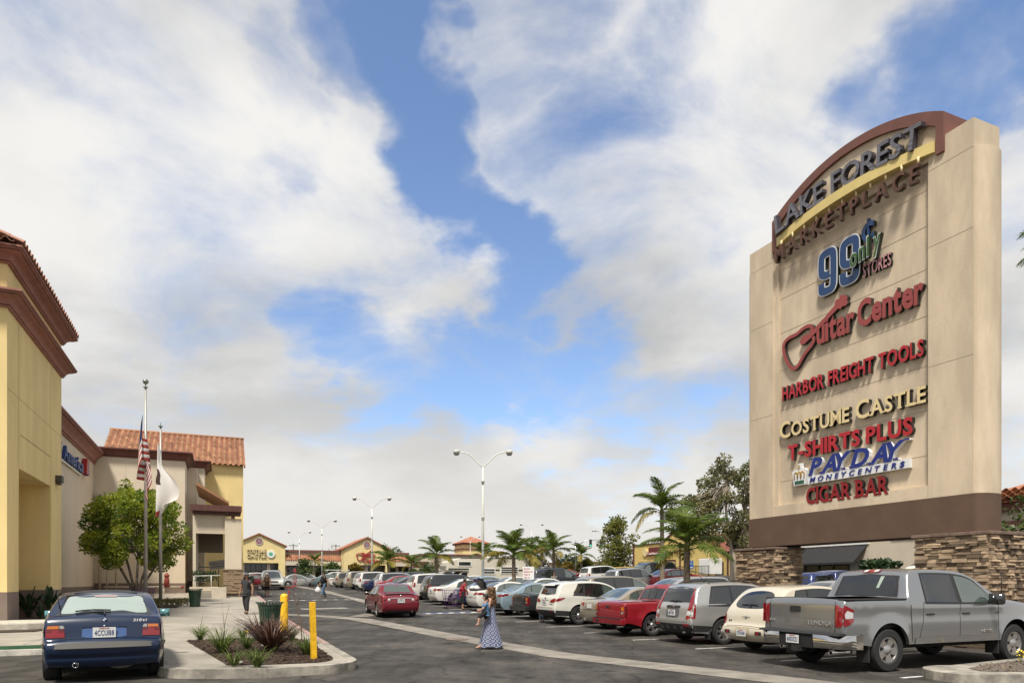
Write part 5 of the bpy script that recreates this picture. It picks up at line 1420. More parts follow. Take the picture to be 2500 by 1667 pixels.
# ---- saloons
def saloon(key, L=4.75, W=1.80, H=1.46, tail='wide', **kw):
    h = L/2; k = H/1.46
    d = dict(L=L, W=W, H=H, profile=[(h-.13, .22), (h-.03, .34), (h, .56), (h-.1, .70), (h-.45, .80), (h-1.2, .93), (h-1.45, .99*k), (h-2.15, 1.37*k), (h-2.7, 1.45*k), (h-3.35, 1.42*k),
             (-h+.86, 1.13*k), (-h+.68, 1.045*k), (-h+.16, 1.02*k), (-h+.04, .95), (-h, .62), (-h+.02, .40), (-h+.14, .27)],
             belt=[(-h, .99*k), (-h+1.2, .985*k), (0, .94*k), (h-1.4, .92), (h, .70)], xf=h-.93, xr=-h+1.08, wr=.32, rock=.22, tumble=25, r=.075, crown=.03, crease=.78,
             win=[[(h-1.58, h-2.12), (h-2.42, h-2.40)], [(h-2.48, h-2.46), (h-3.28, h-3.22)], [(h-3.33, h-3.27), (h-3.72, h-3.52)]],
             rear_win=[(.62, 1.10*k), (.50, 1.375*k), (0, 1.385*k), (-.50, 1.375*k), (-.62, 1.10*k), (0, 1.085*k)],
             wind=[(-.68, 1.02*k), (0, 1.0*k), (.68, 1.02*k), (.53, 1.36*k), (0, 1.375*k), (-.53, 1.36*k)],
             handles=[(h-2.25, .80, 'paint'), (h-3.2, .82, 'paint')], mirror=(h-1.75, .97*k, .22), plate=(0, .80),
             seams=[[(h-1.5, .90), (h-1.52, .3)], [(h-2.45, .92), (h-2.45, .28)], [(h-3.3, .95), (h-3.42, .62), (h-3.62, .48)]],
             rear=[('tail_lamp', [(.42, .86), (.46, .80), (.80, .80), (.84, .92), (.80, .96), (.55, .94)], M_TAIL), ('reverse_lamp', [(.36, .85), (.42, .80), (.46, .80), (.42, .86)], M_LENS),
                   ('bumper_gap', band(.78, .665, .675), M_SEAMC, .004)],
             front=[('headlamp', [(.45, .58), (.78, .60), (.82, .70), (.55, .68)], M_LENS), ('grille', band(.36, .50, .63), M_TRIM), ('lower_grille', band(.45, .30, .40), M_TRIM)],
             side_bits=[(chaikin([(-h+.06, .82), (-h+.07, .95), (-h+.42, .90), (-h+.30, .82)], 1, True), M_TAIL), (chaikin([(h-.12, .6), (h-.40, .68), (h-.42, .74), (h-.14, .68)], 1, True), M_LENS)], clear=True, wheel=(9, 'plain'))
    d.update(kw); MODELS[key] = d; return d
saloon('saloon'); saloon('saloon_long', 4.95, 1.86, 1.48, tint_from=1)
saloon('saloon_chrome', 4.85, 1.84, 1.44, side_bits=[], wheel=(10, 'plain'))
def boxy_extra(s, P):
    pass
saloon('saloon_boxy', 4.6, 1.74, 1.40, rear=[('tail_lamp', [(.42, .72), (.80, .72), (.80, .90), (.42, .90)], M_TAIL), ('tail_lamp', [(.30, .74), (.40, .74), (.40, .88), (.30, .88)], M_LENS), ('bumper_trim', band(.80, .50, .58), M_TRIM)])
# driving red saloon with spoiler and chrome strip
def corolla_extra(s, P):
    h = s.d['L']/2
    b = MB(); ys = np.linspace(-.66, .66, 15)
    rows = []
    for y in ys:
        e = 1-(abs(y)/.66)**4; x = -h+.10; z = s.T(-h+.2)
        rows.append([(x-.04, y, z+.05+.03*e), (x+.02, y, z+.085+.03*e), (x+.24, y, z+.06+.03*e), (x+.2, y, z+.035+.03*e)])
    b.grid([r+[r[0]] for r in rows]); P('spoiler', b, 'paint')
    P('spoiler_shadow_gap', s.end_patch('r', band(.60, .985, 1.02), .004), M_TRIM)
    P('badge', moved(text_mb('COROLLA', .22, .035, .012), s.end('r', .52, .945, .008)), M_CHROME)
    b = MB(); b.lathe([(.0001, -.016), (.03, -.016), (.042, 0)], 14, 'x', s.end('r', 0, .955, .0), cap=False); P('badge', b, M_CHROME)
    for y in (.70, .52):
        for sg in (1, -1):
            c = s.end('r', sg*y, .80, .012); b = MB(); b.sphere(c, .062, 12, 8, (.25, 1, 1)); P('tail_lamp_bulb', b, M_TAILD if y > .6 else M_LENS)
    exhaust(P, -h+.02, -.5, .29, .035)
saloon('saloon_sport', 4.54, 1.76, 1.465, extra=corolla_extra,
       rear=[('tail_lamp', chaikin([(.44, .84), (.50, .74), (.74, .72), (.82, .78), (.80, .90), (.62, .90)], 1, True), M_TAIL), ('chrome_strip', band(.46, .855, .885), M_CHROME, .016),
             ('number_plate_recess', [(-.27, .65), (.27, .65), (.33, .84), (-.33, .84)], 'paint', .003), ('bumper_gap', band(.74, .635, .643), M_SEAMC, .004), ('lower_valance', band(.60, .27, .34), M_TRIM, .012)],
       plate=(0, .75), side_bits=[(chaikin([(-2.22, .76), (-2.22, .90), (-1.98, .86), (-2.02, .78)], 1, True), M_TAIL)])
# pale blue saloon, big wheels
saloon('saloon_fast', 4.82, 1.835, 1.47, wr=.335, wheel=(10, 'split'), crease=.86,
       rear=[('tail_lamp', chaikin([(.36, .90), (.42, .83), (.80, .83), (.86, .93), (.72, .97)], 1, True), M_TAIL), ('reverse_lamp', [(.30, .88), (.38, .84), (.42, .84), (.40, .90)], M_LENS), ('dark_bumper', band(.78, .34, .56), M_TRIM, .01)],
       side_bits=[(chaikin([(-2.36, .84), (-2.36, .96), (-2.12, .99), (-1.82, .97), (-2.05, .88)], 1, True), M_TAIL), (chaikin([(-2.08, .90), (-2.05, .97), (-1.72, .985), (-1.9, .92)], 1, True), M_LENS)])
# ---- estates / SUVs
def suv(key, L=4.55, W=1.82, H=1.68, **kw):
    h = L/2; k = H/1.68
    d = dict(W=W, H=H, profile=[(h-.16, .30), (h-.03, .42), (h, .68), (h-.10, .88), (h-.6, .99), (h-1.15, 1.06), (h-1.3, 1.10), (h-1.95, 1.56*k), (h-2.6, 1.67*k), (-h+.75, 1.64*k), (-h+.30, 1.57*k),
             (-h+.14, 1.12*k), (-h+.06, 1.0), (-h+.02, .72), (-h, .66), (-h, .48), (-h+.14, .33)],
             belt=[(-h, 1.06*k), (0, 1.0*k), (h-1.2, .98), (h, .82)], xf=h-.88, xr=-h+1.02, wr=.35, rock=.28, tumble=19, r=.075, crown=.03, crease=.84,
             win=[[(h-1.42, h-1.95), (h-2.28, h-2.26)], [(h-2.34, h-2.32), (h-3.15, h-3.12)], [(h-3.22, h-3.2), (-h+.38, -h+.52)]],
             rear_win=[(.66, 1.13*k), (.60, 1.50*k), (0, 1.53*k), (-.60, 1.50*k), (-.66, 1.13*k), (0, 1.11*k)],
             wind=[(-.72, 1.12), (0, 1.10), (.72, 1.12), (.60, 1.52*k), (0, 1.54*k), (-.60, 1.52*k)],
             handles=[(h-2.15, .88, 'paint'), (h-3.05, .90, 'paint')], mirror=(h-1.62, 1.06*k, .24), plate=(0, .86), tint_from=1, clear=True, rear_glass=M_CGT,
             seams=[[(h-1.35, .98), (h-1.38, .35)], [(h-2.31, 1.0), (h-2.31, .33)], [(h-3.18, 1.02), (h-3.22, .72), (h-3.42, .60)]],
             rear=[('tail_lamp', [(.62, .82), (.80, .80), (.80, 1.10), (.66, 1.10)], M_TAIL), ('rear_bumper', band(.82, .36, .60), M_TRIM, .012)],
             front=[('headlamp', [(.48, .72), (.80, .72), (.80, .86), (.52, .86)], M_LENS), ('grille', band(.40, .68, .84), M_TRIM), ('lower_grille', band(.6, .40, .55), M_TRIM)],
             side_bits=[(chaikin([(-h+.10, .83), (-h+.14, 1.08), (-h+.30, 1.05), (-h+.24, .83)], 1, True), M_TAIL)], wheel=(5, 'split'), rails=(h-2.1, -h+.7, W/2-.3, .05), name='parked_suv')
    d.update(kw); MODELS[key] = d; return d
suv('suv'); suv('suv_big', 4.95, 1.95, 1.86, wr=.38, wheel=(6, 'plain'))
suv('suv_dark_window', 4.7, 1.88, 1.70, rails=None)
def tall_lamp(W, z0, z1, zs):
    w = W/2
    return ('tail_lamp', [(w-.22, z0), (w-.07, z0), (w-.10, zs), (w-.20, z1), (w-.30, z1), (w-.24, zs)], M_TAIL)
suv('suv_tall_lamp', 4.6, 1.86, 1.72, rear=[tall_lamp(1.86, .80, 1.55, 1.15), ('rear_bumper', band(.82, .36, .58), M_TRIM, .012)], side_bits=[(chaikin([(-2.2, .82), (-2.15, 1.15), (-2.02, 1.12), (-2.06, .82)], 1, True), M_TAIL)])
# silver crossover near the camera
def crv_extra(s, P):
    wiper(s, P, .22, -.30, 1.14, -.02)
    b = MB(); b.lathe([(.0001, -.014), (.05, -.014), (.062, 0)], 16, 'x', s.end('r', 0, 1.01, .004), cap=False); P('badge', b, M_CHROME)
    P('badge_recess', s.end_patch('r', rnd_rect(0, .995, .62, .075), .005), M_TRIM)
    P('number_plate_recess', s.end_patch('r', rnd_rect(0, .83, .58, .26), .003), mat('recess silver', (.16, .165, .17), .35, metal=.5))
    for sg in (1, -1):
        P('reflector', s.end_patch('r', rnd_rect(sg*.64, .535, .24, .06), .018), M_TAIL)
        for k in range(2): P('bumper_notch', s.end_patch('r', rnd_rect(sg*(.16+.28*k), .47, .14, .08), .02), mat('grey plastic', (.09, .09, .09), .5))
    b = MB(); x = -1.25; b.tube([(x, -.1, s.T(x)+.02), (x-.03, -.1, s.T(x)+.07), (x-.22, -.1, s.T(x)+.26)], [.03, .012, .005], 6); P('aerial', b, M_TRIM)
    exhaust(P, -2.2, -.42, .33, .032)
    for sg in (1, -1):
        b = s.side_patch(ribbon(resample([(1.2, .705), (-.9, .735)]), .02), sg, .005, .5); P('side_moulding', b, M_TRIM)
    for sg in (1, -1):
        b = MB(); b.box(-1.72, -1.68, sg*.80-.1, sg*.80+.1, .16, .42); P('mud_flap', b, M_TRIM, False)
suv('suv_crossover', 4.52, 1.82, 1.68, extra=crv_extra, plate=(0, .84), tint_from=0, wheel=(7, 'plain'),
    win=[[(.85, .30), (-.02, -.0)], [(-.08, -.06), (-.90, -.88)], [(-.96, -.94), (-1.72, -1.50), (.06, .11)]],
    rear=[('tail_lamp', [(.63, .92), (.83, .90), (.77, 1.15), (.645, 1.50), (.565, 1.53), (.62, 1.2)], M_TAIL, .012), ('reverse_lamp', [(.62, .79), (.84, .78), (.83, .895), (.63, .915)], M_LENS, .012), ('tail_lamp', [(.61, .68), (.84, .68), (.84, .775), (.62, .785)], M_TAIL, .012),
          ('rear_bumper', band(.85, .33, .56), M_TRIM, .014), ('tailgate_gap', band(.66, .60, .607), M_SEAMC, .005)],
    side_bits=[(chaikin([(-2.21, .70), (-2.18, 1.0), (-2.13, 1.18), (-2.11, 1.0), (-2.14, .70)], 1, True), M_TAIL),
               (resample([(-2.2, .36), (-1.62, .36), (-1.62, .50), (-2.2, .54)], .15), M_TRIM)])
# white crossover with kicked up windows
def tuc_extra(s, P):
    wiper(s, P, .25, -.28, 1.16, .0)
    b = MB(); rows = []
    for y in np.linspace(-.6, .6, 11):
        e = 1-(abs(y)/.6)**4; x = -1.86; z = s.T(-1.8)
        rows.append([(x-.22, y, z-.06), (x-.18, y, z-.025+.02*e), (x+.14, y, z+.03*e), (x, y, z-.08)])
    b.grid([r+[r[0]] for r in rows]); P('spoiler', b, 'paint')
    P('badge', moved(text_mb('TUCSON', .24, .035, .01), s.end('r', -.52, .79, .008)), M_CHROME)
    b = MB(); b.lathe([(.0001, -.014), (.045, -.014), (.055, 0)], 16, 'x', s.end('r', 0, .99, .004), cap=False); P('badge', b, M_CHROME)
    P('chrome_strip', s.end_patch('r', band(.28, .915, .935), .012), M_CHROME)
    for sg in (1, -1): P('reflector', s.end_patch('r', rnd_rect(sg*.60, .535, .22, .055), .02), M_TAIL)
    P('dark_roof', s.top_patch([(.2, -.45), (.2, .45), (-1.3, .45), (-1.3, -.45)]), M_CGT)
suv('suv_white', 4.41, 1.82, 1.66, extra=tuc_extra, plate=(0, .82), tint_from=1, wheel=(5, 'split'), rails=None,
    win=[[(.80, .28), (-.05, -.04)], [(-.11, -.10), (-.92, -.86)], [(-.98, -.92), (-1.42, -1.12), (.10, .10)]],
    belt=[(-2.2, 1.14), (-1.2, 1.10), (0, 1.0), (1.0, .96), (2.2, .82)],
    rear_win=[(.64, 1.16), (.56, 1.46), (0, 1.48), (-.56, 1.46), (-.64, 1.16), (0, 1.12)],
    rear=[('tail_lamp', chaikin([(.38, .90), (.48, .84), (.82, .86), (.86, 1.0), (.70, 1.01)], 1, True), M_TAIL, .012), ('rear_bumper', band(.84, .34, .56), M_TRIM, .014), ('tailgate_gap', band(.62, .64, .647), M_SEAMC, .005)],
    side_bits=[(chaikin([(-2.14, .88), (-2.14, 1.0), (-1.72, 1.05), (-1.88, .95)], 1, True), M_TAIL),
               (resample([(-2.16, .36), (-1.62, .34), (-1.58, .52), (-2.16, .56)], .15), M_TRIM), (resample([(-.75, .285), (.7, .285), (.7, .44), (-.75, .44)], .15), M_TRIM)])
# minivan
suv('minivan', 5.0, 1.95, 1.76, name='parked_minivan', wr=.335, wheel=(7, 'plain'),
    win=[[(1.35, .62), (.22, .22)], [(.16, .16), (-.85, -.85)], [(-.92, -.92), (-2.05, -1.95)]], rails=None,
    rear=[('tail_lamp', [(.70, .88), (.88, .88), (.86, 1.25), (.76, 1.25)], M_TAIL), ('bumper_gap', band(.82, .62, .63), M_SEAMC, .004)],
    seams=[[(1.2, .98), (1.15, .3)], [(.19, 1.0), (.19, .3)], [(-.88, 1.02), (-.90, .5)]],
    profile=[(2.34, .25), (2.46, .4), (2.5, .62), (2.38, .82), (1.95, .95), (1.6, 1.05), (1.4, 1.12), (.55, 1.62), (-.1, 1.74), (-1.6, 1.73), (-2.2, 1.66), (-2.36, 1.2), (-2.44, 1.0), (-2.47, .7), (-2.5, .5), (-2.36, .3)])
# retro wagon (cream)
def pt_extra(s, P):
    wiper(s, P, .30, -.22, 1.10, .0)
    b = MB(); c = Vector(s.end('r', 0, .84, .012)); b.lathe([(.0001, -.02), (.03, -.016), (.036, 0)], 14, 'x', tuple(c), cap=False)
    for sg in (1, -1): b.add([(c.x-.008, sg*.03, c.z+.012), (c.x-.008, sg*.17, c.z+.008), (c.x-.008, sg*.12, c.z-.006), (c.x-.008, sg*.03, c.z-.01)], [(0, 1, 2, 3) if sg < 0 else (3, 2, 1, 0)])
    P('winged_badge', b, M_CHROME)
    for sg in (1, -1):
        P('fog_lamp_recess', s.end_patch('r', rnd_rect(sg*.52, .49, .20, .075), .013), M_TRIM); P('fog_lamp', s.end_patch('r', rnd_rect(sg*.50, .49, .09, .06), .018), M_TAIL)
    P('badge', moved(text_mb('PT', .10, .05, .01), s.end('r', .55, .74, .008)), mat('badge dark', (.08, .07, .06), .5))
    P('number_plate_recess', s.end_patch('r', rnd_rect(0, .48, .46, .22), .010), mat('cream recess', (.42, .36, .25), .5))
suv('retro_wagon', 4.29, 1.70, 1.60, extra=pt_extra, plate=(0, .48), tint_from=0, rails=None, wr=.315, wheel=(5, 'plain'), name='parked_car', tumble=15,
    profile=[(1.98, .25), (2.1, .4), (2.14, .6), (2.05, .85), (1.6, .98), (.95, 1.06), (.8, 1.10), (.2, 1.53), (-.4, 1.60), (-1.15, 1.56), (-1.5, 1.48), (-1.88, 1.08), (-1.98, .9), (-2.02, .66), (-2.12, .60), (-2.14, .42), (-2.0, .3)],
    belt=[(-2.1, .98), (0, 1.0), (.9, .98), (2.1, .8)], rear_win=chaikin([(.60, 1.06), (.54, 1.40), (0, 1.45), (-.54, 1.40), (-.60, 1.06), (0, 1.02)], 2, True),
    win=[[(.68, .18), (-.08, -.06)], [(-.14, -.12), (-.86, -.84)], [(-.92, -.90), (-1.42, -1.18)]],
    rear=[('tail_lamp', chaikin([(.70, .66), (.80, .66), (.82, .92), (.72, .90)], 1, True), M_TAIL), ('tailgate_gap', band(.62, .615, .622), M_SEAMC, .004), ('bumper_step', band(.74, .585, .60), mat('cream recess', (.42, .36, .25), .5), .006)],
    side_bits=[(chaikin([(-2.02, .66), (-1.98, .90), (-1.86, .86), (-1.9, .68)], 1, True), M_TAIL)], flare=.05)
# blue hatchback with dark rub strip (seen from straight behind)
def bmw_extra(s, P):
    wiper(s, P, .40, -.08, 1.05, -.0)
    c = s.end('r', 0, .955, .006)
    b = MB(); b.lathe([(.0001, -.012), (.036, -.012), (.036, 0)], 20, 'x', c, cap=False); P('round_badge', b, M_IRON)
    for k in range(4):
        b = MB(); n = 6
        pts = [(c[0]-.0135, c[1]-.0, c[2])]+[(c[0]-.0135, c[1]-.026*math.cos(math.pi/2*(k+i/n)), c[2]+.026*math.sin(math.pi/2*(k+i/n))) for i in range(n+1)]
        b.add(pts, [tuple(range(n+1, -1, -1))]); P('round_badge_quarter', b, M_WHITEP if k % 2 == 0 else mat('badge blue', (.02, .12, .38), .3))
    P('badge', moved(text_mb('318ti', .20, .042, .01, .05, .10, .15), s.end('r', -.49, .945, .008)), mat('badge silver', (.6, .6, .6), .3))
    P('number_plate_recess', s.end_patch('r', rnd_rect(0, .765, .60, .155), .003), mat('recess blue', (.055, .11, .26), .35))
    P('number_plate_lip', s.end_patch('r', band(.30, .853, .875), .02), 'paint')
    b = MB(); b.sphere(s.end('r', 0, .865, .02), .014, 10, 6); P('boot_lock', b, M_LENS)
    for sg in (1, -1):
        rc = rnd_rect
        P('tail_lamp', s.end_patch('r', [(sg*.52, .705), (sg*.765, .705), (sg*.775, .83), (sg*.53, .83)], .012), M_TAIL)
        P('tail_lamp_dark', s.end_patch('r', [(sg*.53, .79), (sg*.60, .79), (sg*.60, .832), (sg*.535, .832)], .016), M_TAILD)
        P('tail_lamp_dark', s.end_patch('r', [(sg*.70, .79), (sg*.77, .79), (sg*.772, .832), (sg*.70, .832)], .016), M_TAILD)
        P('indicator', s.end_patch('r', [(sg*.60, .84), (sg*.755, .84), (sg*.745, .885), (sg*.60, .885)], .012), M_AMB)
        P('reverse_lamp', s.end_patch('r', [(sg*.525, .84), (sg*.59, .84), (sg*.59, .885), (sg*.545, .885)], .012), mat('smoked lamp', (.30, .29, .27), .2, coat=1))
        b = s.side_patch([(-2.08, .54), (-1.60, .54), (-1.60, .60), (-2.08, .615)], sg, .02); P('rub_strip', b, mat('rub strip grey', (.13, .125, .115), .55))
    exhaust(P, -2.08, .38, .285, .042)
    b = MB(); b.lathe([(.08, -1.96), (.1, -1.94), (.1, -1.6), (.08, -1.58)], 12, 'x', (0, 0, 0)); b.v = [(v[0], v[1]*2.0-.22, v[2]*.8+.27) for v in b.v]; P('silencer', b, mat('silencer steel', (.2, .19, .175), .5, metal=.6))
    P('black_roof', s.top_patch([(.15, -.46), (.15, .46), (-1.02, .46), (-1.02, -.46)], .012), M_TRIM)
    b = MB(); b.tube([(-1.55, .60, s.T(-1.55)-.1), (-1.55, .64, s.T(-1.55)+.12), (-1.56, .645, s.T(-1.55)+.25)], [.016, .007, .004], 6); P('aerial', b, M_TRIM)
    P('high_brake_lamp', s.end_patch('r', rnd_rect(0, 1.285, .32, .03), .012), mat('pink lamp', (.32, .22, .22), .4))
    P('window_mask', s.end_patch('r', [(.655, 1.025), (.565, 1.325), (0, 1.34), (-.565, 1.325), (-.655, 1.025), (0, 1.015)], .004), M_CGT)
MODELS['blue_hatch'] = dict(W=1.70, H=1.39, L=4.21, name='parked_car',
    profile=[(2.0, .25), (2.1, .38), (2.1, .58), (2.0, .68), (1.2, .86), (.95, .90), (.25, 1.30), (-.2, 1.38), (-.9, 1.365), (-1.22, 1.31), (-1.76, 1.035), (-1.90, 1.0), (-1.95, .94), (-2.0, .67), (-2.03, .655), (-2.085, .63), (-2.10, .55), (-2.09, .47), (-2.05, .40), (-2.06, .33), (-1.98, .26)],
    belt=[(-2.1, .92), (-1.0, .90), (0, .88), (.95, .86), (2.1, .66)], xf=1.33, xr=-1.37, wr=.31, rock=.2, tumble=22, r=.06, crown=.035, ww=.225,
    win=[[(.78, .28), (-.22, -.2)], [(-.28, -.26), (-1.15, -1.0)]], rear_win=rpoly([(.60, 1.045), (.525, 1.30), (0, 1.315), (-.525, 1.30), (-.60, 1.045), (0, 1.04)], .04), rear_glass=mat('pale green glass', (.30, .36, .32), .05, spec=.8, coat=1),
    wind=[(-.62, .93), (0, .915), (.62, .93), (.5, 1.29), (0, 1.305), (-.5, 1.29)], mirror=(.62, .94, .20), teal=True, mirror_black=True, plate=(0, .765), clear=True,
    rear=[('rub_strip', band(.80, .545, .615), mat('rub strip grey', (.13, .125, .115), .55), .022), ('hatch_gap', band(.60, .672, .68), M_SEAMC, .004), ('hatch_gap', [(.655, .69), (.663, .69), (.70, 1.0), (.692, 1.0)], M_SEAMC, .004), ('bumper_line', band(.72, .448, .456), M_SEAMC, .004)],
    front=[('headlamp', [(.42, .56), (.78, .56), (.78, .67), (.42, .68)], M_LENS), ('grille', band(.3, .55, .66), M_TRIM)], side_bits=[(chaikin([(-1.99, .71), (-1.96, .88), (-1.84, .88), (-1.86, .71)], 1, True), M_TAIL)],
    extra=bmw_extra, wheel=(10, 'plain'), handles=[(-.1, .74, 'paint')], seams=[])
# ---- pickups
def bed_box(s, P, x0, x1, zf, zt, t=.10):
    w = s.W-t-.02; b = MB()
    b.add([(x0, -w, zf), (x1, -w, zf), (x1, w, zf), (x0, w, zf), (x0, -w, zt), (x1, -w, zt), (x1, w, zt), (x0, w, zt)], [(0, 1, 2, 3), (0, 4, 5, 1), (1, 5, 6, 2), (2, 6, 7, 3), (3, 7, 4, 0)]); P('truck_bed', b, M_TRIM, False)
def tundra_extra(s, P):
    bed_box(s, P, -2.80, -1.26, .82, 1.335)
    b = MB()
    for sg in (1, -1): b.box(-2.84, -1.25, sg*.90-.09, sg*.90+.09, 1.345, 1.372)
    P('bed_rail_cap', bevel(b.mesh('bed_rail_cap'), .01), M_TRIM)
    # rear bumper
    for sg in (1, -1):
        b = MB(); q = [(-2.86, .44), (-3.02, .46), (-3.04, .70), (-2.86, .72)]
        pts = []
        for y, dx in ((.42, 0), (.75, .015), (.92, .07), (1.0, .20), (1.02, .42)): pts.append([(x+dx, sg*y, z) for x, z in q])
        b.grid([r+[r[0]] for r in pts]); b.add(pts[0], [(0, 1, 2, 3)]); b.add(pts[-1], [(3, 2, 1, 0)]); P('bumper_end', b, M_CHROME)
    b = MB(); b.prism_y([(-2.84, .42), (-2.98, .44), (-3.0, .62), (-2.93, .735), (-2.84, .735)], -.42, .42); P('bumper_centre', b, M_TRIM, False)
    b = MB(); b.prism_y([(-2.80, .70), (-3.03, .705), (-3.0, .745), (-2.80, .745)], -.99, .99); P('bumper_step', b, M_TRIM, False)
    b = MB(); b.box(-3.06, -2.85, -.09, .09, .36, .47); P('tow_hitch', b, M_TRIM, False)
    exhaust(P, -2.92, -.72, .38, .05, .5); exhaust(P, -2.95, .45, .42, .045, .3)
    # tailgate
    P('tailgate_handle', s.end_patch('r', rnd_rect(.12, 1.16, .27, .115), .012), M_TRIM)
    P('badge', moved(text_mb('TUNDRA', .58, .085, .012, .03, .14), s.end('r', -.46, .915, .006)), mat('embossed grey', (.40, .40, .395), .35, metal=.6))
    P('badge', moved(text_mb('4x4', .15, .05, .01, .03), s.end('r', .74, .93, .006)), mat('embossed grey', (.40, .40, .395), .35, metal=.6))
    for sg in (1, -1):
        P('tailgate_gap', s.end_patch('r', ribbon(resample([(sg*.80, 1.31), (sg*.80, .76)]), .012), .004), M_SEAMC)
        P('tail_lamp', s.end_patch('r', [(sg*.815, .86), (sg*.93, .86), (sg*1.0, .92), (sg*1.0, 1.24), (sg*.815, 1.26)], .012), M_TAIL)
        P('tail_lamp_side', s.side_patch(resample([(-2.90, .87), (-2.76, .90), (-2.66, .97), (-2.66, 1.17), (-2.84, 1.25), (-2.90, 1.25)], .08), sg, .012), M_TAIL)
        P('reverse_lamp', s.side_patch([(-2.86, 1.01), (-2.68, 1.02), (-2.68, 1.12), (-2.82, 1.16), (-2.88, 1.09)], sg, .017), M_LENS)
        b = MB(); b.box(-2.28, -2.24, sg*.86-.13, sg*.86+.13, .20, .62); P('mud_flap', b, M_TRIM, False)
        b = MB(); b.box(1.42, 1.46, sg*.86-.13, sg*.86+.13, .22, .52); P('mud_flap', b, M_TRIM, False)
        P('bed_gap', s.side_patch(ribbon(resample([(-1.16, 1.32), (-1.14, .55)]), .016), sg, .004, .5), M_SEAMC)
        b = s.side_patch(resample([(1.30, .50), (-1.05, .50), (-1.05, .62), (1.30, .62)], .2), sg, .012); P('door_moulding', b, 'paint')
        t_ = text_mb('TUNDRA', .34, .055, .012, .03, .1)
        y = s.Y(1.05, .70)+.006
        t_.v = [((-v[1] if sg < 0 else v[1])*-1*(1 if sg > 0 else 1)+1.05, sg*(y), v[2]+.70) for v in t_.v] if False else [(1.05+v[1]*(sg*-1)*-1*-1, sg*(y-v[0]), v[2]+.70) for v in t_.v]
        P('badge', t_, M_CHROME)
        b = MB(); y = s.Y(1.38, 1.06); b.box(1.33, 1.44, sg*y-.008, sg*y+.008, 1.03, 1.09); P('badge', b, M_CHROME, False)
    P('rear_window_mask', s.end_patch('r', [(.74, 1.385), (.66, 1.80), (0, 1.83), (-.66, 1.80), (-.74, 1.385), (0, 1.375)], .004), M_TRIM)
    P('third_brake_lamp', s.end_patch('r', rnd_rect(0, 1.872, .40, .05), .012), M_TAIL); P('third_brake_lens', s.end_patch('r', rnd_rect(.12, 1.872, .10, .035), .018), M_LENS); P('third_brake_lens', s.end_patch('r', rnd_rect(-.12, 1.872, .10, .035), .018), M_LENS)
    P('windscreen_sticker', s.end_patch('r', [(-.30, 1.55), (-.24, 1.55), (-.28, 1.78), (-.36, 1.78)], .012), mat('pale sticker', (.35, .42, .36), .6))
    b = MB(); b.tube([(1.75, -.86, s.T(1.75)-.04), (1.72, -.87, s.T(1.75)+.75)], [.012, .004], 5); P('aerial', b, M_TRIM)
MODELS['big_pickup'] = dict(W=2.03, H=1.93, name='pickup_truck',
    profile=[(2.76, .45), (2.88, .56), (2.90, .95), (2.84, 1.12), (2.6, 1.22), (1.75, 1.32), (1.5, 1.36), (.85, 1.82), (.35, 1.92), (-.6, 1.93), (-.92, 1.90), (-1.02, 1.82), (-1.17, 1.40), (-1.2, 1.36), (-1.3, 1.355), (-2.80, 1.355), (-2.87, 1.34), (-2.885, 1.28), (-2.89, .92), (-2.89, .72), (-2.84, .55)],
    belt=[(-2.9, 1.30), (-1.2, 1.27), (0, 1.25), (1.4, 1.24), (2.9, 1.05)], xf=1.95, xr=-1.75, wr=.405, ww=.27, rock=.50, tumble=19, r=.07, crown=.03, bed=(-2.82, -1.24), flare=.035, gap=.11, ft=.12, rt=.02, tuck=.05, crease=1.06,
    win=[[(1.38, .82), (.30, .31), (.03, .10)], [(.18, .19), (-.72, -.66), (.03, .10)]], tint_from=1, clear=True, rear_glass=M_CGT,
    rear_win=[(.68, 1.41), (.61, 1.77), (0, 1.80), (-.61, 1.77), (-.68, 1.41), (0, 1.40)], wind=[(-.78, 1.40), (0, 1.38), (.78, 1.40), (.62, 1.82), (0, 1.84), (-.62, 1.82)],
    handles=[(.42, 1.06, M_TRIM), (-.62, 1.06, M_TRIM)], seams=[[(1.42, 1.22), (1.40, .52)], [(.25, 1.26), (.22, .52)], [(-.80, 1.28), (-.82, .95), (-.95, .56)], [(-.72, 1.30), (-.80, 1.28)]], mirror=(1.15, 1.32, .30), mirror_black=True, plate=(.08, .60), plate_dx=-.125,
    front=[('headlamp', [(.55, .95), (.95, .95), (.95, 1.12), (.58, 1.12)], M_LENS), ('grille', band(.5, .75, 1.10), M_CHROME), ('grille_mesh', band(.42, .80, 1.04), M_TRIM, .015), ('bumper', band(.9, .50, .68), M_CHROME, .02)],
    side_bits=[(chaikin([(2.86, .98), (2.60, .98), (2.52, 1.08), (2.6, 1.12), (2.84, 1.08)], 1, True), M_LENS), (chaikin([(2.62, 1.04), (2.54, 1.04), (2.50, 1.1), (2.6, 1.12)], 1, True), M_AMB), (resample([(2.86, .56), (2.45, .60), (2.45, .70), (2.86, .70)], .1), M_CHROME)], extra=tundra_extra, wheel=(5, 'truck'), rear=[], both=False)
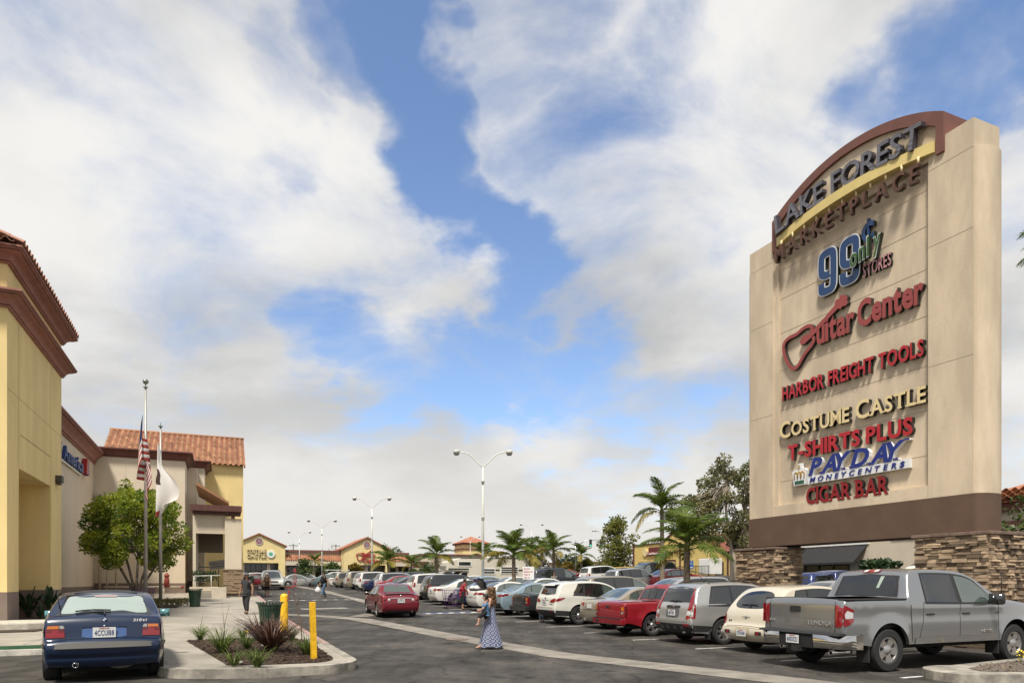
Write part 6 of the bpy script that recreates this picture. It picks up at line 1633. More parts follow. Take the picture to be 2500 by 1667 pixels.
def tac_extra(s, P):
    P('tailgate_gap', s.end_patch('r', band(.66, .985, .992), .004), M_SEAMC)
    P('bed_cover', s.top_patch([(-.98, -.70), (-.98, .70), (-2.30, .72), (-2.30, -.72)], .02), 'paint')
    P('tailgate_handle', s.end_patch('r', rnd_rect(.06, .90, .20, .07), .012), M_TRIM)
    for sg in (1, -1):
        P('tailgate_gap', s.end_patch('r', ribbon(resample([(sg*.66, 1.0), (sg*.66, .56)]), .01), .004), M_SEAMC)
        P('tail_lamp', s.end_patch('r', [(sg*.68, .60), (sg*.82, .60), (sg*.83, .94), (sg*.68, .94)], .012), M_TAIL)
        P('indicator', s.end_patch('r', [(sg*.69, .80), (sg*.81, .80), (sg*.81, .91), (sg*.69, .91)], .017), M_AMB)
        P('reverse_lamp', s.end_patch('r', [(sg*.69, .69), (sg*.81, .69), (sg*.81, .76), (sg*.69, .76)], .017), mat('smoked lamp', (.30, .29, .27), .2, coat=1))
        P('tail_lamp_side', s.side_patch(resample([(-2.38, .60), (-2.28, .60), (-2.28, .93), (-2.38, .94)], .08), sg, .012), M_TAILD)
        P('window_mullion', s.end_patch('r', ribbon(resample([(sg*.19, 1.13), (sg*.18, 1.42)]), .02), .012), M_TRIM)
    b = MB(); b.prism_y([(-2.34, .36), (-2.50, .37), (-2.52, .545), (-2.34, .55)], -.84, .84); P('bumper', bevel(b.mesh('bumper'), .02), 'paint')
    b = MB(); b.box(-2.525, -2.36, -.80, .80, .551, .566); P('bumper_step', b, M_TRIM, False)
    P('bumper_slot', moved(MB().box(-.004, .004, -.08, .08, -.04, .04), (-2.522, .55, .46)), M_TRIM, False)
    exhaust(P, -2.36, -.42, .30, .045, .3)
    P('third_brake_lamp', s.end_patch('r', rnd_rect(0, 1.50, .2, .035), .012), M_TAILD)
    P('rear_window_mask', s.end_patch('r', [(.68, 1.10), (.60, 1.44), (0, 1.46), (-.60, 1.44), (-.68, 1.10), (0, 1.095)], .004), M_TRIM)
MODELS['small_pickup'] = dict(W=1.72, H=1.60, name='pickup_truck',
    profile=[(2.26, .34), (2.40, .46), (2.42, .80), (2.3, .94), (1.3, 1.04), (1.1, 1.08), (.55, 1.50), (.1, 1.58), (-.45, 1.58), (-.60, 1.54), (-.78, 1.10), (-.82, 1.06), (-2.28, 1.05), (-2.36, 1.03), (-2.38, .97), (-2.39, .62), (-2.36, .42)],
    belt=[(-2.4, 1.0), (-.8, 1.0), (1.1, .98), (2.4, .86)], xf=1.55, xr=-1.35, wr=.345, ww=.24, rock=.30, tumble=20, r=.06, crown=.03, flare=.045, gap=.09, rt=.02, crease=.7,
    win=[[(1.0, .52), (.02, .03)], [(-.04, -.03), (-.52, -.44)]], tint_from=0, rear_glass=M_CGT, rear_win=[(.64, 1.12), (.56, 1.42), (0, 1.44), (-.56, 1.42), (-.64, 1.12), (0, 1.115)],
    wind=[(-.66, 1.10), (0, 1.09), (.66, 1.10), (.52, 1.48), (0, 1.50), (-.52, 1.48)], plate=(0, .44), handles=[(.12, .86, M_TRIM)], seams=[[(.98, .96), (.95, .34)], [(0, .98), (-.02, .34)], [(-.80, 1.0), (-.80, .5)]], mirror=(.85, 1.06, .22), rear=[], both=False,
    front=[('headlamp', [(.45, .68), (.78, .68), (.78, .85), (.45, .85)], M_LENS), ('grille', band(.4, .66, .84), M_TRIM)], extra=tac_extra, wheel=(5, 'plain'))
_t = dict(MODELS['small_pickup']); MODELS['dark_pickup'] = _t
def shell_extra(s, P):
    tac_extra(s, P)
    b = MB(); pr = [(-2.36, 1.05), (-2.30, 1.25), (-2.18, 1.52), (-2.05, 1.57), (-.75, 1.57), (-.70, 1.05)]
    rows = []
    for y, k_ in ((-.80, 0), (-.76, .5), (-.64, 1), (0, 1.02), (.64, 1), (.76, .5), (.80, 0)): rows.append([(x, y, 1.05+(z-1.05)*(k_ if k_ else 0)) for x, z in pr])
    b.grid(rows); P('bed_canopy', b, 'paint')
    b = MB(); b.add([(-2.335, -.6, 1.15), (-2.335, .6, 1.15), (-2.215, .52, 1.47), (-2.215, -.52, 1.47)], [(3, 2, 1, 0)]); P('canopy_rear_window', b, M_CGT, False)
    for sg in (1, -1):
        b = MB(); b.add([(-2.1, sg*.80, 1.16), (-.85, sg*.80, 1.16), (-.88, sg*.735, 1.42), (-2.0, sg*.735, 1.42)], [(0, 1, 2, 3) if sg < 0 else (3, 2, 1, 0)]); P('canopy_window', b, M_CGT, False)
MODELS['canopy_pickup'] = dict(MODELS['small_pickup'], extra=shell_extra)
# ---------------------------------------------------------------- the parked rows
HB, HA = TH, TH+math.pi/2          # headings along b (away to the right) and along a (away to the left)
PW = paint('white', (0.62, 0.60, 0.55)); PW2 = paint('pearl white', (0.60, 0.585, 0.52)); PSIL = paint('silver', (0.47, 0.465, 0.45), 0.6, 0.3); PGRY = paint('grey silver', (0.30, 0.305, 0.31), 0.7, 0.22)
PBLK = paint('black', (0.012, 0.012, 0.013)); PBLU = paint('navy', (0.010, 0.022, 0.075), 0.2); PRED = paint('red', (0.27, 0.010, 0.018), 0.1); PCRM = paint('cream', (0.56, 0.505, 0.40)); PDRD = paint('wine red', (0.20, 0.012, 0.025), 0.35)
PICE = paint('ice blue', (0.30, 0.40, 0.46), 0.45); PGOLD = paint('gold beige', (0.36, 0.32, 0.22), 0.6); PTAN = paint('tan', (0.32, 0.27, 0.20), 0.5); PDGR = paint('charcoal', (0.05, 0.05, 0.053), 0.5); PTEAL = paint('teal grey', (0.14, 0.19, 0.19), 0.4); PBG = paint('champagne', (0.40, 0.355, 0.27), 0.5); PDKB = paint('dark blue', (0.015, 0.03, 0.12), 0.3)
PBMW = paint('deep blue', (0.002, 0.012, 0.042), 0.0, 0.3, 0.55)
def tail_at(kind, A, Bt, head_sign=1):
    """centre position of a car whose tail stands at B = Bt"""
    s = model(kind)[3]; B = Bt-s.xr if head_sign > 0 else Bt-s.xf*0-(-s.xr)
    return gab(A, B)
G1 = 'cars parked along the aisle'
R1 = [('big_pickup', 9.95, 10.35, PGRY, 'silver crew cab pickup truck with chrome bumper ends in the nearest bay', 'pickup', '61033Z1'),
      ('retro_wagon', 12.75, 11.42, PCRM, 'cream retro wagon with winged badge beside the silver pickup', 'car', '5TRV600'),
      ('suv_crossover', 15.5, 11.42, PSIL, 'silver crossover with tall red and white tail lamps beside the cream wagon', 'SUV', '6BIY967'),
      ('small_pickup', 18.55, 11.25, PRED, 'bright red small pickup truck with a flat bed cover', 'pickup', '8E15527'),
      ('saloon', 21.2, 12.1, PBG, 'champagne saloon parked deep between the red pickup and the white crossover', 'car', None),
      ('suv_white', 23.85, 11.58, PW2, 'white crossover with red swept tail lamps and alloy wheels', 'SUV', '7CUZ412'),
      ('dark_pickup', 26.65, 11.75, PDGR, 'dark pickup truck mostly hidden behind the white crossover', 'pickup', None),
      ('saloon_fast', 29.5, 11.7, PICE, 'ice blue saloon with bright alloy wheels behind the woman carrying a child', 'car', None),
      (None, 32.35, 11.6, PW, '', 'car', None),
      ('saloon', 35.2, 11.8, PDKB, 'dark blue saloon behind the car with the open boot', 'car', None),
      ('saloon_long', 38.0, 11.2, PW, 'white saloon with red tail lamps left of the woman loading her shopping', 'car', '6VKS201'),
      ('suv_dark_window', 40.85, 11.5, PBLK, 'black SUV with wide red tail lamps beside the white saloon', 'SUV', None),
      ('suv_tall_lamp', 43.7, 11.3, PW, 'white estate SUV with tall red lamps up its rear pillars', 'SUV', None),
      ('saloon', 46.5, 11.6, PSIL, 'silver saloon hidden behind the driving red saloon', 'car', None),
      ('saloon_chrome', 49.35, 11.2, PDGR, 'charcoal saloon with chrome window line beyond the driving red saloon', 'car', None),
      ('saloon', 52.2, 11.0, PRED, 'red saloon parked in the far part of the first row', 'car', None),
      ('saloon_boxy', 57.6, 11.0, PBLU, 'navy boxy saloon with square red lamps between the red saloon and the white SUV', 'car', None),
      ('suv', 55.0, 11.5, PSIL, 'silver estate behind the far red saloon', 'SUV', None),
      ('suv_tall_lamp', 60.6, 11.0, PW, 'white SUV with red tall lamps in the far first row', 'SUV', None),
      ('suv', 63.5, 11.3, PGRY, 'grey SUV beside the gold minivan', 'SUV', None),
      ('minivan', 66.6, 11.0, PGOLD, 'gold beige minivan in the far first row', 'minivan', None),
      ('saloon', 69.3, 11.4, PDGR, 'charcoal saloon left of the gold minivan', 'car', None),
      ('suv', 73.6, 11.0, PTAN, 'tan SUV near the far end of the first row', 'SUV', None),
      ('saloon', 77.2, 11.0, PW, 'white saloon at the far end of the first row', 'car', None)]
for kind, A, Bt, pt, lab, cat, plate in R1:
    if kind is None: continue
    car(kind, lab, pt, tail_at(kind, A, Bt), HB + random.uniform(-0.012, 0.012), G1, cat, plate=plate)
# car with its boot open
def boot_extra(s, P):
    pass
MODELS['saloon_open'] = dict(MODELS['saloon'], extra=None)
del MODELS['saloon_open']['extra']
oc = car('saloon', 'white saloon with its boot lid raised and shopping bags inside', PW, tail_at('saloon', 32.35, 11.6), HB, G1, 'car')
b = MB(); rows = []
for y in np.linspace(-.62, .62, 9):
    rows.append([(-1.72, y, 1.08), (-1.80, y, 1.38), (-1.98, y, 1.60), (-2.18, y, 1.66), (-2.26, y, 1.60), (-2.24, y, 1.57), (-2.02, y, 1.55), (-1.84, y, 1.34), (-1.76, y, 1.08)])
b.grid(rows); b.build('boot_lid', PDGR, oc, True, 40)
b = MB(); b.box(-2.3, -1.72, -.55, .55, 1.035, 1.06); b.build('boot_opening', M_UNDER, oc)
for k, (x, y, s_) in enumerate(((-2.15, -.3, .16), (-2.05, .05, .18), (-2.18, .32, .15))):
    b = MB(); b.sphere((0, 0, 0), s_, 9, 7, (1, 1.1, .8)); rr = random.Random(k)
    b.v = [(v[0]+rr.uniform(-.02, .02), v[1]+rr.uniform(-.02, .02), v[2]+rr.uniform(-.02, .02)) for v in b.v]
    p_ = oc.matrix_world if False else None
    c_, s__ = math.cos(HB), math.sin(HB); L_ = oc.location
    put('shopping_bag', b.mesh('shopping_bag', M_WHITEP, True), None, (L_.x+x*c_-y*s__, L_.y+x*s__+y*c_, L_.z+1.13), 0.3*k, ['white plastic shopping bag in the right of the open boot', 'white plastic shopping bag in the middle of the open boot', 'white plastic shopping bag in the left of the open boot'][k], 'shopping bag', 'bags in the open boot')
# second row, nose to nose with the first, and the rows behind
G2 = 'cars parked in the rows behind'
def put_car(kind, A, B, hd, pt, lab, cat='car'):
    car(kind, lab, pt, gab(A, B), {'b': HB, '-b': HB+math.pi, 'a': HA, '-a': HA+math.pi}[hd], G2, cat)
put_car('minivan', 25.4, 19.1, '-b', PSIL, 'silver minivan behind the trunk of the nearest palm', 'minivan')
put_car('minivan', 29.7, 18.7, 'b', PTAN, 'tan minivan behind the white crossover', 'minivan')
put_car('saloon', 38.5, 19, 'b', PW, 'white saloon behind the tan minivan')
put_car('suv_big', 47.0, 24.0, 'b', PDGR, 'charcoal off-roader behind the ice blue saloon', 'SUV')
put_car('saloon', 47.0, 15.9+2.5, 'b', PICE, 'pale blue saloon beside the charcoal off-roader')
put_car('suv', 41.5, 27.4, 'b', PSIL, 'silver SUV behind the tan minivan', 'SUV')
put_car('saloon_chrome', 41.0, 30.4, 'b', PRED, 'red saloon behind the crown of the nearest palm')
put_car('suv_big', 46.5, 31.8, '-b', PBLK, 'black SUV facing left in front of the restaurant', 'SUV')
put_car('suv', 52.0, 31.2, 'b', PW, 'white SUV near the low yellow wall', 'SUV')
put_car('saloon', 55.0, 29.0, 'b', PRED, 'red saloon far back below the sycamore')
put_car('canopy_pickup', 25.0, 28.2, 'b', PDKB, 'dark blue pickup with a bed canopy seen under the pylon sign', 'pickup')
put_car('saloon', 18.2, 24.6, '-b', PDGR, 'charcoal saloon under the pylon sign')
put_car('suv_big', 20.6, 30.6, 'b', PW, 'white SUV with roof bars seen under the pylon sign', 'SUV')
put_car('saloon_long', 20.6, 23.6, 'b', PW, 'white saloon just right of the left stone pier')
for (A, B, kind, hd, pt, lab, cat) in [
    (49.5, 18.4, 'saloon', '-b', PSIL, 'silver saloon in the second row before the camper cab', 'car'), (52.4, 18.5, 'saloon', '-b', PW, 'white saloon beyond the charcoal saloon with chrome line', 'car'),
    (58.0, 18.7, 'suv', 'b', PW, 'white SUV roof showing above the far red saloon', 'SUV'), (64.0, 18.5, 'saloon', '-b', PBG, 'champagne saloon in the second row left of the camper', 'car'),
    (44.0, 18.6, 'saloon', '-b', PW, 'white saloon in the second row before the camper', 'car'), (72, 18.6, 'suv', '-b', PBLK, 'black SUV in the far second row', 'SUV'),
    (60.5, 28.6, 'suv', '-b', PW, 'white SUV right of the camper', 'SUV'), (66.0, 33.0, 'saloon', 'b', PSIL, 'silver saloon in the back row', 'car'),
    (92.0, 26.5, 'minivan', '-b', PW, 'white van before the guitar shop', 'van'), (88.0, 21.0, 'suv', '-b', PDGR, 'charcoal SUV before the guitar shop', 'SUV'), (95, 31.5, 'suv', '-b', PBG, 'champagne SUV before the far beige shops', 'SUV'),
    (84.0, 3.6, 'saloon', 'b', PDRD, 'wine red saloon by the far island', 'car'), (84.5, 8.6, 'saloon', 'b', PSIL, 'silver saloon by the far island', 'car'), (82.0, 12.0, 'saloon', 'b', PTEAL, 'teal grey saloon at the end of the far aisle', 'car'),
    (100.0, 5.5, 'suv', 'b', PW, 'white SUV before the costume shop', 'SUV'), (101, 11.5, 'suv', 'b', PSIL, 'silver SUV before the far shop row', 'SUV')]:
    put_car(kind, A, B, hd, pt, lab, cat)
# moving cars
car('saloon_sport', 'wine red saloon with a spoiler driving away down the aisle', PDRD, gab(31.35, 7.25), HA-0.02, None, 'car', name='driving_car', plate='6FTR713')
car('suv_big', 'white SUV driving towards the camera in the far aisle', PW, gab(69.5, 4.6), HA+math.pi, None, 'SUV', name='driving_car')
# blue hatchback in the left bay
car('blue_hatch', 'deep blue hatchback parked facing the pavement at lower left', PBMW, gpx(265, 12.45), R(90+29), None, 'car', name='parked_car', plate='4CCU188')
# work van with ladder rack
wv_ = car('minivan', 'white work van with a ladder rack before the far shops', PW, gab(90, 13.4), HA+math.pi/2, None, 'van', name='work_van')
b = MB()
for y in (-.6, .6): b.tube([(1.0, y, 2.0), (-2.0, y, 2.0)], .03, 6)
for x in (.8, -.6, -1.9): b.tube([(x, -.7, 1.7), (x, -.7, 2.0), (x, .7, 2.0), (x, .7, 1.7)], .025, 6)
b.build('ladder_rack', M_WHITEP, wv_, True)
# ================================================================ PLANTS
def leafmat(name, c1, c2, trans=0.35, vs=1.6, rnd=0.0):
    if name in MATS: return MATS[name]
    m = bpy.data.materials.new(name); m.use_nodes = True; MATS[name] = m; nt = m.node_tree; L = nt.links.new
    out = nt.nodes['Material Output']; p = nt.nodes['Principled BSDF']; p.inputs['Roughness'].default_value = 0.45; p.inputs['Specular IOR Level'].default_value = 0.35
    tcn = nt.nodes.new('ShaderNodeTexCoord'); n = nt.nodes.new('ShaderNodeTexNoise'); n.inputs['Scale'].default_value = vs; n.inputs['Detail'].default_value = 4; n.inputs['Roughness'].default_value = 0.75
    L(tcn.outputs['Object'], n.inputs['Vector'])
    r = nt.nodes.new('ShaderNodeMapRange'); r.interpolation_type = 'SMOOTHSTEP'; r.inputs[1].default_value = 0.34; r.inputs[2].default_value = 0.66; L(n.outputs[0], r.inputs[0])
    mx = nt.nodes.new('ShaderNodeMix'); mx.data_type = 'RGBA'; mx.inputs[6].default_value = (*c1, 1); mx.inputs[7].default_value = (*c2, 1); L(r.outputs[0], mx.inputs[0])
    tr = nt.nodes.new('ShaderNodeBsdfTranslucent'); ms = nt.nodes.new('ShaderNodeMixShader'); ms.inputs[0].default_value = trans
    L(mx.outputs[2], p.inputs['Base Color']); L(mx.outputs[2], tr.inputs[0]); L(p.outputs[0], ms.inputs[1]); L(tr.outputs[0], ms.inputs[2]); L(ms.outputs[0], out.inputs[0])
    return m
M_FICUS = leafmat('ficus leaf', (0.075, 0.15, 0.018), (0.42, 0.44, 0.05), 0.45, 1.1)
M_PALM = leafmat('palm leaf', (0.05, 0.105, 0.016), (0.15, 0.19, 0.03), 0.35, 1.0)
M_PALMY = leafmat('yellowing palm leaf', (0.20, 0.19, 0.03), (0.34, 0.25, 0.04), 0.35, 1.0)
M_SYC = leafmat('sycamore leaf', (0.085, 0.11, 0.02), (0.24, 0.23, 0.045), 0.35, 0.5)
M_EUC = leafmat('eucalyptus leaf', (0.07, 0.085, 0.032), (0.22, 0.20, 0.08), 0.3, 0.45)
M_DARKT = leafmat('dark tree leaf', (0.012, 0.025, 0.010), (0.045, 0.06, 0.02), 0.25, 0.3)
M_MIDT = leafmat('mid green leaf', (0.035, 0.07, 0.014), (0.11, 0.14, 0.03), 0.3, 0.6)
M_AUT = leafmat('autumn leaf', (0.13, 0.10, 0.02), (0.26, 0.17, 0.03), 0.3, 0.6)
M_GRASS = leafmat('strap leaf green', (0.055, 0.10, 0.018), (0.19, 0.22, 0.05), 0.35, 5)
M_FLAX = leafmat('bronze flax leaf', (0.035, 0.016, 0.013), (0.13, 0.065, 0.04), 0.25, 6)
M_BIRD = leafmat('broad dark leaf', (0.016, 0.038, 0.016), (0.05, 0.085, 0.03), 0.25, 2)
M_DRYH = leafmat('dry ground cover', (0.07, 0.075, 0.025), (0.18, 0.14, 0.06), 0.25, 3)
M_BARK = mat('grey bark', (0.19, 0.16, 0.13), 0.9, var=0.4, vscale=6, bump=0.7, bscale=18)
M_PBARK = mat('palm trunk', (0.22, 0.175, 0.125), 0.95, var=0.5, vscale=7, bump=0.8, bscale=14)
M_EBARK = mat('pale gum bark', (0.40, 0.34, 0.26), 0.85, var=0.35, vscale=2.5, bump=0.4)
def leaves(b, rr, c, rad, n, size, droop=0.0, squash=1.0, aspect=0.42, shell=0.45):
    """leaf-sized rhombs spread through a clump"""
    for _ in range(n):
        v = Vector((rr.gauss(0, 1), rr.gauss(0, 1), rr.gauss(0, 1))); v.normalize()
        q = rad*(shell+(1-shell)*rr.random())**0.8
        p = Vector(c)+Vector((v.x*q, v.y*q, v.z*q*squash))
        t = (v*0.8+Vector((rr.uniform(-1, 1), rr.uniform(-1, 1), rr.uniform(-.7, .7)-droop))).normalized()
        u = t.cross(Vector((rr.uniform(-1, 1), rr.uniform(-1, 1), rr.uniform(-1, 1)))).normalized()
        s = size*rr.uniform(0.6, 1.3); w = s*aspect
        b.add([p, p+t*s*0.5+u*w, p+t*s, p+t*s*0.5-u*w], [(0, 1, 2, 3)])
def limb(b, p0, p1, r0, r1, rr, wob=0.12, n=5, seg=7):
    p0, p1 = Vector(p0), Vector(p1); L_ = (p1-p0).length
    pts = [p0.lerp(p1, i/n)+(Vector((rr.uniform(-1, 1), rr.uniform(-1, 1), rr.uniform(-.4, .4)))*wob*L_*0.35 if 0 < i < n else Vector()) for i in range(n+1)]
    b.tube(pts, [lerp(r0, r1, i/n) for i in range(n+1)], seg); return pts
def tree(name, label, pos, clumps, trunk, m_leaf, m_bark, size, n, seed=1, group=None, droop=0.0, squash=0.85, cat='tree', limbs=True, rot=0.0, aspect=0.42):
    """clumps: (x, y, z, radius); trunk: list of (x, y, z, r)"""
    r = thing(name, label, cat, pos, rot, group); rr = random.Random(seed)
    b = MB()
    for st in trunk: b.tube([p[:3] for p in st], [p[3] for p in st], 8)
    tops = [st[-1] for st in trunk]
    if limbs:
        for c in clumps:
            t = min(tops, key=lambda q: (q[0]-c[0])**2+(q[1]-c[1])**2)
            limb(b, t[:3], (c[0], c[1], c[2]), t[3]*0.7, 0.015, rr, 0.2, 5, 5)
    b.build('trunk', m_bark, r, True)
    b = MB()
    tot = sum(c[3]**2 for c in clumps)
    for c in clumps: leaves(b, rr, c[:3], c[3], max(20, int(n*c[3]**2/tot)), size, droop, squash, aspect)
    b.build('crown', m_leaf, r)
    return r
# ---- the broad ficus by the flagpoles
rr = random.Random(4); cl = []
for i in range(75):
    a = rr.uniform(0, 2*math.pi); u = rr.random()
    z = rr.uniform(2.1, 5.6); k = 1-abs((z-3.55)/2.35)**2.2
    q = 2.45*max(k, 0.08)**0.5*(0.35+0.65*math.sqrt(u))
    cl.append((q*math.cos(a), q*math.sin(a), z, rr.uniform(0.42, 0.68)))
cl += [(-0.55, 0, 5.9, 0.42), (-0.5, 0, 6.35, 0.28), (-0.55, 0.1, 5.3, 0.6), (-1.7, 0, 4.9, 0.45), (-1.85, 0, 5.25, 0.28), (2.3, 0, 3.9, 0.5), (-2.6, 0, 3.5, 0.32), (1.9, -0.3, 4.7, 0.4), (0.6, 0, 5.6, 0.4), (2.55, .2, 3.2, .35)]
tree('ficus_tree', 'round multi stemmed green tree behind the flagpoles in front of the beige wall', gpx(332, 36.5, 0.12), cl,
     [[(-0.25+0.1*i, 0.1*(i % 2), -0.1, 0.09), (-0.35+0.16*i, 0.1, 0.9, 0.075), (-0.9+0.5*i, 0.15*(i-2), 2.3, 0.055)] for i in range(5)], M_FICUS, M_BARK, 0.135, 26000, 5)
# ---- palms
def frond_mesh(seed, L_=2.5, droop=1.0, m=None, nl=60):
    rr = random.Random(seed); b = MB(); pts = []
    for i in range(13):
        t = i/12; pts.append(Vector((L_*(t-0.10*droop*t*t*t), 0, L_*(0.46*t-0.80*droop*t*t))))
    b.tube(pts, [0.026*(1-0.8*i/12)+0.004 for i in range(13)], 4)
    for i in range(nl):
        t = 0.14+0.86*i/nl; k = t*12; j = min(int(k), 11); p = pts[j].lerp(pts[j+1], k-j); tg = (pts[j+1]-pts[j]).normalized()
        ll = L_*0.33*math.sin(math.pi*(0.14+0.80*t))**0.7
        for sg in (1, -1):
            out = Vector((0, sg, 0)); a = rr.uniform(0.5, 0.95)
            d1 = (tg*a+out*rr.uniform(0.7, 1.0)+Vector((0, 0, rr.uniform(-0.1, 0.35)))).normalized()
            q1 = p+d1*ll*0.5; q2 = q1+(d1+Vector((0, 0, -0.75*droop-rr.uniform(0, .5)))).normalized()*ll*0.55
            w = tg*0.024
            b.add([p-w, p+w, q1+w*1.2, q1-w*1.2, q2], [(0, 1, 2, 3), (3, 2, 4)])
    return b.mesh('frond', m or M_PALM)
FR = {k: [frond_mesh(s+k*10, 2.5, dr, m) for s, dr in ((1, .9), (2, 1.15), (3, .7))] for k, m in ((0, M_PALM), (1, M_PALMY))}
def palm(label, pos, h, scale=1.0, n=15, yel=2, seed=1, lean=0.1, r=0.15, group='palm trees of the car park'):
    rr = random.Random(seed); o = thing('palm_tree', label, 'palm', pos, rr.uniform(0, 6), group)
    b = MB(); P_ = [(lean*(t**2), 0, -0.2+(h+0.2)*t) for t in np.linspace(0, 1, 14)]
    b.tube(P_, [r*(1.25-0.35*t+(0.04 if i % 2 else 0)) for i, t in enumerate(np.linspace(0, 1, 14))], 9)
    b.build('trunk', M_PBARK, o, True)
    b = MB(); b.tube([(lean, 0, h-0.05), (lean, 0, h+0.35), (lean, 0, h+0.75)], [r*0.95, r*0.7, r*0.2], 8); b.build('crown_shaft', mat('palm shaft', (0.16, 0.17, 0.05), 0.7, var=0.3), o, True)
    n += 1
    for i in range(n):
        a = i*2.399+rr.uniform(-.2, .2); t = (i+0.5)/n
        el = lerp(1.25, -0.25, t)+rr.uniform(-.12, .12)
        me = rr.choice(FR[1 if i >= n-yel else 0])
        f = put('frond', me, o); f.location = (lean, 0, h+0.35*(1-t)); f.rotation_euler = (0, -el, a); k = scale*rr.uniform(.85, 1.1); f.scale = (k, k, k)
    return o
palm('nearest queen palm rising between the red pickup and the silver crossover', ab(21.3, 16.35), 2.85, 0.74, 16, 1, 3, 0.02, 0.125)
palm('slender palm left of the nearest palm before the yellow restaurant', gpx(1617, 46), 5.35, 0.92, 14, 2, 5, 0.05, 0.14)
palm('palm with wide fronds left of the tall lamp post', gpx(1066, 51), 2.75, 0.72, 13, 2, 7, 0.05, 0.15)
palm('bushy palm before the camper', gpx(1255, 43), 2.75, 0.80, 18, 4, 9, 0.03, 0.12)
palm('yellowing palm right of the camper', gpx(1297, 66), 2.7, 0.9, 14, 9, 11, 0.1)
palm('palm with pale trunk behind the charcoal off-roader', gpx(1352, 64), 3.0, 0.85, 13, 3, 13, 0.1)
palm('small palm just left of the pale trunked palm', gpx(1322, 82), 3.2, 0.85, 12, 4, 15, 0.1)
palm('small far palm beside the traffic signal', gpx(1420, 98), 3.2, 0.95, 12, 2, 17, 0.1)
palm('drooping palm before the guitar shop', gpx(952, 68), 2.5, 0.8, 13, 4, 19, 0.25)
palm('thin palm before the far shop row', gpx(768, 108), 3.3, 0.8, 10, 4, 21, 0.1, 0.1)
palm('small palm at the right corner of the guitar shop', gpx(1003, 100), 2.6, 0.85, 12, 4, 22, 0.1)
palm('faint palm behind the far tower roof', gpx(1180, 110), 4.2, 1.2, 12, 2, 24, 0.1)
palm('tall palm whose frond tips reach in at the right picture edge', gpx(2712, 21), 11.6, 1.05, 16, 2, 23, 0.0)
# ---- other trees
def blob(rr, n, rx, ry, z0, z1, r0, r1):
    out = []
    for _ in range(n):
        z = rr.uniform(z0, z1); k = max(0.1, 1-abs((z-(z0*0.6+z1*0.4))/((z1-z0)*0.62))**2.0); a = rr.uniform(0, 6.283); q = math.sqrt(rr.random())*k**0.5
        out.append((rx*q*math.cos(a), ry*q*math.sin(a), z, rr.uniform(r0, r1)))
    return out
rr = random.Random(8)
tree('sycamore_tree', 'airy olive green sycamore left of the yellow restaurant', gpx(1510, 86, -1.0), blob(rr, 55, 2.5, 2.3, 1.9, 8.2, 0.5, 0.85), [[(0, 0, -.2, .16), (0.1, 0, 2.2, .12), (0, 0.1, 5.5, .07)]], M_SYC, M_BARK, 0.26, 5600, 9)
cl = []
for (x, z, q, k) in ((-2.9, 6.4, .9, 5), (-1.7, 7.6, 1.0, 6), (-0.5, 10.0, 1.0, 8), (0.6, 9.2, 1.0, 7), (1.2, 7.9, 1.2, 9), (-0.6, 7.2, 1.2, 10), (-1.6, 5.6, 1.1, 8), (0.2, 5.6, 1.2, 10), (1.4, 5.6, 1.1, 9), (2.1, 8.8, .8, 5), (-2.2, 4.6, .8, 4), (0.8, 4.2, .9, 5), (2.3, 6.8, .9, 6), (1.6, 10.0, .7, 4), (-3.3, 5.3, .8, 5), (-2.4, 7.3, .8, 5), (-.9, 4.6, 1.0, 7), (2.6, 5.0, .9, 6), (-4.0, 6.2, .7, 5), (-3.6, 7.2, .6, 4), (-2.0, 8.8, .7, 5)):
    for _ in range(k): cl.append((x+rr.gauss(0, q*.45), rr.gauss(0, .8), z+rr.gauss(0, q*.38), rr.uniform(.3, .55)))
tree('eucalyptus_tree', 'tall ragged eucalyptus with pale trunk left of the pylon sign', gpx(1788, 54, -.85), cl,
     [[(0.15, 0, -.3, .2), (0.25, 0, 2.4, .17), (-.25, 0, 4.2, .11), (-.5, 0.1, 6.6, .08), (-.3, 0, 8.6, .05)], [(0.25, 0, 2.4, .14), (.75, 0, 4.3, .09), (.9, 0, 6.5, .06)]], M_EUC, M_EBARK, 0.25, 13500, 12, droop=0.5, aspect=0.26)
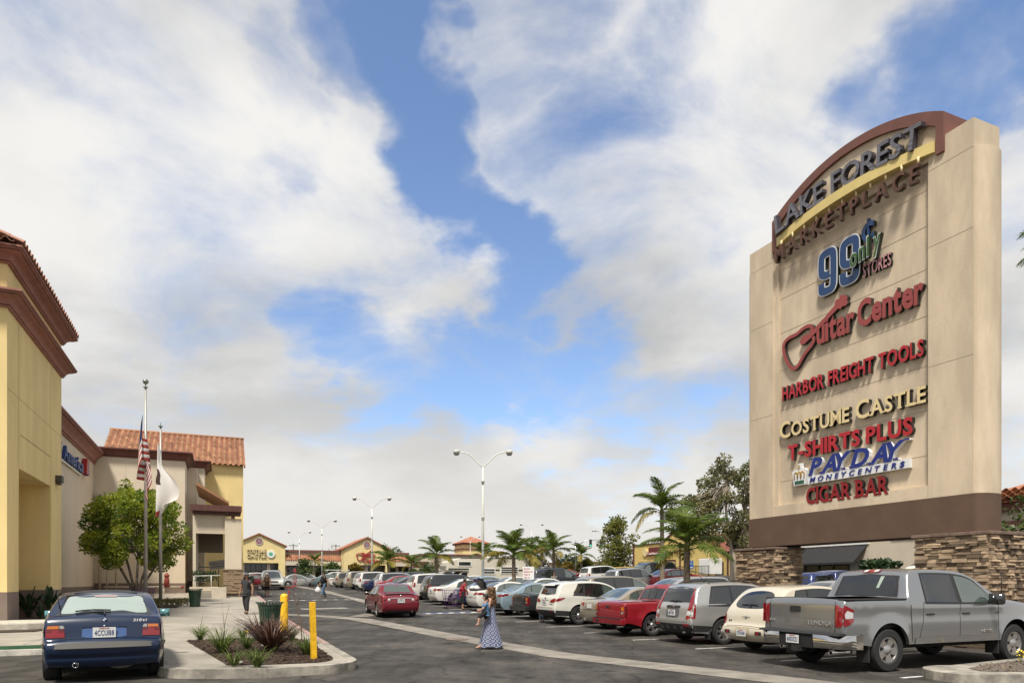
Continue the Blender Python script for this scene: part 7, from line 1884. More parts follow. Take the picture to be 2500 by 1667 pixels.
for i, (px, d, h, w, m_, lab) in enumerate([
    (738, 86, 3.3, 1.35, M_MIDT, 'small tree on the far red kerbed island'), (812, 118, 3.6, 1.5, M_MIDT, 'small tree before the far beige shop row'),
    (871, 120, 3.4, 1.3, M_AUT, 'small yellow green tree before the guitar shop'), (1041, 88, 2.6, 1.5, M_MIDT, 'rounded bush below the palm by the beige shops'), (1010, 92, 2.0, .9, M_MIDT, 'small dark bush before the beige shops'),
    (935, 185, 10.2, 3.6, M_MIDT, 'green tree behind the roof of the guitar shop'), (962, 170, 8.6, 2.8, M_MIDT, 'lighter tree at the right of the guitar shop roof'), (975, 200, 6.0, 2.5, M_DARKT, 'dark tree low behind the shop row'),
    (1310, 120, 4.6, 2.6, M_DARKT, 'dark conifer like tree behind the yellowing palm'), (1388, 135, 5.6, 2.6, M_DARKT, 'dark pine like tree left of the traffic signal'), (1384, 112, 3.0, 1.6, M_AUT, 'golden bush below the dark pine'),
    (1355, 118, 2.6, 1.6, M_AUT, 'golden shrub beside the golden bush'), (1430, 100, 2.9, 1.1, M_SYC, 'small tree before the tan shop'), (1482, 92, 3.0, 1.6, M_SYC, 'bushy tree beside the street lamp'), (700, 180, 6.6, 2.0, M_DARKT, 'dark treetop behind the far shop parapet'), (785, 190, 7.2, 2.2, M_DARKT, 'second dark treetop behind the far shop parapet'),
    (1560, 96, 2.4, 1.2, M_DARKT, 'low dark bush at the left end of the restaurant'), (2520, 30, 4.6, 1.6, M_MIDT, 'green tree peeping out right of the right stone pier'), (1220, 150, 3.4, 2.4, M_DARKT, 'dark treetops behind the camper')]):
    rr = random.Random(40+i)
    tree('small_tree' if h < 5 else 'background_tree', lab, gpx(px, d), blob(rr, 22 if h < 5 else 34, w, w, h*0.32, h*0.92, w*.28, w*.45), [[(0, 0, -.2, .09), (0.05, 0, h*.4, .06), (0, 0, h*.7, .03)]], m_, M_BARK, 0.20 if d < 100 else 0.34, 1500 if d < 130 else 2000, 60+i, 'trees around the car park')
# bare tree
bt = thing('bare_tree', 'bare grey tree behind the far shop row', 'tree', gpx(822, 185), 0); b = MB(); rr = random.Random(77)
pts = limb(b, (0, 0, 0), (0.3, 0, 6.5), .22, .12, rr, .1)
for i in range(26):
    p = Vector(pts[-1])*rr.uniform(.7, 1.0); a = rr.uniform(0, 6.28); q = limb(b, p, p+Vector((math.cos(a)*2.6, math.sin(a)*2.6, rr.uniform(1.2, 4.4))), .07, .02, rr, .25, 4, 4)
    for _ in range(3): limb(b, q[3], Vector(q[3])+Vector((rr.uniform(-1, 1), rr.uniform(-1, 1), rr.uniform(.3, 1.4))), .035, .012, rr, .2, 3, 3)
b.build('trunk', mat('bare bark', (.16, .13, .12), .9), bt, True)
# ---- hedge and ground cover
def hedge(name, label, pos, rot, sx, sy, h, m_, n, size, cat='hedge'):
    r = thing(name, label, cat, pos, rot); rr = random.Random(int(sx*10)); b = MB()
    for _ in range(n):
        p = Vector((rr.uniform(-sx, sx), rr.uniform(-sy, sy), h*rr.uniform(.05, 1)**.6)); t = Vector((rr.gauss(0, 1), rr.gauss(0, 1), rr.uniform(0, 1.6))).normalized(); u = t.cross(Vector((rr.gauss(0, 1), rr.gauss(0, 1), rr.gauss(0, 1)))).normalized(); s = size*rr.uniform(.6, 1.3)
        b.add([p, p+t*s*.5+u*s*.35, p+t*s, p+t*s*.5-u*s*.35], [(0, 1, 2, 3)])
    b.build('foliage', m_, r); b = MB()
    for i in range(6): b.tube([(sx*(i/2.5-1), 0, -.02), (sx*(i/2.5-1)+.05, 0.02, h*.6)], .012, 5)
    b.build('stem', M_BARK, r, True); return r
hedge('ground_cover', 'dry olive ground cover around the flagpole bases', gab(37.6, -4.4, .16), TH, 2.9, 1.5, .30, M_DRYH, 2600, .13, 'ground cover')
sheet('soil_bed', [(36.0, -1.9), (39.5, -1.7), (39.5, -7.4), (36.0, -7.4)], 0.156, M_MULCH, 0.8, kind='structure')
hedge('entrance_hedge', 'dark green hedge in the planter of the market entrance', gab(47.15, -.9, 1.0), TH, .7, .22, .75, M_BIRD, 500, .12)
hedge('entrance_hedge', 'small dark bush beside the stone column of the market entrance', gab(48.6, 1.75, .3), TH, .3, .5, 1.1, M_BIRD, 420, .14)
hedge('boundary_hedge', 'clipped dark hedge before the tan shop', gpx(1450, 118), TH, 3.2, .6, 1.3, M_DARKT, 900, .2)
hedge('pier_shrub', 'spiky green shrub top left of the right stone pier', gpx(2150, 36), TH, .8, .5, 1.75, M_BIRD, 700, .35, 'shrub')
# ---- strap leaved clumps in the planting bed
def blades(rr, n, L0, L1, w, spread, droop):
    b = MB()
    for i in range(n):
        a = rr.uniform(0, 6.283); sp = spread*math.sqrt(rr.random()); L_ = rr.uniform(L0, L1); dr = droop*rr.uniform(.5, 1.4)
        dirh = Vector((math.cos(a), math.sin(a), 0)); sd_ = Vector((-math.sin(a), math.cos(a), 0)); base = dirh*rr.uniform(0, .05)
        pts = []
        for k in range(5):
            t = k/4; pts.append(base+dirh*(L_*(sp*t+0.25*dr*t*t))+Vector((0, 0, L_*(t-dr*0.55*t*t*t))))
        vs = []
        for k, p in enumerate(pts):
            ww = w*(1-0.15*k if k < 4 else 0.12); vs += [p-sd_*ww, p+sd_*ww]
        b.add(vs, [(2*k, 2*k+1, 2*k+3, 2*k+2) for k in range(4)])
    return b
def gp(px, py, dz=0.17):
    """bed position from a picture position"""
    for d in np.arange(9, 60, 0.05):
        p = gpx(px, d)
        if HY+(CAMZ-p.z-dz)*F/d <= py: return gpx(px, d, dz)
for i, (px, py, n, l0, l1, lab) in enumerate([(490, 1562, 75, .28, .52, 'green strap leaved clump at the back left corner of the bed'), (543, 1594, 80, .35, .75, 'tall green strap leaved clump with seed stalks in the bed'),
        (571, 1624, 45, .25, .45, 'thin green clump near the front kerb of the bed'), (628, 1627, 85, .25, .5, 'bright green clump at the middle front of the bed'), (748, 1598, 80, .3, .55, 'green clump at the right side of the bed by the yellow post'),
        (603, 1584, 55, .3, .5, 'green clump with yellow flower in the middle of the bed'), (594, 1556, 40, .25, .42, 'small green clump behind the flower'), (712, 1562, 55, .28, .48, 'green clump behind the bronze flax by the bin')]):
    rr = random.Random(90+i); r = thing('grass_clump', lab, 'plant', gp(px, py), rr.uniform(0, 6), 'clumps in the planting bed')
    blades(rr, int(n*1.5), l0*1.05, l1*1.12, .0085, .72, .9).build('leaves', M_GRASS, r)
    if i in (1, 0, 4):
        b = MB(); b.tube([(0, 0, 0), (.05, .03, l1*.8), (.13, .05, l1*1.25)], [.006, .005, .003], 5); b.build('seed_stalk', M_GRASS, r, True)
    if i == 5:
        b = MB()
        for k in range(7): a = k*.9; b.add([(-.06, -.05, .34), (-.06+.05*math.cos(a), -.05+.05*math.sin(a), .36), (-.06+.065*math.cos(a+.4), -.05+.065*math.sin(a+.4), .40), (-.06+.04*math.cos(a+.8), -.05+.04*math.sin(a+.8), .37)], [(0, 1, 2, 3)])
        b.build('flower', mat('yellow petal', (.75, .52, .02), .6), r)
        b = MB(); b.tube([(0, 0, 0), (-.06, -.05, .35)], .005, 5); b.build('flower_stem', M_GRASS, r, True)
for i, (px, py, n, l0, l1, lab) in enumerate([(664, 1590, 260, .5, 1.02, 'large bronze flax clump in front of the green bin'), (638, 1563, 170, .45, .9, 'bronze flax clump behind the larger one')]):
    rr = random.Random(120+i); r = thing('flax_clump', lab, 'plant', gp(px, py), rr.uniform(0, 6), 'bronze flax in the planting bed'); blades(rr, n, l0, l1, .013, 1.15, .6).build('leaves', M_FLAX, r)
yc = thing('yucca_stalk', 'thin reddish flower stalk rising beside the large yellow bollard', 'plant', gp(738, 1575), 0); b = MB()
b.tube([(0, 0, 0), (-.03, 0, .5), (-.16, 0, 1.0), (-.20, 0, 1.32), (-.17, 0, 1.75)], [.012, .011, .009, .007, .004], 6); b.tube([(-.13, 0, .92), (-.03, 0, 1.12), (.03, 0, 1.3)], [.008, .006, .004], 5); b.tube([(-.18, 0, 1.1), (-.30, 0, 1.25), (-.33, 0, 1.3)], [.007, .005, .003], 5)
b.build('stem', mat('stalk brown', (.16, .09, .06), .8), yc, True)
b = MB(); rr = random.Random(2)
for _ in range(70):
    t = rr.random(); p = Vector((-.17+rr.gauss(0, .03), rr.gauss(0, .025), 1.1+.65*t)) if t > .3 else Vector((-.31+rr.gauss(0, .035), rr.gauss(0, .03), 1.22+rr.uniform(-.2, .1))); b.sphere(p, .012, 5, 4, (1, 1, 1.5))
b.build('buds', mat('red bud', (.30, .04, .06), .6), yc)
# ---- broad leaved plants in the side bed
for i, (px, d, n, lab) in enumerate([(72, 25.5, 17, 'broad leaved bird of paradise plant in the recess of the yellow block'), (122, 25.5, 14, 'broad leaved plant in the side bed behind the blue hatchback'), (96, 27.5, 12, 'smaller broad leaved plant between the two larger ones'), (100, 22.5, 8, 'low green plant at the edge of the side bed')]):
    rr = random.Random(150+i); p = gpx(px, d, .17); r = thing('broad_leaf_plant', lab, 'plant', p, rr.uniform(0, 6), 'plants in the side bed')
    for k in range(n):
        a = rr.uniform(0, 6.283); el = rr.uniform(.95, 1.45); h = rr.uniform(.55, 1.15)*(.55 if i == 3 else 1); b = MB()
        dh = Vector((math.cos(a)*math.cos(el), math.sin(a)*math.cos(el), math.sin(el))); sdv = Vector((-math.sin(a), math.cos(a), 0)); q = dh*h*.55; nn = dh.cross(sdv)
        b.tube([(0, 0, 0), q*.5, q], [.014, .011, .008], 5)
        prev = []
        for t, w in ((0, .01), (.2, .08), (.5, .10), (.8, .065), (1, .004)): c = q+dh*h*.62*t+Vector((0, 0, -.10*t*t)); prev.append([c-sdv*w+nn*.02, c, c+sdv*w+nn*.02])
        b.grid(prev); b.build('leaf', M_BIRD, r)
# ================================================================ STREET FURNITURE
M_BINGR = mat('dark green enamel', (0.018, 0.048, 0.026), 0.4, var=0.15, vscale=8, coat=0.3)
M_BOLY = mat('yellow bollard paint', (0.80, 0.45, 0.012), 0.5, var=0.22, vscale=9, stain=0.45)
def bin_(label, pos, k=1.0):
    r = thing('litter_bin', label, 'bin', pos, 0.2, 'slatted green litter bins')
    b = MB(); b.lathe([(.22, .0), (.25, .0), (.25, .05), (.22, .05)], 24); b.build('base_ring', M_BINGR, r, True, 40)
    b = MB(); b.lathe([(.20, .03), (.27, .80), (.265, .80), (.19, .05)], 20); b.build('liner', mat('bin liner black', (.01, .012, .01), .7), r, True, 40)
    b = MB(); b.lathe([(.285, .72), (.30, .72), (.30, .755), (.285, .755)], 24, cap=False); b.build('hoop', M_BINGR, r, True, 40)
    q = MB()
    prof = [(.232, .03), (.258, .35), (.288, .70), (.315, .82), (.385, .885)]
    w = .024
    rows = [[(x, -w, z), (x, w, z)] for x, z in prof]; back = [[(x-.012, w, z+.002), (x-.012, -w, z+.002)] for x, z in prof]
    q.grid([[a[0], a[1], c[0], c[1], a[0]] for a, c in zip(rows, back)]); me = q.mesh('slat', M_BINGR)
    for i in range(26): put('slat', me, r).rotation_euler = (0, 0, 2*math.pi*i/26)
    r.scale = (k, k, k)
bin_('dark green slatted litter bin near the planting bed beside the big yellow bollard', gab(20.3, 1.28, .15), 1.02)
bin_('dark green slatted litter bin further back before the market steps', gpx(476, 33.5, .155), 1.0)
b = MB(); b.lathe([(.115, -.1), (.115, 1.02), (.105, 1.07), (.07, 1.11), (.001, 1.125)], 20); b.build('bollard', M_BOLY, None, True, 40, loc=gab(21.7, 1.78, .15), label='thick round yellow bollard beside the green litter bin', cat='bollard')
b = MB(); b.box(-.048, .048, -.048, .048, -.1, 1.08); o = put('marker_post', bevel(b.mesh('marker_post', M_BOLY), .006), None, gab(13.25, 1.62, .165), TH+.2, 'slim square yellow post standing in the mulch bed', 'post'); o.rotation_euler = (0, -.03, TH+.2)
# ---- lamp posts
M_LPOST = mat('white lamp post', (0.66, 0.64, 0.58), 0.5, var=0.08, vscale=3); M_LLENS = mat('lamp bowl', (0.28, 0.27, 0.25), 0.3)
def lamp(label, pos, h, arm, r=.085, rot=TH*0+R(2)):
    o = thing('lamp_post', label, 'lamp post', pos, rot, 'twin arm lamp posts of the car park')
    b = MB(); b.lathe([(.26, -.2), (.26, .7), (.24, .74), (.0001, .74)], 14, cap=False); b.build('footing', M_CONC, o, True, 40)
    b = MB(); b.tube([(0, 0, .5), (0, 0, h*.62), (0, 0, h)], [r, r*.78, r*.55], 12); b.build('pole', M_LPOST, o, True)
    for z in (h*.60, h*.88):
        b = MB(); b.lathe([(r*.6, z-.08), (r*1.35, z-.08), (r*1.35, z-.05), (r*.75, z-.05), (r*.75, z+.05), (r*1.35, z+.05), (r*1.35, z+.08), (r*.6, z+.08)], 12, cap=False); b.build('bracket', mat('grey bracket', (.32, .31, .29), .5), o, True, 40)
    for s in (1, -1):
        k = arm; b = MB(); pts = [(0, 0, h-.05), (s*k*.25, 0, h+k*.22), (s*k*.45, 0, h+k*.42), (s*k*.62, 0, h+k*.52), (s*k*.85, 0, h+k*.555)]
        b.tube(chaikin(pts, 1), .042, 8); b.build('arm', M_LPOST, o, True)
        x = s*k; z = h+k*.55; b = MB(); b.lathe([(.001, z+.17), (.14, z+.165), (.24, z+.10), (.25, z-.03), (.23, z-.05)], 14, 'z', (x, 0, 0), cap=False); hd = b.build('lamp_head', M_LPOST, o, True, 50)
        b = MB(); b.lathe([(.22, z-.045), (.20, z-.16), (.14, z-.22), (.001, z-.23)], 14, 'z', (x, 0, 0), cap=False); b.build('lamp_bowl', M_LLENS, o, True)
lamp('tall white twin arm lamp post at the centre of the picture', gpx(1179, 50), 9.45, 1.93, .11)
lamp('second white twin arm lamp post before the guitar shop', gpx(908, 79), 9.1, 2.0, .11)
lamp('third white twin arm lamp post before the far shop row', gpx(786, 103), 8.5, 2.0, .1)
lamp('smallest white twin arm lamp post left of the far shop row', gpx(731, 130), 8.6, 2.0, .1)
lamp('far twin arm lamp post behind the palms right of centre', gpx(1298, 128), 9.9, 2.0, .1)
lamp('far twin arm lamp post in front of the tower roof', gpx(1148, 150), 9.0, 2.0, .1)
# ---- flagpoles and flags
M_ALU = mat('flagpole aluminium', (0.42, 0.40, 0.36), 0.45, metal=0.4, var=0.12, vscale=3)
def flagpole(label, pos, h, ball, r=.085):
    o = thing('flagpole', label, 'flagpole', pos, 0, 'flagpoles before the market')
    b = MB(); b.tube([(0, 0, -.1), (0, 0, h*.6), (0, 0, h)], [r, r*.8, r*.5], 12); b.build('pole', M_ALU, o, True)
    b = MB(); b.lathe([(r*1.6, 0), (r*1.6, .06), (r, .1)], 14); b.build('collar', M_ALU, o, True, 40)
    b = MB(); b.lathe([(.03, h), (.12, h+.06), (.03, h+.09), (.02, h+.2)], 10)
    if ball: b.sphere((0, 0, h+.32), .13, 12, 8)
    else: b.tube([(0, 0, h+.05), (0, 0, h+.28)], [.03, .005], 6)
    b.build('finial', mat('weathered finial', (.10, .16, .13), .5) if not ball else mat('verdigris ball', (.24, .28, .24), .4, metal=.5), o, True)
    return o
pA, pB = gpx(355.5, 31.5, .15), gpx(392, 33.5, .155)
flagpole('taller flagpole with a ball finial carrying the striped flag', pA, 10.15, True)
flagpole('shorter flagpole carrying the white flag', pB, 8.75, False, .08)
M_FR = mat('flag red', (.36, .045, .035), .8); M_FW = mat('flag white', (.72, .69, .65), .8); M_FB = mat('flag blue', (.015, .025, .09), .8); M_FBR = mat('flag brown', (.05, .022, .015), .8)
def flag_us():
    b = MB(); n, m_ = 14, 27
    def P(u, v):  # u along the fly 0..1, v down the hoist 0..1 ; hangs limp
        fold = .18*math.sin(u*9+v*1.5)*(0.3+.7*u); zz = -v*2.0-u*(1.5-.2*v)*1.0+.0
        xx = (u**.8)*.42*(1 if v < .5 else .8)*math.cos(u*6+v*2)*.9+.08*u
        return (xx, .12*math.sin(u*7+v*3), zz+.06*fold)
    return P
fl = thing('striped_flag', 'limp red white and blue flag hanging from the taller flagpole', 'flag', (pA.x, pA.y-.1, 0), 0); fl.scale = (.8, 1, 1)
ztop = 9.4
def strip_mesh(nm, m, u0, u1, v0, v1, y=0.0):
    b = MB(); nu, nv = 16, 4; rows = []
    for i in range(nu+1):
        u = lerp(u0, u1, i/nu); row = []
        for j in range(nv+1):
            v = lerp(v0, v1, j/nv)
            # cloth gathered beside the pole: the fly folds back and forth while it falls
            x = .10+.36*abs(math.sin(2.2*math.pi*u/2+.25))*(.35+.65*v) if u > .45 else -.05-.42*math.sin(math.pi*u/.9)*(.25+.75*v)
            z = ztop-2.15*v-2.6*u*(1-.25*v)
            row.append((x+.02*math.sin(9*u), -.06-.10*math.sin(7*u+1.5*v)+y, z))
        rows.append(row)
    b.grid(rows); return b.build(nm, m, fl, True)
for k in range(13): strip_mesh('stripe', M_FR if k % 2 == 0 else M_FW, (.42 if k < 7 else .0), 1.0, k/13, (k+1)/13)
strip_mesh('canton', M_FB, 0, .42, 0, 7/13)
f2 = thing('white_flag', 'limp white flag with a dark emblem hanging from the shorter flagpole', 'flag', (pB.x, pB.y-.1, 0), 0)
def cloth(nm, m, P, nu=14, nv=14, par=None):
    b = MB(); b.grid([[P(i/nu, j/nv) for j in range(nv+1)] for i in range(nu+1)]); return b.build(nm, m, par or f2, True)
ft = 8.55
def P2(u, v):   # v down, u across; narrow at the top, bellied below
    w = .10+.30*v+ (1.0*math.sin(math.pi*min(1, max(0, (v-.25)/.75)))**1.2)*.85
    x = -.07+u*w*(1-.1*v); z = ft-3.75*v-.35*u*(1-v)+.9*u*max(0, v-.72)*2.4
    return (x, -.05-.13*math.sin(5*u+2*v)*(.4+v), z)
cloth('cloth', M_FW, P2, 18, 22)
cloth('emblem', M_FBR, lambda u, v: (P2(u*.22+.0, .36+.20*v)[0]+.03*math.sin(6*v), P2(u*.22, .36+.2*v)[1]-.02, P2(u*.22, .36+.20*v)[2]), 6, 8)
cloth('red_stripe', M_FR, lambda u, v: (P2(u*.25, .93+.07*v)[0], P2(u*.25, .93+.07*v)[1]-.015, P2(u*.25, .93+.07*v)[2]), 6, 3)
# ---- camper
M_RV = mat('camper cream', (0.60, 0.55, 0.44), 0.5, var=0.05, vscale=1); M_RVG = mat('camper dark green', (.03, .045, .035), .5)
rv = thing('camper_van', 'cream motorhome with cab bunk and louvred windows behind the parked cars', 'camper', gab(56, 21.6), TH)
def rb(nm, m, *q):
    b = MB()
    for x0, x1, y0, y1, z0, z1 in q: b.box(x0, x1, y0, y1, z0, z1)
    return b.build(nm, m, rv)
b = MB(); b.prism_y([(-1.74, .45), (3.65, .45), (3.72, 2.82), (-2.6, 2.80), (-3.65, 2.45), (-3.7, 1.72), (-1.74, 1.65)], 0, 2.3); put('house_body', bevel(b.mesh('house_body', M_RV), .05), rv)
b = MB(); b.prism_y([(-1.73, .40), (-1.73, 1.64), (-2.35, 1.62), (-2.95, 1.05), (-3.9, .95), (-4.1, .75), (-4.1, .42)], .1, 2.2); put('cab', bevel(b.mesh('cab', M_RV), .04), rv)
b = MB(); b.add([(-1.85, .094, 1.08), (-1.85, .094, 1.56), (-2.3, .094, 1.55), (-2.72, .094, 1.08)], [(0, 1, 2, 3)]); b.build('cab_window', M_CGT, rv)
b = MB(); b.add([(-2.40, .2, 1.60), (-2.40, 2.1, 1.60), (-2.98, 2.1, 1.07), (-2.98, .2, 1.07)], [(0, 1, 2, 3)]); b.v = [(v[0]-.01, v[1], v[2]+.02) for v in b.v]; b.build('windscreen', M_CGT, rv)
rb('stripe', M_RVG, (-3.6, -1.75, -.012, -.003, 1.78, 1.92), (.75, 1.15, -.012, -.003, 1.72, 1.86), (2.95, 3.66, -.012, -.003, 1.72, 1.86))
for (x0, x1, z0, z1, lv) in ((-2.75, -1.5, 2.1, 2.55, 1), (-.55, .72, 1.42, 1.95, 2), (1.22, 2.95, 1.45, 2.12, 3)):
    w = rb('window', M_WHITEP, (x0, x1, -.04, -.004, z0, z1)); b = MB(); b.box(x0+.08, x1-.08, -.046, -.041, z0+.07, z1-.07); b.build('pane', M_CGT, w)
    for k in range(1, lv): b = MB(); z = lerp(z0+.07, z1-.07, k/lv); b.box(x0+.08, x1-.08, -.07, -.047, z-.02, z+.02); b.build('louvre', M_WHITEP, w)
rb('roof_vent', M_WHITEP, (.2, 1.0, .7, 1.5, 2.83, 3.05)); rb('roof_rack', M_IRON, (1.2, 3.2, .4, 1.9, 2.86, 2.92)); rb('roof_line', M_IRON, (-2.5, 3.7, -.004, .02, 2.78, 2.83))
for xw in (-3.1, 2.0):
    for yw in (.25, 2.05):
        w = bpy.data.objects.new('wheel', None); COL.objects.link(w); w.parent = rv; w.location = (xw, yw, .36)
        if yw > 1: w.rotation_euler = (0, 0, math.pi)
        t_, r_ = wheel_meshes(.36, .215, 5, 'plain'); put('tyre', t_, w); put('rim', r_, w)
for k in range(6): rb('front_louvre', M_RIM, (-3.78, -3.66, .3+k*.3, .42+k*.3, 1.80, 2.15))
# ---- signs and signals
s_ = thing('access_sign', 'blue wheelchair parking sign on a thin post by the restaurant', 'sign', gpx(1688, 62), -.1); b = MB(); b.tube([(0, 0, 0), (0, 0, 1.65)], .025, 6); b.build('post', M_RIM, s_, True)
b = MB(); b.box(-.17, .17, -.05, -.03, .95, 1.65); b.build('panel', mat('access blue', (.02, .10, .36), .5), s_); lettering(s_, '$', -.07, 2.13, .14, .2, .01, M_WHITEP, M_WHITEP, y=-.06) if False else None
b = MB(); b.sphere((-.02, -.056, 1.56), .028, 8, 6, (1, .2, 1)); b.tube([(-.02, -.056, 1.53), (-.01, -.056, 1.43), (.06, -.056, 1.43), (.09, -.056, 1.35)], .014, 5); b.tube([(-.05+.075*math.cos(t), -.056, 1.38+.075*math.sin(t)) for t in np.linspace(1.9, 6.0, 10)], .011, 5); b.box(-.1, .1, -.056, -.051, 1.04, 1.10); b.build('wheelchair_symbol', M_WHITEP, s_)
s_ = thing('cart_sign', 'white cart return sign with red lettering on a post behind the ice blue saloon', 'sign', gpx(1290, 40), 0); b = MB(); b.tube([(0, 0, 0), (0, 0, 2.25)], .03, 6); b.build('post', M_RIM, s_, True)
b = MB(); b.box(-.33, .33, -.05, -.03, 1.45, 2.2); b.build('panel', M_WHITEP, s_)
for k, tx in enumerate(('Return', 'Shopping Cart', 'Here', 'Thank You')): lettering(s_, tx, -.27, 2.03-.17*k, .54 if k == 1 else .36, .11, .006, M_PRED, M_PRED, y=-.055, bold=.02)
s_ = thing('traffic_signal', 'traffic signal mast with a green light at the street', 'traffic signal', gpx(1405, 105), 0); b = MB(); b.tube([(0, 0, 0), (0, 0, 6.2)], [.12, .09], 8); b.tube([(0, 0, 5.3), (1.6, 0, 6.2), (4.6, 0, 6.4)], [.08, .06, .04], 8); b.build('mast', M_RIM, s_, True)
for x in (2.3, 3.9):
    b = MB(); b.box(x-.2, x+.2, -.25, -.05, 5.2, 6.35); hd = b.build('signal_head', M_IRON, s_); b = MB(); b.sphere((x, -.26, 5.42), .12, 10, 8, (1, .3, 1)); b.build('green_lens', mat('green light', (.02, .4, .25), .4, emit=(.05, .9, .5), estr=1.2), s_, True)
s_ = thing('street_lamp', 'curved cobra head street lamp beside the sycamore', 'street lamp', gpx(1498, 98), 0); b = MB(); b.tube([(0, 0, 0), (0, 0, 5.2), (-.3, 0, 6.0), (-1.2, 0, 6.7), (-2.6, 0, 6.95)], [.1, .08, .06, .05, .04], 8); b.build('pole', M_RIM, s_, True); b = MB(); b.sphere((-2.8, 0, 6.95), .3, 8, 6, (1.2, .6, .35)); b.build('lamp_head', M_RIM, s_, True)
for px, d, h, lab in ((716, 190, 10.6, 'wooden utility pole with crossbar behind the far shop parapet'), (899, 195, 13.0, 'wooden utility pole with crossbar above the guitar shop gable'), (820, 200, 11.0, 'plain wooden utility pole beside the bare tree')):
    s_ = thing('utility_pole', lab, 'utility pole', gpx(px, d), TH); b = MB(); b.tube([(0, 0, 0), (0, 0, h)], [.16, .12], 8); b.build('pole', mat('pole wood', (.07, .05, .04), .9), s_, True)
    b = MB(); b.box(-1.2, 1.2, -.08, .08, h-.6, h-.42); b.build('crossbar', mat('pole wood', (.07, .05, .04), .9), s_)
# ---- boards inside the arcade
s_ = thing('tilted_board', 'tilted white notice board on a stand inside the market arcade', 'notice board', gab(51.5, -.1), TH); b = MB(); b.tube([(0, 0, .3), (0, 0, 2.2)], .03, 6); b.build('post', M_IRON, s_, True); b = MB(); b.box(-.6, .6, -.03, .0, -.3, .3); o = b.build('board', mat('grey board', (.38, .36, .33), .6), s_); o.location = (0, -.05, 2.2); o.rotation_euler = (0, -.14, 0)
for k, tx in enumerate(('Please return', 'shopping carts')): lettering(o, tx, -.5, .06-.2*k, 1.0, .11, .006, M_BLK, M_BLK, y=-.036)
s_ = thing('flower_rack', 'green tiered plant rack inside the market arcade', 'rack', gab(52.5, -1.0), TH)
for z in (.5, 1.0, 1.5, 2.0): b = MB(); b.box(-.4, .4, -.25, .25, z, z+.05); b.build('shelf', mat('rack green', (.04, .14, .08), .6), s_)
for x in (-.38, .38): b = MB(); b.box(x-.02, x+.02, -.02, .02, .2, 2.3); b.build('upright', mat('rack green', (.04, .14, .08), .6), s_)
# ---- shopping carts
def cart(name, label, pos, rot, m, wheels=True, k=1.0):
    r = thing(name, label, 'cart', pos, rot); b = MB()
    F_ = [(-.45, -.22, .52), (.42, -.18, .62), (.42, .18, .62), (-.45, .22, .52)]; T_ = [(-.50, -.27, .98), (.48, -.22, .95), (.48, .22, .95), (-.50, .27, .98)]
    for q in (F_, T_): b.tube(q+[q[0]], .012, 5)
    for a, c in zip(F_, T_): b.tube([a, c], .01, 4)
    for i in range(1, 9):
        t = i/9
        for (p, q) in ((0, 1), (1, 2), (2, 3)):
            lo_ = Vector(F_[p]).lerp(Vector(F_[q]), t); hi_ = Vector(T_[p]).lerp(Vector(T_[q]), t); b.tube([lo_, hi_], .004, 4)
        b.tube([Vector(F_[0]).lerp(Vector(F_[1]), t), Vector(F_[3]).lerp(Vector(F_[2]), t)], .004, 4)
    for t in (.33, .66):
        b.tube([Vector(F_[i]).lerp(Vector(T_[i]), t) for i in range(4)], .005, 4)
    b.build('basket', m, r, True); b = MB()
    for sg in (1, -1): b.tube([(-.62, sg*.25, 1.02), (-.5, sg*.25, .95), (-.42, sg*.24, .35), (-.40, sg*.24, .16), (.45, sg*.2, .16)], .014, 5); b.tube([(-.40, sg*.24, .5), (.3, sg*.2, .2)], .01, 5)
    b.tube([(-.62, -.25, 1.02), (-.62, .25, 1.02)], .017, 6); b.build('frame', m, r, True)
    for x in (-.40, .44):
        for sg in (1, -1): q = MB(); q.lathe([(.06, -.015), (.065, 0), (.06, .015)], 12, 'y', (x, sg*.22, .065)); q.build('wheel', M_TRIM, r, True)
    r.scale = (k, k, k); return r
M_PUR = mat('purple cart', (.10, .03, .13), .4)
cart('shopping_cart', 'purple shopping cart beside the woman loading her car', gp(1105, 1485, 0), R(20), M_PUR)
ck = cart('folding_cart', 'small wire folding cart pulled by the woman in the brown top', gp(634, 1453, .02), R(60), M_IRON, k=.78)
cart('shopping_cart', 'purple and green shopping cart behind the blue hatchback near the tree', gpx(345, 30.5, .15), R(200), M_PUR)
# wheel of yellow flowers at the right edge
r = thing('yellow_shrub', 'yellow flowered sprig at the right edge before the front wheel of the pickup', 'plant', gpx(2492, 13.0, .15), 0); rr = random.Random(5); r.scale = (.6, .6, .6)
b = MB(); leaves(b, rr, (0, 0, .26), .13, 26, .07); b.build('flowers', mat('yellow petal', (.75, .52, .02), .6), r); b = MB()
for i in range(7): b.tube([(0, 0, 0), (rr.uniform(-.15, .15), rr.uniform(-.1, .1), .35)], .005, 4)
b.build('stems', M_GRASS, r)
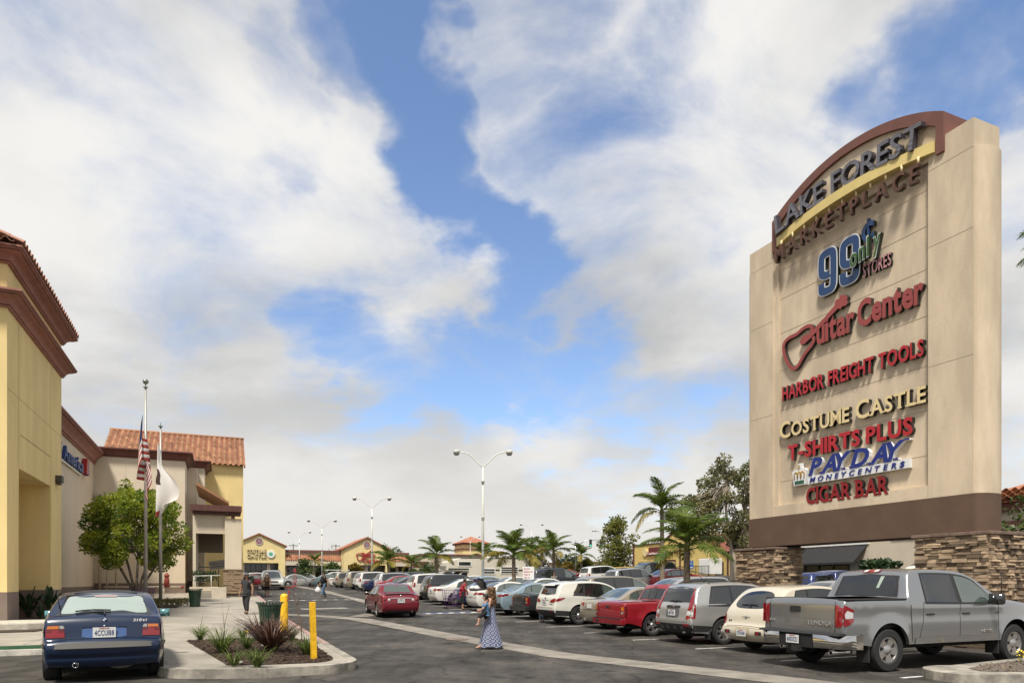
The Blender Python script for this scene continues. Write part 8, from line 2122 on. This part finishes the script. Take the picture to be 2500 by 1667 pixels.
# ================================================================ PEOPLE
_tmp = bpy.data.scenes.new('skin_bench'); _skins = []
def skin(J, E, root, sub=2):
    """queue a skinned figure: J joint -> (x, y, z, radius), E edges; the mesh is taken after bake()"""
    names = list(J); me = bpy.data.meshes.new('figure')
    me.from_pydata([J[n][:3] for n in names], [(names.index(a), names.index(c)) for a, c in E], [])
    o = bpy.data.objects.new('figure', me); _tmp.collection.objects.link(o)
    o.modifiers.new('skin', 'SKIN'); layer = me.skin_vertices[0].data
    for i, n in enumerate(names):
        r = J[n][3]; layer[i].radius = r if isinstance(r, tuple) else (r, r); layer[i].use_root = (n == root)
    sb_ = o.modifiers.new('sub', 'SUBSURF'); sb_.levels = sub; sb_.render_levels = sub
    _skins.append(o); return len(_skins)-1
def bake():
    _tmp.view_layers[0].update(); out = []
    with bpy.context.temp_override(scene=_tmp, view_layer=_tmp.view_layers[0]): dg = bpy.context.evaluated_depsgraph_get()
    for o in _skins:
        m_ = bpy.data.meshes.new_from_object(o.evaluated_get(dg)); m_.materials.clear(); m_.polygons.foreach_set('use_smooth', [True]*len(m_.polygons)); out.append(m_)
    for o in _skins: bpy.data.objects.remove(o)
    return out
SK1 = mat('skin light', (.46, .26, .18), .55); SK2 = mat('skin tan', (.30, .16, .10), .55)
M_EYE = mat('eye dark', (.02, .015, .012), .3); M_LIP = mat('lip', (.30, .10, .09), .5)
def joints(fat=1.0, **ov):
    J = dict(pelvis=(0, 0, .96, (.145*fat, .105*fat)), spine=(0, 0, 1.13, (.135*fat, .10*fat)), chest=(0, 0, 1.31, (.155*fat, .11*fat)), neck=(0, 0, 1.47, .055), nape=(.01, 0, 1.53, .052), head=(.025, 0, 1.62, (.078, .09)), crown=(.01, 0, 1.70, (.07, .078)))
    for s, n in ((1, 'l'), (-1, 'r')):
        J.update({n+'sho': (0, s*.17, 1.405, .062*fat), n+'elb': (-.02, s*.235, 1.13, .044*fat), n+'wri': (.03, s*.25, .89, .030), n+'pal': (.045, s*.25, .82, (.036, .02)),
                  n+'hip': (0, s*.085, .90, .098*fat), n+'kne': (.02, s*.095, .50, .064*fat), n+'ank': (-.02, s*.10, .09, .040), n+'hel': (-.04, s*.10, .04, .034), n+'toe': (.14, s*.115, .028, .030)})
    for k, v in ov.items():
        o = J[k]; J[k] = tuple(v)+(o[3],) if len(v) == 3 else tuple(v)
    for s, n in ((1, 'l'), (-1, 'r')):
        p = Vector(J[n+'pal'][:3]); w = Vector(J[n+'wri'][:3]); d = (p-w).normalized(); u = d.cross(Vector((0, 1, 0)))
        if u.length < .2: u = d.cross(Vector((0, 0, 1)))
        u.normalize()
        for i, L_ in enumerate((.072, .082, .078, .06)):
            q = p+u*(.024-.016*i)+d*.02; J[n+'f%da' % i] = (*(q+d*.012), .010); J[n+'f%db' % i] = (*(q+d*L_*.6+u.cross(d)*.012), .009); J[n+'f%dc' % i] = (*(q+d*L_*.9+u.cross(d)*.03), .008)
        q = w+d*.03+u*.03; J[n+'tha'] = (*q, .011); J[n+'thb'] = (*(q+u*.03+d*.03), .010)
    return J
E_BODY = [('pelvis', 'spine'), ('spine', 'chest'), ('chest', 'neck'), ('neck', 'nape'), ('nape', 'head'), ('head', 'crown')]
for n in 'lr':
    E_BODY += [('chest', n+'sho'), (n+'sho', n+'elb'), (n+'elb', n+'wri'), (n+'wri', n+'pal'), ('pelvis', n+'hip'), (n+'hip', n+'kne'), (n+'kne', n+'ank'), (n+'ank', n+'hel'), (n+'ank', n+'toe'), (n+'wri', n+'tha'), (n+'tha', n+'thb')]
    for i in range(4): E_BODY += [(n+'pal', n+'f%da' % i), (n+'f%da' % i, n+'f%db' % i), (n+'f%db' % i, n+'f%dc' % i)]
def grow(J, keys, add, cut=None):
    out = {}
    for k in keys:
        x, y, z, r = J[k]; r = (r, r) if not isinstance(r, tuple) else r; out[k] = (x, y, z, (r[0]+add, r[1]+add))
    if cut:
        for new, a, c, t in cut:
            A_, C_ = J[a], J[c]; ra = A_[3] if isinstance(A_[3], tuple) else (A_[3],)*2; rc = C_[3] if isinstance(C_[3], tuple) else (C_[3],)*2
            out[new] = tuple(lerp(A_[i], C_[i], t) for i in range(3))+((lerp(ra[0], rc[0], t)+add+.008, lerp(ra[1], rc[1], t)+add+.008),)
    return out
PEOPLE = []
def person(label, pos, rot, H, J, skinm, shirt=None, legs=None, shoe=None, hair=None, cap=None, sleeve=.55, leglen=1.0, sub=1):
    """queue one person; clothes are shells over the same skeleton"""
    JB = dict(J)
    if shirt:
        for k_ in ('pelvis', 'spine', 'chest', 'lhip', 'rhip'):
            q_ = JB[k_][3]; q_ = q_ if isinstance(q_, tuple) else (q_, q_); JB[k_] = JB[k_][:3]+((q_[0]*.72, q_[1]*.72),)
    parts = [('body', skin(JB, E_BODY, 'pelvis', 2), skinm)]
    if shirt:
        q = grow(J, ('spine', 'chest', 'lsho', 'rsho', 'pelvis'), .028, [('ls', 'lsho', 'lelb', sleeve), ('rs', 'rsho', 'relb', sleeve), ('co', 'chest', 'neck', .55)]); x, y, z, r_ = q['pelvis']; q['hem'] = (x, y, z-.07, (r_[0]+.008, r_[1]+.008))
        parts.append(('shirt', skin(q, [('pelvis', 'spine'), ('spine', 'chest'), ('chest', 'lsho'), ('chest', 'rsho'), ('lsho', 'ls'), ('rsho', 'rs'), ('chest', 'co'), ('pelvis', 'hem')], 'pelvis'), shirt))
    if legs:
        q = grow(J, ('pelvis', 'lhip', 'rhip'), .012); q0 = grow(J, (), .004, [('waist', 'pelvis', 'spine', .7)]); ed = [('pelvis', 'lhip'), ('pelvis', 'rhip'), ('pelvis', 'waist')]; q.update(q0)
        for n in 'lr':
            if leglen >= 1: q.update(grow(J, (n+'kne',), .018)); q.update(grow(J, (n+'kne',), .018, [(n+'e', n+'kne', n+'ank', .93)])); ed += [(n+'hip', n+'kne'), (n+'kne', n+'e')]
            elif leglen > .5: q.update(grow(J, (n+'kne',), .02, [(n+'e', n+'kne', n+'ank', (leglen-.5)*2)])); ed += [(n+'hip', n+'kne'), (n+'kne', n+'e')]
            else: q.update(grow(J, (), .02, [(n+'e', n+'hip', n+'kne', leglen*2)])); ed += [(n+'hip', n+'e')]
        parts.append(('trousers' if leglen >= 1 else 'shorts', skin(q, ed, 'pelvis'), legs))
    if shoe:
        for n in 'lr': parts.append(('shoe', skin(grow(J, (n+'ank', n+'hel', n+'toe'), .010), [(n+'ank', n+'hel'), (n+'ank', n+'toe')], n+'ank', 1), shoe))
    PEOPLE.append((label, pos, rot, H, parts, J, skinm, hair, cap)); return PEOPLE[-1]
C_GR = mat('charcoal cloth', (.035, .035, .038), .9, var=.2, vscale=8); C_GR2 = mat('dark trousers', (.028, .028, .031), .9, var=.2, vscale=8); C_BK = mat('black cloth', (.010, .010, .011), .9); C_JN = mat('denim', (.12, .19, .28), .9, var=.35, vscale=7, col2=(.06, .10, .17)); C_RD = mat('crimson shirt', (.30, .012, .03), .85, var=.2, vscale=9)
C_BR = mat('brown print top', (.10, .05, .02), .9, var=.6, vscale=18, col2=(.02, .015, .01)); C_DN = mat('light denim shirt', (.12, .22, .36), .9, var=.5, vscale=16, col2=(.04, .09, .18)); C_HW = mat('print shirt', (.30, .28, .24), .9, var=.6, vscale=14, col2=(.05, .05, .05)); M_LEA = mat('black leather', (.012, .011, .010), .5); M_SAND = mat('sandal brown', (.10, .06, .035), .7)
H_DK = mat('dark hair', (.016, .011, .008), .6, var=.4, vscale=30); H_CU = mat('curly blond brown hair', (.20, .11, .045), .6, var=.6, vscale=22, col2=(.06, .03, .015)); H_WH = mat('white hair', (.6, .58, .54), .7)
fc = R(-90)      # facing the camera
walkJ = dict(lkne=(.13, .09, .52), lank=(.17, .10, .13), lhel=(.15, .10, .075), ltoe=(.32, .11, .10), rkne=(-.03, -.09, .50), rank=(-.22, -.10, .12), rhel=(-.26, -.10, .09), rtoe=(-.08, -.11, .028))
person('man in charcoal shirt, trousers and grey cap walking along the pavement', gp(602, 1499, .15), fc-.25, 1.74, joints(1.12, lkne=(.10, .09, .50), lank=(.08, .09, .09), lhel=(.06, .09, .04), ltoe=(.24, .10, .03), rkne=(0, -.09, .5), rank=(-.13, -.09, .11), rhel=(-.17, -.09, .07), rtoe=(.02, -.1, .03), lelb=(-.03, .28, 1.13), lwri=(.02, .30, .90), lpal=(.04, .30, .83), relb=(-.03, -.28, 1.13), rwri=(.02, -.30, .90), rpal=(.04, -.30, .83)), SK2, C_GR, C_GR2, M_LEA, H_DK, C_GR)
person('white haired woman in a brown patterned top pulling a small wire cart', gp(652, 1456, .0), fc, 1.66, joints(1.22, relb=(0, -.30, 1.10), rwri=(.10, -.42, .92), rpal=(.13, -.46, .87)), SK2, C_BR, C_BK, M_LEA, H_WH, None, .05, .52)
person('man in black tee shirt and jeans striding across the aisle with a white bag', gp(790, 1459, .0), fc-.75, 1.76, joints(1.2, **walkJ, lelb=(-.16, .27, 1.15), lwri=(-.14, .34, .92), lpal=(-.12, .36, .85), relb=(.06, -.28, 1.12), rwri=(.14, -.30, .88), rpal=(.16, -.30, .80)), SK2, C_BK, C_JN, M_LEA, H_DK)
person('woman in a crimson shirt and black capris loading a car boot', gp(1130, 1488, 0), R(8), 1.62, joints(1.15, lelb=(.18, .22, 1.16), lwri=(.38, .16, 1.10), lpal=(.45, .15, 1.09), relb=(.16, -.24, 1.12), rwri=(.36, -.22, .98), rpal=(.43, -.21, .95), chest=(.05, 0, 1.30), neck=(.09, 0, 1.45), nape=(.11, 0, 1.51), head=(.14, 0, 1.60), crown=(.12, 0, 1.68), lsho=(.06, .17, 1.39), rsho=(.06, -.17, 1.39)), SK2, C_RD, C_BK, M_SAND, H_DK, None, .55, .72)
PX = gp(1196, 1583, 0)
person('woman with curly hair in a long blue and white dress walking left with a child', PX, R(180), 1.55, joints(1.0, lkne=(.10, .09, .50), lank=(.24, .09, .085), lhel=(.21, .09, .04), ltoe=(.40, .10, .03), rkne=(-.08, -.09, .48), rank=(-.30, -.09, .13), rhel=(-.36, -.09, .12), rtoe=(-.20, -.09, .03), lelb=(.03, .24, 1.14), lwri=(.22, .12, 1.08), lpal=(.28, .08, 1.09), relb=(.04, -.24, 1.14), rwri=(.20, -.14, 1.04), rpal=(.27, -.10, 1.05)), SK1, None, None, None, None)
# the child on her arm: sits on the hip on the picture's left side, turned to the left
child = joints(1.25, lsho=(0, .15, 1.36), rsho=(0, -.15, 1.36), lelb=(.10, .22, 1.14), lwri=(.24, .18, 1.06), lpal=(.30, .16, 1.05), relb=(.06, -.20, 1.16), rwri=(.14, -.10, 1.04), rpal=(.18, -.06, 1.02), lhip=(.06, .12, .90), lkne=(.30, .20, .72), lank=(.36, .22, .36), lhel=(.34, .22, .30), ltoe=(.48, .24, .32), rhip=(.02, -.14, .90), rkne=(-.02, -.28, .64), rank=(-.14, -.30, .28), rhel=(-.16, -.30, .22), rtoe=(-.04, -.32, .22), head=(.03, 0, 1.66, (.12, .13)), crown=(.0, 0, 1.77, (.115, .12)), nape=(.01, 0, 1.54, .07))
person('small child in a denim shirt and black shorts carried on the arm', (PX.x-.10, PX.y-.24, PX.z+.46), R(182), .87, child, SK1, C_DN, C_BK, None, H_DK, None, .8, .58)
person('man in a patterned shirt standing beside the charcoal off-roader', gpx(1353, 46.5), fc+.6, 1.75, joints(1.15), SK2, C_HW, C_JN, M_LEA, H_DK)
person('child in jeans half hidden behind the tail of the white crossover', gp(1323, 1517, 0), fc, 1.15, joints(1.1), SK1, C_DN, C_JN, M_LEA, H_DK)
MESH = bake()
bpy.data.scenes.remove(_tmp)
for label, pos, rot, H, parts, J, skinm, hair, cap in PEOPLE:
    r = thing('person', label, 'person', pos, rot); k = H/1.745; r.scale = (k, k, k)
    for nm, i, m_ in parts:
        MESH[i].materials.append(m_); put(nm, MESH[i], r)
    h = Vector(J['head'][:3]); big = J['head'][3][0]/.078
    b = MB(); b.sphere((h.x+.083*big, h.y, h.z-.012), .017*big, 8, 6, (1, .8, 1.3)); b.build('nose', skinm, r, True)
    for s in (1, -1):
        b = MB(); b.sphere((h.x+.070*big, h.y+s*.032*big, h.z+.018*big), .011*big, 8, 6); b.build('eye', M_EYE, r, True)
        b = MB(); b.sphere((h.x-.005, h.y+s*.082*big, h.z), .022*big, 8, 6, (.7, .4, 1.3)); b.build('ear', skinm, r, True)
    b = MB(); b.sphere((h.x+.072*big, h.y, h.z-.05*big), .018*big, 8, 6, (.5, 1.4, .4)); b.build('mouth', M_LIP, r, True)
    if hair:
        b = MB(); b.sphere((h.x-.022*big, h.y, h.z+.035*big), .104*big, 14, 10, (1.0, .93, 1.02))
        b.v = [(v[0] if v[2] > h.z+.055*big or v[0] < h.x+.01 else h.x-.02, v[1], v[2] if v[2] > h.z-.06*big else h.z-.06*big) for v in b.v]; b.build('hair', hair, r, True)
    if cap:
        b = MB(); b.sphere((h.x-.015, h.y, h.z+.05), .108, 14, 10, (1.02, .92, .9)); b.v = [(v[0], v[1], max(v[2], h.z+.045)) for v in b.v]
        b.box(h.x+.04, h.x+.17, h.y-.065, h.y+.065, h.z+.045, h.z+.058); b.build('cap', mat('grey cap', (.11, .11, .12), .9), r, True, 40)
# long dress, curls and sandals of the woman in front
lady = [o for o in bpy.data.objects if o.name.startswith('person') and 'curly' in o.get('label', '')][0]
def dress_mat():
    m = bpy.data.materials.new('blue white print'); m.use_nodes = True; nt = m.node_tree; p = nt.nodes['Principled BSDF']; p.inputs['Roughness'].default_value = .9; L = nt.links.new
    uv = nt.nodes.new('ShaderNodeUVMap'); mp = nt.nodes.new('ShaderNodeMapping'); mp.inputs['Scale'].default_value = (12, 11, 1); L(uv.outputs[0], mp.inputs[0])
    fr = nt.nodes.new('ShaderNodeVectorMath'); fr.operation = 'FRACTION'; L(mp.outputs[0], fr.inputs[0]); sb_ = nt.nodes.new('ShaderNodeVectorMath'); sb_.operation = 'SUBTRACT'; sb_.inputs[1].default_value = (.5, .5, 0); L(fr.outputs[0], sb_.inputs[0])
    ln = nt.nodes.new('ShaderNodeVectorMath'); ln.operation = 'LENGTH'; L(sb_.outputs[0], ln.inputs[0])
    rp = nt.nodes.new('ShaderNodeValToRGB'); rp.color_ramp.interpolation = 'CONSTANT'; e = rp.color_ramp.elements
    e[0].position = 0; e[0].color = (.36, .38, .46, 1); e[1].position = .12; e[1].color = (.03, .04, .13, 1)
    for pos_, c in ((.24, (.42, .44, .52, 1)), (.36, (.04, .05, .12, 1)), (.55, (.34, .36, .45, 1))): q = e.new(pos_); q.color = c
    L(ln.outputs['Value'], rp.inputs[0]); L(rp.outputs[0], p.inputs['Base Color']); return m
M_DRESS = dress_mat()
b = MB(); rows = []; uvs = []; NS = 56
for i in range(23):
    t = i/22; z = lerp(1.30, .07, t)
    rx = [.145, .13, .155, .19, .24, .29, .34][min(6, int(t*6))]; nx = [.145, .13, .155, .19, .24, .29, .34][min(6, int(t*6)+1)]; fx = lerp(rx, nx, t*6-int(t*6)); fy = .125+.17*t**1.1
    row = []
    for j in range(NS+1):
        a = 2*math.pi*j/NS; f = 1+(.05*math.sin(9*a)+.03*math.sin(16*a+2*t))*max(0, t-.15)*1.6
        row.append(((fx*math.cos(a))*f-.02+.0*t, fy*math.sin(a)*f, z+(.02*math.sin(5*a) if i == 22 else 0)))
    rows.append(row)
b.grid(rows); me = b.mesh('dress', M_DRESS, True); ul = me.uv_layers.new(name='UVMap')
for p in me.polygons:
    for li, vi in zip(p.loop_indices, p.vertices): i, j = divmod(vi, NS+1); ul.data[li].uv = (j/NS, i/22)
put('dress', me, lady)
b = MB(); rr = random.Random(6); hx = .0
for _ in range(230):
    t = rr.random(); a = rr.uniform(0, 6.283); q = lerp(.105, .15, t); x = -.045+q*math.cos(a)*(.85); y = q*1.05*math.sin(a); z = 1.755-.47*t
    if x > .05 and t > .12: continue
    pts = [(x+.022*math.cos(k*1.3+a), y+.022*math.sin(k*1.3+a), z-.025*k) for k in range(5)]; b.tube(pts, .016, 4)
b.sphere((-.035, 0, 1.66), .115, 12, 8, (1, 1, 1.05)); b.build('hair', H_CU, lady, True)
for n, (x, y, z, ry) in enumerate(((.30, .095, .012, 0), (-.28, -.09, .06, .5))):
    b = MB(); b.box(-.13, .13, -.045, .045, -.012, .012); o = put('sandal', bevel(b.mesh('sandal', M_LEA), .01), lady); o.location = (x, y, z); o.rotation_euler = (0, -ry if n else 0, 0)
    b = MB(); b.tube([(.02, -.05, 0), (.05, -.02, .045), (.09, 0, .02)], .009, 5); b.tube([(.02, .05, 0), (.05, .02, .045), (.09, 0, .02)], .009, 5); b.build('strap', M_LEA, o, True)
# carried bags
def bag(label, pos, s=.17):
    b = MB(); rr = random.Random(int(pos[0]*100)); b.sphere((0, 0, 0), s, 12, 9, (1, .8, 1.15)); b.v = [(v[0]*(1 if v[2] < 0 else 1-.45*v[2]/s)+rr.uniform(-.012, .012), v[1]*(1 if v[2] < 0 else 1-.5*v[2]/s), v[2]) for v in b.v]
    b.tube([(-.05, 0, s), (-.02, 0, s+.16), (.02, 0, s+.16), (.05, 0, s)], .008, 5)
    put('plastic_bag', b.mesh('plastic_bag', mat('bag plastic', (.66, .65, .64), .45, var=.12, vscale=9), True), None, pos, 0, label, 'bag')
q = gp(777, 1458, 0); bag('white plastic bag carried by the man in the black tee shirt', (q.x, q.y-.1, q.z+.52), .22)
q = gp(1142, 1488, 0); bag('white plastic bag held by the woman in the crimson shirt', (q.x+.02, q.y, q.z+.88), .17)
q = gp(634, 1453, 0); bag('white bag lying in the wire folding cart', (q.x, q.y, q.z+.52), .15)
